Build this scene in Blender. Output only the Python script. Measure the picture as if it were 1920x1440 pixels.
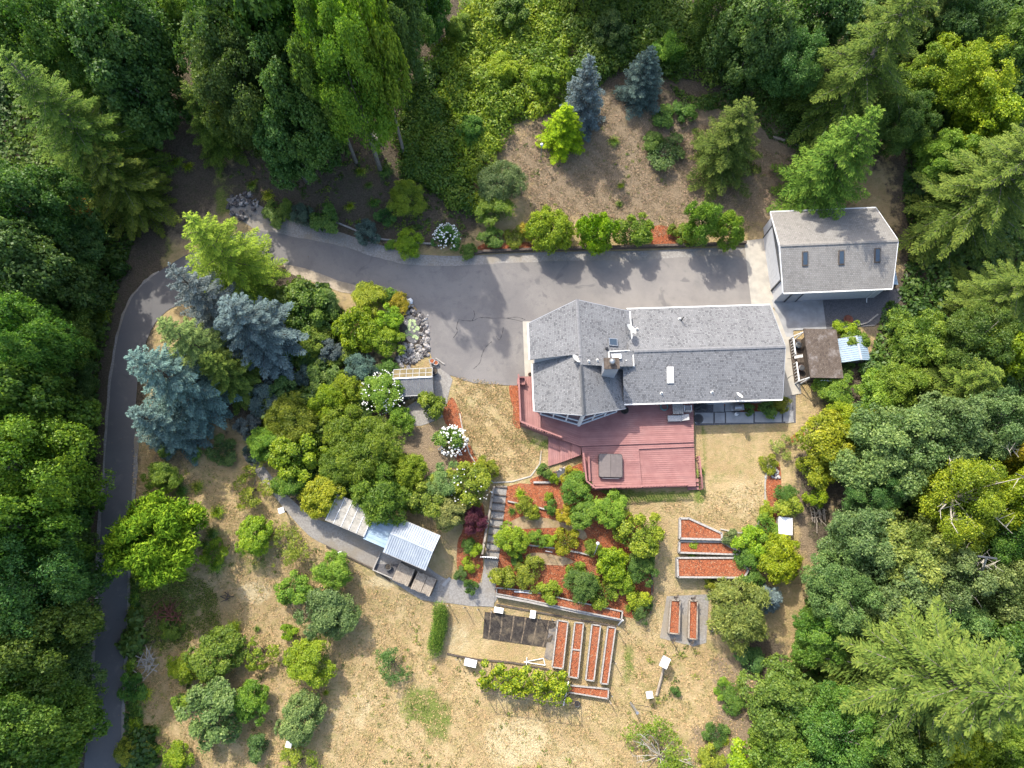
import bpy, bmesh, math, random
import numpy as np
from mathutils import Vector, Matrix

for o in list(bpy.data.objects):
    bpy.data.objects.remove(o)
scene = bpy.context.scene
C = scene.collection
R = math.radians
random.seed(7)
rng = np.random.default_rng(11)

# ------------------------------------------------------------------ camera, sky, sun, exposure
CAM_H, TILT, FPX = 66.0, R(15.0), 1333.0        # drone height, tilt off the vertical, focal length in photo pixels
SUN_AZ, SUN_EL = 29.0, 48.0                     # sun stands up and to the left of the picture
cam_d = bpy.data.cameras.new('drone_camera')
cam_d.sensor_width = 36.0
cam_d.lens = 36.0 * FPX / 1920.0
cam_d.clip_end = 4000
cam = bpy.data.objects.new('drone_camera', cam_d)
cam.location = (0, 0, CAM_H)
cam.rotation_euler = (TILT, 0, 0)
C.objects.link(cam)
scene.camera = cam

world = bpy.data.worlds.new('World')
scene.world = world
world.use_nodes = True
wn = world.node_tree
bg = wn.nodes['Background']
sky = wn.nodes.new('ShaderNodeTexSky')
sky.sky_type = 'NISHITA'
sky.sun_disc = False
sky.sun_elevation = R(SUN_EL)
sky.sun_rotation = R(-SUN_AZ)
sky.air_density = 1.0
sky.dust_density = 3.0
sky.ozone_density = 0.6
wn.links.new(sky.outputs[0], bg.inputs[0])
bg.inputs[1].default_value = 0.15

sd = bpy.data.lights.new('sun', 'SUN')
sd.energy = 2.2
sd.angle = R(0.55)
sd.color = (1.0, 0.94, 0.84)
sun = bpy.data.objects.new('sun', sd)
sdir = Vector((math.sin(R(SUN_AZ)) * math.cos(R(SUN_EL)), -math.cos(R(SUN_AZ)) * math.cos(R(SUN_EL)), -math.sin(R(SUN_EL))))
sun.rotation_euler = sdir.to_track_quat('-Z', 'Y').to_euler()
sun.location = (-40, 70, 90)
C.objects.link(sun)

scene.view_settings.view_transform = 'Standard'
scene.view_settings.look = 'None'
scene.view_settings.exposure = 1.86
scene.view_settings.gamma = 1.0
scene.view_settings.use_curve_mapping = False
scene.cycles.max_bounces = 6
scene.cycles.transparent_max_bounces = 6
scene.cycles.use_denoising = True

# ------------------------------------------------------------------ terrain height, photo pixel -> place
def hg(x, y):
    d = (y - 33.5) / 1.6
    n = 0.15 * 1.6 * (math.log1p(math.exp(d)) if d < 30 else d)
    t = min(1.0, max(0.0, (7.0 - y) / 14.0))
    return n - 2.0 * t * t * (3 - 2 * t)

def ray(px, py):
    u = (px - 960) / FPX
    w = -(py - 720) / FPX
    return u, math.sin(TILT) + w * math.cos(TILT), -math.cos(TILT) + w * math.sin(TILT)

def at(px, py, z=0.0):
    a, b, c = ray(px, py)
    s = (z - CAM_H) / c
    return Vector((a * s, b * s, z))

def gp(px, py, up=0.0):
    """place on the terrain (raised by up) seen at a photo pixel"""
    z = 0.0
    for _ in range(12):
        p = at(px, py, z + up)
        z = hg(p.x, p.y)
    return Vector((p.x, p.y, z))

def mpp(p):
    """metres per photo pixel at a place"""
    return (math.cos(TILT) * (CAM_H - p.z) + math.sin(TILT) * p.y) / FPX

# ------------------------------------------------------------------ object helpers
def tag(o, label, cat, group=None, kind=None):
    o['label'] = label
    o['category'] = cat
    if group: o['group'] = group
    if kind: o['kind'] = kind
    return o

def thing(name, label, cat, loc=(0, 0, 0), rz=0.0, group=None):
    o = bpy.data.objects.new(name, None)
    o.empty_display_size = 0.3
    C.objects.link(o)
    o.location = loc
    o.rotation_euler = (0, 0, rz)
    return tag(o, label, cat, group)

def obj(name, me, mat=None, parent=None):
    if mat is not None and len(me.materials) == 0:
        me.materials.append(mat)
    o = bpy.data.objects.new(name, me)
    C.objects.link(o)
    if parent is not None:
        o.parent = parent
    return o

def copy_tree(o, parent=None):
    c = o.copy()
    C.objects.link(c)
    if parent is not None:
        c.parent = parent
    for ch in list(o.children):
        copy_tree(ch, c)
    return c

class MB:
    """collects shapes and links them as one mesh object"""
    def __init__(s):
        s.v, s.f = [], []
    def add(s, vs, fs):
        b = len(s.v)
        s.v += [tuple(p) for p in vs]
        s.f += [[i + b for i in f] for f in fs]
        return s
    def box(s, x0, x1, y0, y1, z0, z1):
        return s.add([(x0, y0, z0), (x1, y0, z0), (x1, y1, z0), (x0, y1, z0), (x0, y0, z1), (x1, y0, z1), (x1, y1, z1), (x0, y1, z1)],
                     [[0, 3, 2, 1], [4, 5, 6, 7], [0, 1, 5, 4], [1, 2, 6, 5], [2, 3, 7, 6], [3, 0, 4, 7]])
    def bar(s, p, q, w, h, up=(0, 0, 1)):
        """box of width w and height h from p to q"""
        p, q = Vector(p), Vector(q)
        d = (q - p)
        if d.length < 1e-6: return s
        d.normalize()
        u = Vector(up)
        if abs(d.dot(u)) > 0.98: u = Vector((0, 1, 0))
        a = d.cross(u).normalized() * (w / 2)
        b = a.cross(d).normalized() * (h / 2)
        vs = [p - a - b, p + a - b, p + a + b, p - a + b, q - a - b, q + a - b, q + a + b, q - a + b]
        return s.add(vs, [[0, 1, 2, 3], [7, 6, 5, 4], [1, 0, 4, 5], [2, 1, 5, 6], [3, 2, 6, 7], [0, 3, 7, 4]])
    def tube(s, pts, rad, n=6):
        pts = [Vector(p) for p in pts]
        if not hasattr(rad, '__len__'): rad = [rad] * len(pts)
        rings = []
        for i, p in enumerate(pts):
            d = (pts[min(i + 1, len(pts) - 1)] - pts[max(i - 1, 0)])
            d = d.normalized() if d.length > 1e-9 else Vector((0, 0, 1))
            u = Vector((0, 0, 1)) if abs(d.z) < 0.9 else Vector((1, 0, 0))
            a = d.cross(u).normalized(); b = a.cross(d).normalized()
            rings.append([p + (a * math.cos(2 * math.pi * k / n) + b * math.sin(2 * math.pi * k / n)) * rad[i] for k in range(n)])
        vs = [v for r in rings for v in r]
        fs = []
        for i in range(len(pts) - 1):
            for k in range(n):
                fs.append([i * n + k, i * n + (k + 1) % n, (i + 1) * n + (k + 1) % n, (i + 1) * n + k])
        fs.append(list(range(n))[::-1]); fs.append([(len(pts) - 1) * n + k for k in range(n)])
        return s.add(vs, fs)
    def lathe(s, prof, n=20, c=(0, 0, 0)):
        vs, fs = [], []
        for r, z in prof:
            for k in range(n):
                a = 2 * math.pi * k / n
                vs.append((c[0] + r * math.cos(a), c[1] + r * math.sin(a), c[2] + z))
        for i in range(len(prof) - 1):
            for k in range(n):
                fs.append([i * n + k, i * n + (k + 1) % n, (i + 1) * n + (k + 1) % n, (i + 1) * n + k])
        return s.add(vs, fs)
    def slab(s, top, th):
        """polygon top points, thickness straight down"""
        n = len(top)
        top = [Vector(p) for p in top]
        nz = sum(((top[i].x - top[i - 1].x) * (top[i].y + top[i - 1].y)) for i in range(n))
        if nz > 0: top = top[::-1]
        bot = [p - Vector((0, 0, th)) for p in top]
        fs = [list(range(n)), [n + i for i in range(n)][::-1]]
        for i in range(n):
            j = (i + 1) % n
            fs.append([j, i, n + i, n + j])
        return s.add(top + bot, fs)
    def prism(s, pts, z0, z1):
        return s.slab([(p[0], p[1], z1) for p in pts], z1 - z0)
    def mesh(s, name, smooth=False):
        me = bpy.data.meshes.new(name)
        me.from_pydata(s.v, [], s.f)
        if smooth:
            me.polygons.foreach_set('use_smooth', [True] * len(me.polygons))
        me.update()
        return me
    def build(s, name, mat, parent=None, smooth=False, bevel=0.0):
        o = obj(name, s.mesh(name, smooth), mat, parent)
        if bevel:
            b = o.modifiers.new('bevel', 'BEVEL'); b.width = bevel; b.segments = 1; b.limit_method = 'ANGLE'
        return o

def smooth_loop(pts, n=4, closed=True):
    out = []
    m = len(pts)
    rg = range(m) if closed else range(m - 1)
    for i in rg:
        p0, p1, p2, p3 = [Vector(pts[(i + k) % m] if closed else pts[min(max(i + k, 0), m - 1)]) for k in (-1, 0, 1, 2)]
        for k in range(n):
            t = k / n
            out.append(0.5 * ((2 * p1) + (p2 - p0) * t + (2 * p0 - 5 * p1 + 4 * p2 - p3) * t * t + (3 * p1 - p0 - 3 * p2 + p3) * t ** 3))
    if not closed: out.append(Vector(pts[-1]))
    return out

def drape_mesh(name, pts, dz, step=1.0):
    """polygon (world xy) laid over the terrain, dz above it"""
    bm = bmesh.new()
    vs = [bm.verts.new((p[0], p[1], 0)) for p in pts]
    f = bm.faces.new(vs)
    if f.normal.z < 0: f.normal_flip()
    bm.normal_update()
    bmesh.ops.triangulate(bm, faces=bm.faces[:])
    xs = [p[0] for p in pts]; ys = [p[1] for p in pts]
    for ax, lo, hi in ((0, min(xs), max(xs)), (1, min(ys), max(ys))):
        k = math.ceil(lo / step)
        while k * step < hi:
            co = [0, 0, 0]; no = [0, 0, 0]; co[ax] = k * step; no[ax] = 1
            bmesh.ops.bisect_plane(bm, geom=bm.verts[:] + bm.edges[:] + bm.faces[:], plane_co=co, plane_no=no, dist=1e-5)
            k += 1
    for v in bm.verts:
        v.co.z = hg(v.co.x, v.co.y) + dz
    bm.normal_update()
    for f in bm.faces:
        if f.normal.z < 0: f.normal_flip()
    me = bpy.data.meshes.new(name)
    bm.to_mesh(me); bm.free()
    return me

def drape(name, px, dz, mat, label=None, cat=None, smooth=0, jitter=0.0, parent=None, kind='structure'):
    pts = [gp(*p).xy for p in px]
    if smooth: pts = [p.xy for p in smooth_loop([Vector((p.x, p.y, 0)) for p in pts], smooth)]
    if jitter: pts = [p + Vector((random.uniform(-jitter, jitter), random.uniform(-jitter, jitter))) for p in pts]
    o = obj(name, drape_mesh(name, pts, dz), mat, parent)
    if parent is None:
        tag(o, label or name.replace('_', ' '), cat or 'ground', kind=kind)
    return o

def ribbon_mesh(name, px, width, dz, wob=0.0, smooth=4, ends=True):
    pts = smooth_loop([Vector((p.x, p.y, 0)) for p in (gp(*q) for q in px)], smooth, closed=False)
    vs, fs = [], []
    for i, p in enumerate(pts):
        d = (pts[min(i + 1, len(pts) - 1)] - pts[max(i - 1, 0)]).normalized()
        n = Vector((-d.y, d.x, 0))
        w = width * (1 + random.uniform(-wob, wob)) / 2
        for sgn in (1, -1):
            q = p + n * w * sgn
            vs.append((q.x, q.y, hg(q.x, q.y) + dz))
        if i: fs.append([2 * i - 2, 2 * i - 1, 2 * i + 1, 2 * i])
    me = bpy.data.meshes.new(name)
    me.from_pydata(vs, [], fs)
    me.update()
    for f in me.polygons:
        pass
    bm = bmesh.new(); bm.from_mesh(me); bm.normal_update()
    for f in bm.faces:
        if f.normal.z < 0: f.normal_flip()
    bm.to_mesh(me); bm.free()
    return me

# ------------------------------------------------------------------ materials
class NT:
    def __init__(s, name):
        s.m = bpy.data.materials.new(name); s.m.use_nodes = True
        s.t = s.m.node_tree; s.n = s.t.nodes; s.l = s.t.links
        s.b = s.n['Principled BSDF']; s.out = s.n['Material Output']
    def node(s, typ, **kw):
        n = s.n.new('ShaderNode' + typ)
        for k, v in kw.items():
            if hasattr(n, k): setattr(n, k, v)
        return n
    def link(s, a, b): s.l.new(a, b)
    def setv(s, sock, v):
        if hasattr(v, 'is_linked') or isinstance(v, bpy.types.NodeSocket): s.l.new(v, sock)
        else:
            if hasattr(v, '__len__') and len(v) == 3 and sock.type == 'RGBA': v = (*v, 1)
            sock.default_value = v
    def coord(s, kind='Object'):
        return s.node('TexCoord').outputs[kind]
    def noise(s, scale, detail=4, rough=0.55, vec=None, dist=0.0, out=0):
        n = s.node('TexNoise'); n.inputs['Scale'].default_value = scale; n.inputs['Detail'].default_value = detail
        n.inputs['Roughness'].default_value = rough; n.inputs['Distortion'].default_value = dist
        if vec is not None: s.link(vec, n.inputs['Vector'])
        return n.outputs[out]
    def mapping(s, vec, scale=(1, 1, 1), rot=(0, 0, 0), loc=(0, 0, 0)):
        n = s.node('Mapping'); s.link(vec, n.inputs[0]); n.inputs['Scale'].default_value = scale
        n.inputs['Rotation'].default_value = rot; n.inputs['Location'].default_value = loc
        return n.outputs[0]
    def mix(s, fac, a, b, typ='MIX'):
        n = s.node('Mix'); n.data_type = 'RGBA'; n.blend_type = typ; n.clamp_result = False
        s.setv(n.inputs[0], fac); s.setv(n.inputs[6], a); s.setv(n.inputs[7], b)
        return n.outputs[2]
    def ramp(s, fac, lo, hi, a=0.0, b=1.0):
        n = s.node('MapRange'); n.interpolation_type = 'SMOOTHSTEP'
        s.setv(n.inputs[0], fac); n.inputs[1].default_value = lo; n.inputs[2].default_value = hi
        n.inputs[3].default_value = a; n.inputs[4].default_value = b
        return n.outputs[0]
    def math(s, op, a, b=None):
        n = s.node('Math'); n.operation = op
        s.setv(n.inputs[0], a)
        if b is not None: s.setv(n.inputs[1], b)
        return n.outputs[0]
    def attr(s, name):
        n = s.node('Attribute'); n.attribute_name = name
        return n.outputs['Fac']
    def bump(s, h, strength=0.5, dist=0.05):
        n = s.node('Bump'); n.inputs['Strength'].default_value = strength; n.inputs['Distance'].default_value = dist
        s.link(h, n.inputs['Height']); s.link(n.outputs[0], s.b.inputs['Normal'])
    def col(s, c): s.setv(s.b.inputs['Base Color'], c)
    def fin(s, rough=0.8, spec=0.3, metal=0.0):
        s.b.inputs['Roughness'].default_value = rough
        s.b.inputs['Specular IOR Level'].default_value = spec
        s.b.inputs['Metallic'].default_value = metal
        return s.m

def mottled(name, c1, c2, scale=3.0, rough=0.8, spec=0.3, bump=0.3, bscale=None, bd=0.02, metal=0.0, c3=None, s3=0.4, kind='Object'):
    if name not in ('white_paint', 'white_blossom', 'milky_dome', 'red_deck_paint', 'red_rail_paint', 'gutter_enamel', 'lily_pad_leaf'):
        c1, c2, c3 = [None if c is None else tuple(x * .6 for x in c) for c in (c1, c2, c3)]
    t = NT(name)
    v = t.coord(kind)
    f = t.ramp(t.noise(scale, 6, 0.65, v), 0.32, 0.68)
    c = t.mix(f, c1, c2)
    if c3 is not None:
        c = t.mix(t.ramp(t.noise(s3, 5, 0.6, v), 0.45, 0.7), c, c3)
    t.col(c)
    if bump: t.bump(t.noise(bscale or scale * 6, 4, 0.6, v), bump, bd)
    return t.fin(rough, spec, metal)

MAT = {}
MAT['white'] = mottled('white_paint', (.50, .50, .49), (.60, .60, .58), 2, .5, .4, 0)
MAT['gutter'] = mottled('gutter_enamel', (.44, .44, .41), (.54, .53, .50), 1.5, .45, .4, 0)
MAT['siding'] = mottled('pale_siding', (.40, .42, .44), (.46, .47, .49), 2, .7, .3, .1)
MAT['garage_wall'] = mottled('white_board_siding', (.62, .63, .65), (.70, .71, .72), 3, .6, .3, .1)
MAT['dark'] = mottled('black_plastic', (.015, .015, .017), (.03, .03, .03), 5, .5, .4, 0)
MAT['charcoal'] = mottled('charcoal_metal', (.05, .055, .06), (.08, .085, .09), 4, .5, .4, 0)
MAT['steel'] = mottled('grey_steel', (.35, .36, .37), (.5, .51, .52), 3, .4, .5, 0, metal=.6)
MAT['wood'] = mottled('weathered_timber', (.30, .25, .19), (.44, .38, .30), 6, .85, .2, .3, c3=(.24, .20, .16), s3=2)
MAT['wood_dark'] = mottled('old_dark_timber', (.07, .055, .045), (.15, .12, .095), 5, .9, .2, .3)
MAT['wood_grey'] = mottled('grey_timber', (.30, .28, .25), (.46, .43, .39), 6, .85, .2, .3)
MAT['red'] = mottled('red_deck_paint', (.30, .075, .068), (.40, .115, .10), 1.2, .62, .3, .1, c3=(.44, .15, .13), s3=.5)
def deck_paint():
    t = NT('red_deck_boards'); v = t.coord()
    c = t.mix(t.ramp(t.noise(1.2, 6, .65, v), .3, .7), (.192, .086, .078), (.23, .112, .10))
    g = t.node('NewGeometry').outputs['Random Per Island']
    c = t.mix(1.0, c, t.mix(g, (.88, .87, .88), (1.08, 1.08, 1.07)), 'MULTIPLY')
    c = t.mix(t.ramp(t.noise(.5, 5, .6, v), .5, .75, 0, .45), c, (.24, .14, .128))
    t.col(c)
    return t.fin(.65, .3)
MAT['red'] = deck_paint()
MAT['red_side'] = mottled('red_rail_paint', (.185, .078, .07), (.235, .11, .098), 2, .62, .3, 0)
MAT['terracotta'] = mottled('rusty_iron', (.16, .06, .04), (.26, .10, .07), 5, .8, .2, .2)
MAT['bark'] = mottled('tree_bark', (.09, .07, .055), (.17, .14, .11), 5, .9, .1, .5)
MAT['bark_grey'] = mottled('grey_bark', (.17, .15, .125), (.30, .27, .235), 5, .9, .1, .4)
MAT['bone'] = mottled('bleached_branch', (.42, .38, .31), (.55, .51, .43), 6, .85, .2, .2)
MAT['rock'] = mottled('garden_rock', (.16, .15, .14), (.42, .40, .37), 2.2, .85, .3, .6, 8, .05)
MAT['straw_rock'] = mottled('pale_rubble', (.30, .27, .24), (.48, .45, .42), 5, .9, .2, .5)
MAT['dry_soil'] = mottled('dry_garden_soil', (.30, .21, .12), (.44, .33, .20), 2.5, .95, .1, .6, 12, .05, c3=(.26, .20, .09), s3=.9)
MAT['alu'] = mottled('dull_aluminium', (.34, .34, .33), (.46, .46, .44), 4, .5, .4, 0)
MAT['concrete'] = mottled('concrete_slab', (.42, .39, .33), (.52, .48, .40), 1.2, .85, .3, .15, 30, .01, c3=(.35, .33, .29), s3=.5)
MAT['concrete_grey'] = mottled('grey_concrete', (.33, .33, .32), (.42, .42, .41), 1.0, .85, .3, .15, 30, .01, c3=(.24, .24, .24), s3=.35)
MAT['gravel_dark'] = mottled('dark_gravel', (.10, .10, .105), (.17, .165, .17), 9, .95, .2, .6, 25, .03)
MAT['gravel'] = mottled('grey_gravel', (.24, .225, .20), (.38, .36, .33), 7, .95, .2, .6, 25, .03, c3=(.30, .26, .20), s3=.3)
MAT['gravel_tan'] = mottled('tan_gravel', (.38, .31, .22), (.50, .42, .31), 6, .95, .2, .5, 20, .03, c3=(.30, .25, .18), s3=.4)
MAT['soil_dark'] = mottled('dark_tilled_soil', (.035, .030, .028), (.075, .065, .055), 4, .95, .1, .9, 10, .08, c3=(.16, .13, .09), s3=1.2)
MAT['weed_cloth'] = mottled('worn_weed_cloth', (.10, .10, .11), (.33, .28, .21), 1.8, .9, .2, .5)
MAT['hottub'] = mottled('brown_vinyl_cover', (.13, .105, .095), (.17, .14, .125), 3, .5, .4, .1)
MAT['cushion'] = mottled('grey_cushion', (.38, .37, .36), (.55, .54, .52), 9, .9, .2, .2)
MAT['teal'] = mottled('teal_hose', (.08, .22, .22), (.14, .32, .30), 8, .5, .4, 0)
MAT['blue_tarp'] = mottled('faded_blue_plastic', (.10, .18, .28), (.20, .30, .40), 4, .5, .4, .2)
MAT['pot'] = mottled('grey_pot', (.4, .4, .39), (.55, .55, .53), 5, .6, .3, 0)

def metal_roof(name, c1, c2):
    t = NT(name); v = t.coord()
    t.col(t.mix(t.ramp(t.noise(1.5, 5, .6, v), .3, .7), c1, c2))
    return t.fin(0.360, 0.320, 0.000)
MAT['metal'] = metal_roof('pale_blue_sheet_metal', (.225, .255, .285), (.29, .32, .35))
MAT['metal_blue'] = metal_roof('light_blue_sheet_metal', (.17, .24, .30), (.22, .29, .34))

def corrugated_clear():
    t = NT('milky_polycarbonate'); v = t.coord()
    t.col(t.mix(t.ramp(t.noise(2.5, 5, .7, v), .3, .7), (0.192, 0.180, 0.148), (0.304, 0.288, 0.248)))
    t.b.inputs['Alpha'].default_value = .92
    return t.fin(.4, .5)
MAT['poly'] = corrugated_clear()

def greenhouse_glass(name, c1, c2, alpha):
    t = NT(name); v = t.coord()
    t.col(t.mix(t.ramp(t.noise(2.0, 5, .7, v), .3, .7), c1, c2))
    t.b.inputs['Alpha'].default_value = alpha
    return t.fin(.25, .6)
MAT['gh_amber'] = greenhouse_glass('yellowed_fibreglass', (.115, .088, .04), (.17, .135, .07), .95)
MAT['gh_glass'] = greenhouse_glass('dusty_glass', (0.160, 0.152, 0.148), (0.216, 0.212, 0.200), .62)

def glass(name, c):
    t = NT(name)
    t.col(c)
    return t.fin(.06, .8)
MAT['glass'] = glass('window_glass', (.03, .045, .06))
MAT['skylight_white'] = mottled('milky_dome', (.55, .58, .62), (.64, .66, .70), 2, .3, .5, 0)

def shingles(name, dark, mid, light, row=.145, tab=.30, var=1.0, dirt=None):
    """asphalt shingles: brick pattern laid in the roof's own uv metres"""
    t = NT(name)
    uv = t.node('UVMap').outputs[0]
    b = t.node('TexBrick'); t.link(uv, b.inputs['Vector'])
    b.inputs['Scale'].default_value = 1; b.inputs['Brick Width'].default_value = tab; b.inputs['Row Height'].default_value = row
    b.inputs['Mortar Size'].default_value = .02; b.inputs['Mortar Smooth'].default_value = .3; b.offset = .37
    b.inputs['Color1'].default_value = (0, 0, 0, 1); b.inputs['Color2'].default_value = (1, 1, 1, 1); b.inputs['Mortar'].default_value = (.35, .35, .35, 1)
    r = t.node('ValToRGB'); t.link(b.outputs['Color'], r.inputs[0])
    e = r.color_ramp.elements
    e[0].position = 0.0; e[0].color = (*dark, 1); e[1].position = 1.0; e[1].color = (*light, 1)
    k = e.new(.16); k.color = (*[a * .6 + b_ * .4 for a, b_ in zip(dark, mid)], 1)
    k = e.new(.32); k.color = (*mid, 1); k = e.new(.85); k.color = (*mid, 1)
    c = t.mix(t.math('MULTIPLY', b.outputs['Fac'], .55), r.outputs[0], [x * .35 for x in mid])
    v = t.coord()
    c = t.mix(t.ramp(t.noise(.6, 5, .6, v), .4, .7, 0, .35), c, [x * 1.25 for x in mid])
    c = t.mix(t.ramp(t.noise(1.0, 5, .6, t.mapping(uv, (1.6, .18, 1))), .5, .72, 0, .28), c, [x * .62 for x in mid])
    if dirt is not None:
        c = t.mix(t.ramp(t.noise(1.1, 6, .65, v), .5, .72, 0, .6), c, dirt)
    c = t.mix(t.ramp(t.noise(60, 2, .5, v), .3, .7, 0, .25), c, [x * .55 for x in mid])
    t.col(c)
    wv = t.node('TexWave'); wv.wave_profile = 'SAW'; wv.bands_direction = 'Y'; wv.inputs['Scale'].default_value = 2 * math.pi / row / 20 * 1.0
    t.link(uv, wv.inputs['Vector'])
    t.bump(t.math('SUBTRACT', 1.0, b.outputs['Fac']), .5, .02)
    return t.fin(.9, .2)
MAT['shingle'] = shingles('grey_mottled_shingles', (.062, .063, .066), (.150, .151, .153), (.205, .205, .203), row=.16, tab=.17)
MAT['shingle_tan'] = shingles('greige_shingles', (.145, .136, .124), (.192, .182, .165), (.225, .213, .197), row=.17, tab=.22)
MAT['shingle_brown'] = shingles('old_brown_shingles', (.055, .042, .033), (.095, .074, .058), (.13, .108, .088), row=.15, tab=.2, dirt=(.26, .24, .225))

def asphalt():
    t = NT('asphalt'); v = t.coord()
    c = t.mix(t.ramp(t.noise(.22, 6, .6, v, .6), .35, .65), (.124, .115, .109), (.160, .148, .137))
    c = t.mix(t.ramp(t.noise(1.6, 6, .7, v), .5, .75, 0, .5), c, (0.086, 0.084, 0.084))
    c = t.mix(t.ramp(t.noise(35, 3, .6, v), .35, .65, 0, .35), c, (0.057, 0.057, 0.057))
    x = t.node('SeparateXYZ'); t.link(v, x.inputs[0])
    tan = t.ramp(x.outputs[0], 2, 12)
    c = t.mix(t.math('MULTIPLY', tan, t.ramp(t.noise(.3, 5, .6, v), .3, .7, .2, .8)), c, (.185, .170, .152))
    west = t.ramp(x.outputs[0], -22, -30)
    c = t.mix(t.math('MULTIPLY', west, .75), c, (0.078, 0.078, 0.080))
    c = t.mix(t.ramp(t.noise(.7, 8, .72, v, .5), .56, .7, 0, .45), c, (.16, .145, .125))
    c = t.mix(t.ramp(t.noise(.45, 3, .5, t.mapping(v, (1, 1, 1), (0, 0, 0), (31, 7, 0)), 1.0), .62, .72, 0, .5), c, (.06, .06, .062))
    c = t.mix(t.ramp(t.noise(9, 3, .6, v), .68, .76, 0, .5), c, (.20, .17, .12))
    t.col(c)
    t.bump(t.noise(70, 3, .6, v), .4, .01)
    return t.fin(.9, .25)
MAT['asphalt'] = asphalt()

def mulch():
    t = NT('red_bark_mulch'); v = t.coord()
    vo = t.node('TexVoronoi'); t.link(v, vo.inputs['Vector']); vo.inputs['Scale'].default_value = 10
    r = t.node('SeparateColor'); t.link(vo.outputs['Color'], r.inputs[0])
    c = t.mix(r.outputs[0], (.165, .048, .022), (.245, .082, .036))
    c = t.mix(t.ramp(r.outputs[1], .75, .9, 0, .75), c, (.075, .034, .022))
    c = t.mix(t.ramp(r.outputs[2], .86, .95, 0, .7), c, (.27, .15, .085))
    c = t.mix(t.ramp(t.noise(.7, 6, .65, v), .45, .72, 0, .6), c, (.20, .088, .05))
    c = t.mix(t.ramp(t.noise(1.9, 5, .65, t.mapping(v, (1, 1, 1), (0, 0, 0), (9, 3, 0))), .58, .74, 0, .55), c, (.10, .052, .034))
    t.col(c)
    t.bump(vo.outputs['Distance'], .9, .06)
    return t.fin(.95, .1)
MAT['mulch'] = mulch()

def water():
    t = NT('pond_water'); v = t.coord()
    t.col(t.mix(t.ramp(t.noise(1.2, 4, .6, v), .35, .65), (.02, .022, .022), (.05, .05, .045)))
    t.bump(t.noise(3, 3, .5, v), .05, .02)
    return t.fin(.08, .6)
MAT['water'] = water()

def ground_mat():
    t = NT('dry_meadow'); v = t.coord()
    n1 = t.noise(.35, 7, .62, v, .4); n2 = t.noise(1.7, 6, .65, v); n3 = t.noise(7, 5, .65, v); n4 = t.noise(26, 3, .6, v)
    c = t.mix(t.ramp(n1, .36, .66), (.315, .226, .114), (.40, .302, .162))
    c = t.mix(t.ramp(n2, .42, .68, 0, .65), c, (.235, .205, .08))
    c = t.mix(t.ramp(n3, .45, .7, 0, .35), c, (.39, .305, .165))
    c = t.mix(t.ramp(n4, .5, .72, 0, .35), c, (.17, .135, .06))
    def zone(name, lo=.38, hi=.62, amt=.55):
        return t.ramp(t.math('ADD', t.attr(name), t.math('MULTIPLY', t.math('SUBTRACT', t.noise(1.1, 7, .68, v), .5), amt * 2)), lo, hi)
    nb = t.noise(.55, 8, .7, t.mapping(v, (1, 1, 1), (0, 0, 0), (17, 41, 0)), .8)
    c = t.mix(t.ramp(nb, .55, .68, 0, .55), c, (.175, .175, .06))
    c = t.mix(t.ramp(nb, .42, .30, 0, .55), c, (.26, .19, .11))
    pale = t.mix(t.ramp(n3, .35, .65), (.38, .305, .165), (.46, .38, .23))
    c = t.mix(zone('pale', .3, .8), c, pale)
    grn = t.mix(t.ramp(n3, .35, .65), (.085, .125, .022), (.17, .185, .05))
    c = t.mix(zone('green', .38, .75), c, grn)
    bank = t.mix(t.ramp(n3, .3, .7), (.18, .135, .086), (.26, .20, .13))
    bank = t.mix(t.ramp(n2, .5, .72, 0, .6), bank, (.15, .112, .072))
    c = t.mix(zone('bank'), c, bank)
    soil = t.mix(t.ramp(n3, .3, .7), (.060, .048, .034), (.118, .096, .068))
    soil = t.mix(t.ramp(n2, .5, .72, 0, .6), soil, (.05, .062, .02))
    soil = t.mix(t.ramp(n4, .58, .72, 0, .5), soil, (.21, .165, .11))
    c = t.mix(zone('soil'), c, soil)
    t.col(c)
    h = t.math('ADD', t.math('MULTIPLY', n3, 1.0), t.math('MULTIPLY', n4, .6))
    t.bump(h, .9, .22)
    return t.fin(.95, .1)
MAT['ground'] = ground_mat()

def foliage(name, trans=.32, rough=.55, spec=.3):
    """leaf colour = the plant's own object colour, varied leaf by leaf"""
    t = NT(name)
    oi = t.node('ObjectInfo')
    r = t.attr('rnd')
    base = oi.outputs['Color']
    hsv = t.node('HueSaturation'); t.link(base, hsv.inputs['Color'])
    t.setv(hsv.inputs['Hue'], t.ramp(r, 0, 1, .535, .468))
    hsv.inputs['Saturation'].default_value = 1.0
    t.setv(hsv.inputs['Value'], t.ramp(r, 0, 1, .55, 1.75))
    c = hsv.outputs[0]
    t.col(c)
    t.b.inputs['Roughness'].default_value = rough
    t.b.inputs['Specular IOR Level'].default_value = spec
    tr = t.node('BsdfTranslucent')
    t.link(t.mix(1.0, c, (1.25, 1.3, .75), 'MULTIPLY'), tr.inputs[0])
    mx = t.node('MixShader'); mx.inputs[0].default_value = trans
    t.link(t.b.outputs[0], mx.inputs[1]); t.link(tr.outputs[0], mx.inputs[2])
    t.link(mx.outputs[0], t.out.inputs[0])
    return t.m
MAT['leaf'] = foliage('leaf', .42, .5)
MAT['needle'] = foliage('needle', .2, .75, .12)
MAT['grassblade'] = foliage('grass_blade', .2, .8, .1)
MAT['blossom'] = mottled('white_blossom', (.55, .55, .50), (.66, .66, .62), 6, .7, .2, 0)
MAT['pad_leaf'] = mottled('lily_pad_leaf', (.13, .20, .075), (.22, .27, .11), 3, .5, .4, 0)
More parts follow.
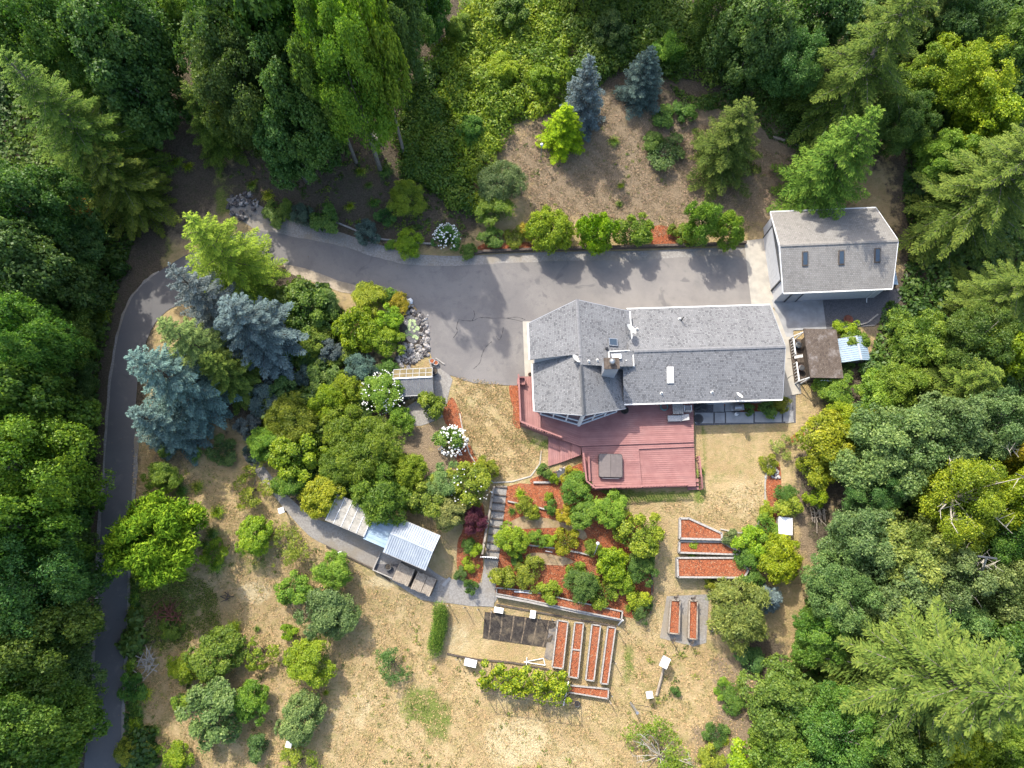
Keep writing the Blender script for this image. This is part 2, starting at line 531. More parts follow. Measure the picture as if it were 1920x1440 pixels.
# ------------------------------------------------------------------ ground
def build_ground():
    # fine sheet under the view, coarse skirt to far beyond it
    xs = np.concatenate([np.linspace(-900, -80, 9), np.arange(-75, 75.01, .6), np.linspace(80, 900, 9)])
    ys = np.concatenate([np.linspace(-900, -35, 9), np.arange(-30, 80.01, .6), np.linspace(86, 900, 9)])
    X, Y = np.meshgrid(xs, ys)
    d = (Y - 33.5) / 1.6
    nz = .24 * np.where(d < 30, np.log1p(np.exp(np.minimum(d, 30))), d)
    t = np.clip((7 - Y) / 14, 0, 1)
    Z = nz - 2 * t * t * (3 - 2 * t)
    nx, ny = len(xs), len(ys)
    V = np.stack([X, Y, Z], -1).reshape(-1, 3)
    ii = np.arange(nx * ny).reshape(ny, nx)
    Q = np.stack([ii[:-1, :-1], ii[:-1, 1:], ii[1:, 1:], ii[1:, :-1]], -1).reshape(-1, 4)
    me = bpy.data.meshes.new('ground')
    me.vertices.add(len(V)); me.vertices.foreach_set('co', V.ravel())
    me.loops.add(Q.size); me.loops.foreach_set('vertex_index', Q.ravel())
    me.polygons.add(len(Q)); me.polygons.foreach_set('loop_start', np.arange(0, Q.size, 4))
    me.polygons.foreach_set('use_smooth', np.ones(len(Q), bool))
    me.update(calc_edges=True)
    def field(blobs, base=None):
        A = np.zeros(X.shape) if base is None else base
        for px, py, rx, ry, val in blobs:
            c = gp(px, py); k = mpp(c)
            q = ((X - c.x) / (rx * k)) ** 2 + ((Y - c.y) / (ry * k)) ** 2
            A = np.maximum(A, val * np.clip(1.6 - q ** .5, 0, 1.0) / 1.0 if val > 0 else A)
        return np.clip(A, 0, 1)
    soil = np.clip((-33.5 - X) / 3, 0, 1) * np.clip((Y + 40) / 2, 0, 1)
    soil = np.maximum(soil, np.clip((X - 36) / 6, 0, 1))
    soil = np.maximum(soil, np.clip((Y - 49) / 4, 0, 1))
    soil = field([(330, 250, 90, 170, 1), (560, 330, 130, 90, 1), (690, 360, 110, 100, 1), (620, 250, 120, 90, 1), (800, 400, 90, 60, 1), (870, 150, 110, 120, 1), (740, 150, 60, 120, 1),
                  (480, 640, 110, 150, 1), (620, 760, 140, 120, .9), (640, 900, 110, 70, .8), (1700, 620, 60, 120, 1), (1800, 900, 250, 250, 1), (1750, 1250, 200, 150, 1), (1600, 1360, 130, 90, 1),
                  (1600, 130, 140, 170, 1), (1640, 600, 30, 30, 1), (1530, 900, 40, 70, .8), (1540, 980, 30, 60, .7), (1650, 720, 60, 60, .6), (1590, 730, 50, 30, .8), (240, 1250, 30, 160, .55), (850, 420, 50, 30, .8), (1260, 120, 200, 70, 1),
                  (120, 700, 110, 400, 1), (1430, 1230, 50, 50, .7), (290, 1180, 40, 40, .5)], soil)
    bank = field([(345, 405, 60, 50, .9), (330, 330, 40, 50, .6), (1200, 300, 240, 120, 1), (1060, 300, 80, 80, 1), (1450, 330, 70, 100, 1), (1150, 210, 60, 50, 1), (570, 560, 100, 30, .5), (770, 850, 30, 40, .9), (810, 890, 45, 60, .8), (800, 820, 40, 30, .7),
                  (1400, 1330, 60, 70, .75), (1360, 1260, 40, 40, .6), (1350, 1390, 60, 40, .7), (1520, 970, 25, 90, .8), (1590, 660, 30, 90, .8), (1620, 700, 20, 70, .8), (400, 1230, 80, 80, .45), (480, 1300, 80, 70, .4), (340, 850, 60, 50, .5)])
    green = field([(400, 375, 50, 35, .8), (270, 480, 26, 40, .8), (300, 1130, 70, 90, .8), (280, 1060, 50, 50, .8), (790, 1320, 45, 35, .75), (820, 1350, 35, 45, .7), (480, 1040, 40, 40, .6), (1130, 930, 90, 20, .8), (1240, 930, 70, 14, .7), (1310, 920, 14, 30, .8), (1320, 830, 10, 60, .6),
                   (1390, 870, 40, 40, .42), (1350, 900, 30, 20, .45), (1180, 1250, 14, 50, .6), (330, 1000, 40, 40, .5), (1560, 740, 30, 14, .7), (400, 350, 60, 40, .7), (290, 450, 40, 60, .75), (520, 380, 50, 40, .6), (650, 400, 70, 50, .45),
                   (1240, 200, 40, 30, .7), (1230, 280, 30, 30, .5), (960, 810, 20, 50, .35), (1010, 830, 40, 14, .7), (720, 1280, 30, 20, .45), (770, 1130, 40, 20, .4), (1200, 1290, 60, 40, .4), (1270, 1230, 40, 30, .42), (620, 1400, 40, 30, .4), (800, 400, 60, 30, .5)])
    pale = field([(970, 1390, 60, 40, 1), (960, 1300, 40, 30, .5), (480, 1110, 30, 20, .9), (900, 870, 40, 30, .7), (920, 760, 50, 50, .45), (1400, 930, 50, 50, .5), (720, 1090, 30, 12, 1), (660, 1330, 60, 40, .5), (1040, 290, 40, 40, .5), (1180, 340, 20, 60, .4), (860, 1200, 30, 40, .6), (1060, 1420, 90, 30, .5)])
    for nm, A in (('soil', soil), ('bank', bank), ('green', green), ('pale', pale)):
        a = me.attributes.new(nm, 'FLOAT', 'POINT'); a.data.foreach_set('value', A.ravel().astype(np.float32))
    o = obj('ground', me, MAT['ground'])
    tag(o, 'dry straw coloured meadow and forest soil round the house', 'ground', kind='structure')
build_ground()

# ------------------------------------------------------------------ drive, paths, pads
drive_px = [(160, 1470), (172, 1330), (180, 1200), (187, 1050), (194, 930), (201, 810), (211, 700), (228, 610), (252, 553), (292, 515), (350, 478), (420, 448), (487, 433), (560, 446), (640, 462), (700, 481), (765, 496), (850, 499), (1000, 491),
            (1200, 488), (1398, 485), (1408, 580), (1400, 650), (1020, 652), (1012, 690), (1006, 724), (985, 722), (940, 722), (880, 716), (828, 693), (803, 655), (793, 605), (776, 573), (745, 548), (690, 540), (640, 528), (560, 500), (500, 500), (430, 530), (360, 560), (305, 590), (275, 640), (259, 710),
            (253, 810), (248, 930), (241, 1060), (236, 1200), (229, 1330), (222, 1470)]
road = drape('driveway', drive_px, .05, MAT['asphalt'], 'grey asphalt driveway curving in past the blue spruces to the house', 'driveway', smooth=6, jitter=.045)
MAT['tar'] = mottled('tar_crack', (.035, .035, .035), (.06, .06, .06), 8, .9, .2, 0)
for cr in [[(860, 600), (885, 602), (900, 596), (925, 597), (950, 597), (982, 604)], [(888, 582), (890, 592), (885, 602)], [(860, 600), (856, 614), (858, 622), (850, 634)], [(944, 614), (941, 628), (936, 638), (930, 630)], [(922, 641), (910, 652), (903, 668), (900, 680), (888, 692)],
           [(985, 600), (970, 595), (950, 597)]]:
    obj('asphalt_crack', ribbon_mesh('asphalt_crack', cr, .04, .058, .7, 7), MAT['tar'], road)
for i, e in enumerate([[(162, 1470), (176, 1250), (185, 1080), (196, 900), (205, 760), (217, 660), (238, 580), (268, 535), (300, 511)], [(224, 1470), (233, 1250), (240, 1080), (249, 930), (255, 810)], ]):
    o = obj('road_verge', ribbon_mesh('road_verge', e, .55, .03, .25, 6), MAT['gravel'])
    tag(o, ['pale gravel verge along the outer side of the driveway', 'pale gravel verge along the meadow side of the driveway'][i], 'verge', kind='structure')
drape('gravel_verge', [(425, 385), (450, 366), (500, 392), (560, 418), (640, 436), (720, 462), (790, 478), (880, 480), (1000, 474), (1200, 470), (1400, 464), (1402, 487), (1200, 491), (1000, 494), (850, 502), (765, 499), (700, 485), (600, 457), (500, 437), (455, 415)], .03, MAT['gravel'],
      'grey gravel strip between the driveway and the planted bank', 'gravel strip', smooth=2, jitter=.06)
drape('gravel_verge', [(520, 470), (560, 495), (640, 525), (700, 540), (690, 552), (640, 548), (590, 530), (540, 510)], .035, MAT['gravel_tan'], 'tan gravel shoulder inside the bend of the driveway', 'gravel strip', smooth=2, jitter=.05)
# concrete
drape('garage_apron', [(1395, 452), (1437, 447), (1455, 566), (1446, 585), (1410, 585)], .07, MAT['concrete'], 'tan concrete apron before the garage door', 'apron')
drape('concrete_pad', [(1446, 562), (1541, 557), (1549, 617), (1487, 620), (1487, 633), (1473, 634), (1455, 590)], .075, MAT['concrete_grey'], 'grey concrete pad in the shade south of the garage', 'pad')
wk = drape('walkway', [(1440, 570), (1458, 590), (1474, 632), (1488, 632), (1492, 670), (1502, 738), (1480, 742), (1488, 792), (1472, 794), (1466, 735), (1460, 650)], .085, MAT['concrete'], 'tan concrete walkway round the east end of the house', 'walkway')
obj('walkway_crack', ribbon_mesh('walkway_crack', [(1475, 712), (1483, 705), (1497, 703)], .05, .09, .5, 4), MAT['tar'], wk)
obj('walkway_joint', ribbon_mesh('walkway_joint', [(1476, 673), (1488, 673)], .04, .09, 0, 2), MAT['tar'], wk)
drape('concrete_strip', [(980, 603), (1003, 603), (1003, 706), (984, 706)], .07, MAT['concrete'], 'narrow tan concrete strip along the west wall of the house', 'walkway')
drape('gravel_pad', [(1541, 557), (1600, 556), (1692, 540), (1690, 560), (1665, 590), (1640, 611), (1549, 618)], .06, MAT['gravel_dark'], 'dark gravel pad east of the concrete beside the garage', 'pad', smooth=0)
patio = drape('patio', [(1300, 738), (1492, 738), (1492, 793), (1303, 798)], .02, MAT['gravel_dark'], 'patio of large grey slabs along the south wall', 'patio')
def slab_px(px, parent):
    m = MB(); m.slab([gp(*p) + Vector((0, 0, .10)) for p in px], .09)
    return m.build('paving_slab', MAT['concrete_grey'], parent, bevel=.008)
for a, b, c, d in [(1302, 1337, 774, 794), (1340, 1358.5, 774, 793.5), (1361, 1412, 773, 793), (1415, 1465, 772, 792), (1468, 1487, 771, 791), (1337, 1357, 748, 772), (1359.5, 1385, 748, 771.5), (1470, 1484, 742, 769)]:
    slab_px([(a, c), (b, c), (b, d), (a, d)], patio)
drape('gravel_path', [(618, 588), (628, 585), (632, 640), (640, 668), (626, 672), (617, 640)], .035, MAT['gravel'], 'short grey gravel path between bright shrubs by the pond garden', 'path', smooth=2)
drape('gravel_path', [(803, 672), (830, 690), (848, 712), (838, 750), (842, 772), (815, 790), (770, 800), (745, 775), (800, 740), (812, 705)], .035, MAT['gravel'], 'gravel yard beside the small greenhouse', 'path', smooth=2, jitter=.04)
drape('gravel_path', [(455, 852), (480, 858), (515, 900), (540, 930), (585, 968), (610, 978), (690, 1000), (740, 1030), (800, 1060), (835, 1085), (925, 1096), (922, 1138), (840, 1130), (790, 1125), (735, 1088), (702, 1066), (655, 1044), (614, 1023), (580, 1005), (545, 968), (510, 925), (480, 888)], .035, MAT['gravel'],
      'long grey gravel path sloping past the metal roofed shed', 'path', smooth=2, jitter=.03)
drape('gravel_pad', [(1250, 1118), (1330, 1114), (1324, 1205), (1300, 1212), (1237, 1196)], .035, MAT['gravel'], 'pale gravel pad under the pair of small raised beds', 'pad', smooth=0)
# mulch beds
for px, lab in [([(846, 745), (860, 765), (868, 795), (866, 805), (842, 800), (830, 775)], 'red mulch strip between greenhouse shrubs and the west lawn'),
                ([(955, 724), (972, 724), (976, 780), (974, 804), (962, 795), (962, 765), (956, 745)], 'narrow red mulch strip along the west deck edge'),
                ([(875, 830), (892, 855), (900, 880), (880, 885), (862, 870), (850, 850)], 'red mulch patch under the white flowering bush'),
                ([(868, 950), (905, 945), (908, 1000), (900, 1092), (868, 1088), (856, 1060), (858, 1020), (868, 990)], 'long red mulch bed on the left of the timber ramp'),
                ([(1345, 748), (1460, 748), (1460, 771), (1388, 772)], 'small dark red mulch bed between patio slabs'),
                ([(1448, 868), (1462, 872), (1464, 935), (1456, 1000), (1430, 1015), (1425, 985), (1438, 950), (1436, 905)], 'curved red mulch border at the east lawn edge'),
                ([(1480, 822), (1500, 808), (1508, 815), (1488, 830)], 'little red mulch tongue beside the yellow green bush'),
                ([(1000, 895), (1060, 880), (1095, 868), (1098, 905), (1060, 915), (1000, 910)], 'red mulch below the deck steps'),
                ([(905, 458), (990, 455), (990, 468), (905, 470)], 'red mulch strip behind the timber edging near the round bush'),
                ([(1220, 425), (1275, 430), (1290, 456), (1222, 458)], 'red mulch patch on the bank by the driveway')]:
    drape('mulch_bed', px, .045, MAT['mulch'], lab, 'mulch bed', smooth=3, jitter=.05)
terr = drape('mulch_terrace', [(948, 912), (1010, 908), (1085, 905), (1140, 930), (1200, 985), (1222, 1050), (1218, 1150), (1160, 1155), (930, 1112), (926, 1060), (940, 980)], .04, MAT['mulch'], 'terraced garden of red bark mulch below the deck', 'mulch bed', smooth=2, jitter=.06)
for px, lab in [([(962, 975), (1000, 968), (1090, 990), (1095, 1012), (1050, 990), (985, 992), (948, 988)], 'dry grass band across the upper garden terrace'),
                ([(985, 1042), (1010, 1036), (1060, 1045), (1075, 1056), (1040, 1060), (1000, 1054)], 'dry grass band across the lower garden terrace')]:
    drape('grass_band', px, .06, MAT['dry_soil'], lab, 'grass', smooth=3, jitter=.05)
MAT['soil_ridge'] = mottled('dry_soil_ridge', (.12, .095, .07), (.24, .19, .13), 5, .95, .1, .6)
plot = drape('tilled_plot', [(909, 1147), (1045, 1165), (1030, 1215), (905, 1197)], .04, MAT['soil_dark'], 'dark tilled plot with faint rows inside the vegetable garden', 'plot', smooth=0, jitter=.0)
for k in range(6):
    t = (k + .5) / 6
    a = (909 + (1040 - 909) * t, 1148 + 17 * t); b = (905 + (1028 - 905) * t, 1196 + 18 * t)
    obj('soil_ridge', ribbon_mesh('soil_ridge', [a, ((a[0] + b[0]) / 2 + 1, (a[1] + b[1]) / 2), b], .10, .05, .8, 8), MAT['soil_ridge'], plot)
drape('weed_cloth', [(1032, 1172), (1052, 1168), (1040, 1232), (1022, 1232)], .042, MAT['weed_cloth'], 'torn weed cloth between tilled plot and first long bed', 'cloth', smooth=2, jitter=.1)

# ------------------------------------------------------------------ roof helper
def roof_plane(name, top, th, mat, parent):
    m = MB(); m.slab(top, th)
    me = m.mesh(name)
    P = [Vector(p) for p in m.v[:3]]
    n = (P[1] - P[0]).cross(P[2] - P[0]).normalized()
    if n.z < 0: n = -n
    h = Vector((0, 0, 1)).cross(n)
    h = h.normalized() if h.length > 1e-4 else Vector((1, 0, 0))
    s = n.cross(h)
    uv = me.uv_layers.new(name='UVMap')
    for l in me.loops:
        c = me.vertices[l.vertex_index].co
        uv.data[l.index].uv = (c.dot(h) + 50, c.dot(s) + 50)
    return obj(name, me, mat, parent)

def ridge_caps(parent, p, q, mat, w=.32, step=.22, name='ridge_cap'):
    p, q = Vector(p), Vector(q); L = (q - p).length; n = int(L / step)
    m = MB(); d = (q - p) / n
    for i in range(n):
        a = p + d * i; b = p + d * (i + 1.12)
        up = Vector((0, 0, .035)); sd_ = Vector((-d.y, d.x, 0)).normalized() * w / 2
        m.add([a + up * .6, a - sd_ - Vector((0, 0, .02)), b - sd_ - Vector((0, 0, .01)), b + up * 1.2, a + sd_ - Vector((0, 0, .02)), b + sd_ - Vector((0, 0, .01))], [[0, 1, 2, 3], [0, 3, 5, 4]])
    o = m.build(name, mat, parent)
    o['kind'] = 'stuff'
    return o

def wall_run(loop, z0, ztop):
    """closed run of vertical walls, tops following ztop(x, y)"""
    m = MB(); n = len(loop)
    for i in range(n):
        a, b = loop[i], loop[(i + 1) % n]
        m.add([(a[0], a[1], z0), (b[0], b[1], z0), (b[0], b[1], ztop(*b)), (a[0], a[1], ztop(*a))], [[0, 1, 2, 3]])
    return m

# ------------------------------------------------------------------ house
HO, HA = Vector((6.06, 19.0, 0)), R(1.8)
house = thing('house', 'grey shingled house with prow window and long east wing', 'house', HO, HA)
def hl(px, py, z):
    p = at(px, py, z) - HO
    c, s = math.cos(HA), math.sin(HA)
    return Vector((p.x * c + p.y * s, -p.x * s + p.y * c, z))
zu = lambda x: 5.6 - .32 * abs(x)
zl = lambda x: 5.58 - .66 * abs(x)
ze = lambda y: 4.45 - .33 * abs(y - .45)
# walls
wall_run([(4.6, -3.75), (18.05, -3.75), (18.05, .45), (18.05, 4.7), (4.6, 4.7), (4.6, .45)], -.1, lambda x, y: ze(y) - .14).build('wall', MAT['siding'], house)
wall_run([(-3.95, .05), (0, .05), (0, -.85), (4.6, -.85), (4.6, 4.05), (0, 4.75), (-3.95, 3.2)], -.1, lambda x, y: zu(x) - .14).build('wall', MAT['siding'], house)
w = wall_run([(-3.75, .04), (-3.75, -4.25), (0, -5.42), (3.75, -4.25), (3.75, -.8)], -.1, lambda x, y: zl(x) - .14).build('wall', MAT['siding'], house)
# roof planes
rl = roof_plane('roof', [(-4.15, .04, zl(4.15)), (-4.15, -4.5, zl(4.15)), (0, -5.62, zl(0)), (0, .04, zl(0))], .12, MAT['shingle'], house)
roof_plane('roof', [(0, -.9, zl(0)), (0, -5.62, zl(0)), (4.15, -4.5, zl(4.15)), (4.15, -.9, zl(4.15))], .12, MAT['shingle'], house)
roof_plane('roof', [(-4.42, 0, zu(4.42)), (0, -.05, zu(0)), (0, 5.1, zu(0)), (-4.42, 3.5, zu(4.42))], .14, MAT['shingle'], house)
roof_plane('roof', [(0, -1.05, zu(0)), (4.95, -.95, zu(4.95)), (4.95, 4.42, zu(4.95)), (0, 5.1, zu(0))], .14, MAT['shingle'], house)
ra = roof_plane('roof', [(4.55, .45, ze(.45)), (4.55, 5.05, ze(5.05)), (18.5, 5.05, ze(5.05)), (18.8, .45, ze(.45))], .12, MAT['shingle'], house)
rb = roof_plane('roof', [(4.0, -4.1, ze(-4.1)), (18.5, -4.1, ze(-4.1)), (18.8, .45, ze(.45)), (4.0, .45, ze(.45))], .12, MAT['shingle'], house)
ridge_caps(house, (0, -5.6, 5.62), (0, -1.05, 5.62), MAT['shingle_cap'] if 'shingle_cap' in MAT else MAT['charcoal'])
MAT['cap'] = mottled('ridge_shingle', (.20, .20, .205), (.27, .27, .27), 5, .9, .2, .2)
house.children[-1].data.materials[0] = MAT['cap']
ridge_caps(house, (0, -1.05, 5.64), (0, 5.1, 5.64), MAT['cap'])
ridge_caps(house, (5.0, .45, 4.49), (18.78, .45, 4.49), MAT['cap'])
# gutters, one mesh each
def gutter(p, q, w=.12, h=.12):
    return MB().bar(p, q, w, h).build('gutter', MAT['gutter'], house)
gutter((-4.49, 0, zu(4.42) - .07), (-4.49, 3.5, zu(4.42) - .07))
gutter((-4.22, .0, zl(4.15) - .07), (-4.22, -4.5, zl(4.15) - .07))
gutter((5.02, -.95, zu(4.95) - .06), (5.02, 4.42, zu(4.95) - .06))
gutter((4.95, 5.12, ze(5.05) - .06), (18.5, 5.12, ze(5.05) - .06))
gutter((4.05, -4.17, ze(-4.1) - .06), (18.5, -4.17, ze(-4.1) - .06))
for p, q in [((-4.42, 3.53, zu(4.42) - .09), (0, 5.13, zu(0) - .09)), ((0, 5.13, zu(0) - .09), (4.95, 4.45, zu(4.95) - .09)), ((-4.15, -4.53, zl(4.15) - .09), (0, -5.65, zl(0) - .09)), ((0, -5.65, zl(0) - .09), (4.15, -4.53, zl(4.15) - .09)),
             ((18.54, -4.1, ze(-4.1) - .09), (18.84, .45, ze(.45) - .09)), ((18.84, .45, ze(.45) - .09), (18.54, 5.05, ze(5.05) - .09))]:
    MB().bar(p, q, .04, .2).build('fascia', MAT['siding'], house)
# prow window: two glazed faces with frames and mullions
for s in (-1, 1):
    A, B = Vector((3.6 * s, -4.34, 0)), Vector((.05 * s, -5.48, 0))
    def pt(t, z): return A.lerp(B, t) + Vector((0, 0, z)) + Vector((0, -.03, 0))
    wd = MB()
    zt = lambda t: zl(A.lerp(B, t).x) - .2
    cuts = [0.02, .34, .67, .985]
    fr = MB().bar(pt(0, 1.0), pt(1, 1.0), .14, .16).bar(pt(0, zt(0)), pt(1, zt(1)), .14, .14).bar(pt(.1, 2.55), pt(1, 2.55), .12, .12)
    for c in cuts: fr.bar(pt(c, 1.0), pt(c, zt(c)), .13, .13)
    f = fr.build('window_frame', MAT['white'], house)
    for i in range(3):
        a, b = cuts[i] + .01, cuts[i + 1] - .01
        for lo, hi in ((1.05, 2.5), (2.6, None)):
            q0, q1 = pt(a, lo), pt(b, lo)
            h0, h1 = (hi or zt(a) - .05), (hi or zt(b) - .05)
            if h0 < lo + .1: h0 = lo + .1
            MB().add([q0, q1, pt(b, h1), pt(a, h0)], [[0, 1, 2, 3]]).build('pane', MAT['glass'], f)
# corner post where the two glazed faces meet
MB().box(-.12, .12, -5.66, -5.42, .9, 5.3).build('corner_post', MAT['white'], house)
# chimney on the roof's edge
cz = 6.75
c0 = hl(1147, 681, cz)
ch = MB().box(c0.x - .62, c0.x + .62, c0.y - .45, c0.y + .45, 2.0, cz - .12).build('chimney', MAT['siding'], house)
MB().box(c0.x - .68, c0.x + .68, c0.y - .51, c0.y + .51, cz - .12, cz).build('chimney_cap', MAT['wood_dark'], ch)
MB().lathe([(.15, 0), (.15, .25), (.26, .3), (.26, .5), (.05, .62), (0, .62)], 14, (c0.x, c0.y + .05, cz)).build('flue', MAT['steel'], ch, smooth=True)
# raised roof corner with white trim beside the chimney
q = [hl(1142, 660, 5.0), hl(1187, 655, 4.7), hl(1189, 684, 4.7), hl(1144, 687, 5.0)]
for p in q: p.z = zu(p.x) + .22
up_ = roof_plane('raised_roof', q, .22, MAT['shingle'], house)
MB().bar(q[0] + Vector((0, .04, .03)), q[1] + Vector((0, .04, .03)), .09, .12).bar(q[1] + Vector((.04, 0, .03)), q[2] + Vector((.04, 0, .03)), .09, .12).bar(q[0] + Vector((-.04, 0, .03)), q[0].lerp(q[3], .5) + Vector((-.04, 0, .03)), .09, .12).build('trim', MAT['gutter'], up_)
c1 = hl(1157, 666, 5.2); c1.z = zu(c1.x) + .26
MB().box(c1.x - .42, c1.x + .42, c1.y - .22, c1.y + .22, c1.z, c1.z + .1).build('roof_hatch', MAT['skylight_white'], up_)
def roof_box(name, px, py, zf, w, d, h, mat, mat2=None, nm2='pane', yaw=0):
    """box lying on a roof plane of height zf(local x, y)"""
    p = hl(px, py, 4.6)
    for _ in range(6): p = hl(px, py, zf(p.x, p.y) + h)
    m = MB()
    cs = [(p.x + a * w / 2, p.y + b * d / 2) for a, b in ((-1, -1), (1, -1), (1, 1), (-1, 1))]
    m.slab([(x, y, zf(x, y) + h) for x, y in cs], h + .03)
    o = m.build(name, mat, house)
    if mat2 is not None:
        k = MB().slab([(p.x + (x - p.x) * .78, p.y + (y - p.y) * .78, zf(x, y) * .78 + zf(p.x, p.y) * .22 + h + .015) for x, y in cs], .01)
        k.build(nm2, mat2, o)
    return o
U_ = lambda x, y: zu(x)
E_ = lambda x, y: ze(y)
roof_box('skylight', 1150, 641, U_, .85, .72, .14, MAT['steel'], MAT['glass'])
roof_box('skylight', 1257, 703, E_, .62, 1.42, .12, MAT['gutter'], MAT['skylight_white'])
roof_box('roof_vent', 1138, 653, U_, .26, .2, .16, MAT['dark'])
for x, y, f in [(1104, 676, U_), (1120, 674, U_), (1174, 676, U_), (1241, 736, E_), (1336, 734, E_), (1195, 616, E_), (1275, 597, E_)]:
    p = hl(x, y, 4.5)
    for _ in range(6): p = hl(x, y, f(p.x, p.y) + .2)
    z0 = f(p.x, p.y)
    MB().tube([(p.x, p.y, z0 - .05), (p.x, p.y, z0 + .28)], .06, 8).lathe([(.16, -.02), (.08, .06)], 8, (p.x, p.y, z0)).build('vent_pipe', MAT['gutter'], house)
p = hl(1278, 600, 3.6)
MB().tube([(p.x, p.y, 2.9), (p.x, p.y, 4.4)], .05, 8).build('vent_pipe', MAT['dark'], house)

def dish(px, py, z, yaw, label, r=.36, base=.6):
    b = at(px, py, z)
    d = thing('satellite_dish', label, 'satellite dish', (b.x, b.y, z - base), yaw, 'satellite dishes on the house roof')
    MB().tube([(0, 0, -.02), (0, 0, base * .8), (0, -.12, base)], .03, 6).build('mast', MAT['steel'], d)
    m = MB(); n = 18
    prof = [(0, 0), (r * .5, .03), (r, .12)]
    rot = Matrix.Rotation(R(50), 3, 'X')
    vs, fs = [], []
    for rr, zz in prof:
        for k in range(n):
            a = 2 * math.pi * k / n
            v = rot @ Vector((rr * math.cos(a), rr * 1.1 * math.sin(a), zz)); vs.append(v + Vector((0, -.14, base + .12)))
    for i in range(2):
        for k in range(n): fs.append([i * n + k, i * n + (k + 1) % n, (i + 1) * n + (k + 1) % n, (i + 1) * n + k])
    m.add(vs, fs).build('reflector', MAT['gutter'], d, smooth=True)
    MB().tube([(0, -.2, base - .15), (0, -.62, base + .1)], .018, 5).box(-.05, .05, -.68, -.58, base + .06, base + .18).build('feed_arm', MAT['steel'], d)
dish(1180, 620, 5.0, R(125), 'satellite dish at the white gutter between the two roof levels', .55, .8)
dish(1077, 676, 5.6, R(130), 'satellite dish near the ridge of the high roof', .45)
dish(1383, 745, 3.7, R(140), 'satellite dish on the eave above the patio grill', .36, .7)

# ------------------------------------------------------------------ deck
deck = thing('deck', 'red painted wooden deck wrapping the south side of the house', 'deck')
def clip_half(poly, n, d):
    out = []
    for i in range(len(poly)):
        a, b = poly[i], poly[(i + 1) % len(poly)]
        da, db = a.dot(n) - d, b.dot(n) - d
        if da <= 0: out.append(a)
        if (da < 0 < db) or (db < 0 < da): out.append(a + (b - a) * (da / (da - db)))
    return out
def boards(name, poly, z, direction, w=.19, gap=.022, th=.035, mat=None, parent=deck):
    """deck boards cut to a convex outline, laid side by side"""
    d = Vector(direction).normalized(); n = Vector((-d.y, d.x))
    P = [Vector((p[0], p[1])) for p in poly]
    lo = min(p.dot(n) for p in P); hi = max(p.dot(n) for p in P)
    m = MB(); s = lo
    while s < hi:
        q = clip_half(clip_half(P, n, min(s + w - gap, hi)), -n, -s)
        if len(q) >= 3: m.slab([(v.x, v.y, z + random.uniform(-.003, .003)) for v in q], th)
        s += w
    o = m.build(name, mat or MAT['red'], parent)
    o['kind'] = 'stuff'
    return o
def dpx(pts, z): return [at(a, b, z) for a, b in pts]
ZD = .95
hdir = (math.cos(HA), math.sin(HA))
vdir = (-math.sin(HA), math.cos(HA))
D = [([(971, 706), (1013, 706), (1016, 811), (975, 795)], ZD, vdir), ([(1016, 740), (1089, 740), (1089, 837), (1016, 811)], ZD, (at(1089, 837, ZD) - at(975, 795, ZD)).xy),
     ([(1089, 740), (1300, 735), (1301, 829), (1089, 836.5)], ZD, hdir),
     ([(1090, 836), (1197, 832.5), (1204, 914.5), (1112, 918), (1097, 905)], ZD - .14, hdir),
     ([(1197, 832.5), (1301, 829), (1301.5, 837.5), (1197, 842)], ZD - .14, hdir),
     ([(1198, 842), (1301.5, 837.5), (1306, 893), (1290, 896), (1290, 912), (1204, 914.5)], ZD - .28, hdir)]
D[5] = ([(1198, 842), (1301.5, 837.5), (1305, 911.5), (1204, 914.5)], ZD - .28, hdir)
for px, z, dr in D:
    P = dpx(px, z)
    boards('deck_boards', P, z, dr)
    MB().slab([(p.x, p.y, z - .045) for p in P], z - .045 + .3).build('fascia', MAT['red_side'], deck)
for i, (a, b, z) in enumerate([(1072, 1089, .66), (1051, 1072, .44), (1028, 1051, .22)]):
    def edge(x, top): return 818 + (x - 1027) * (836 - 818) / 62 if top else 874 - (x - 1033) * (874 - 853) / 56
    P = dpx([(a, edge(a, 1)), (b, edge(b, 1)), (b, edge(b, 0)), (a, edge(max(a, 1033), 0))], z)
    boards('tread', P, z, vdir)
    MB().slab([(p.x, p.y, z - .045) for p in P], z - .045 + .3).build('riser', MAT['red_side'], deck)
def railing(pts, h=.95, balusters=True, z=ZD):
    r = MB(); pmb = MB(); bal = MB()
    for a, b in zip(pts, pts[1:]):
        a, b = Vector(a), Vector(b)
        r.bar(a + Vector((0, 0, h)), b + Vector((0, 0, h)), .15, .045); r.bar(a + Vector((0, 0, .12)), b + Vector((0, 0, .12)), .05, .09); r.bar(a + Vector((0, 0, h - .1)), b + Vector((0, 0, h - .1)), .045, .09)
        L = (b - a).length; n = max(1, round(L / 1.7))
        for k in range(n + 1):
            p = a.lerp(b, k / n)
            MB().box(p.x - .05, p.x + .05, p.y - .05, p.y + .05, p.z - .5, p.z + h - .02).build('post', MAT['red_side'], deck)
        n = int(L / .24)
        for k in range(1, n):
            p = a.lerp(b, k / n); bal.box(p.x - .045, p.x + .045, p.y - .03, p.y + .03, p.z + .14, p.z + h - .1)
    r.build('rail', MAT['red_side'], deck)
    if balusters:
        o = bal.build('balusters', MAT['red_side'], deck); o['kind'] = 'stuff'
railing([at(972, 707, ZD), at(976, 794, ZD), at(1020, 811, ZD), at(1052, 823, ZD)])
railing([at(1092, 853, ZD - .14), at(1098, 904, ZD - .14), at(1113, 916.5, ZD - .14), at(1204, 913.5, ZD - .14)], z=ZD - .14)
railing([at(1204, 913, ZD - .28), at(1287, 910.5, ZD - .28)], z=ZD - .28)
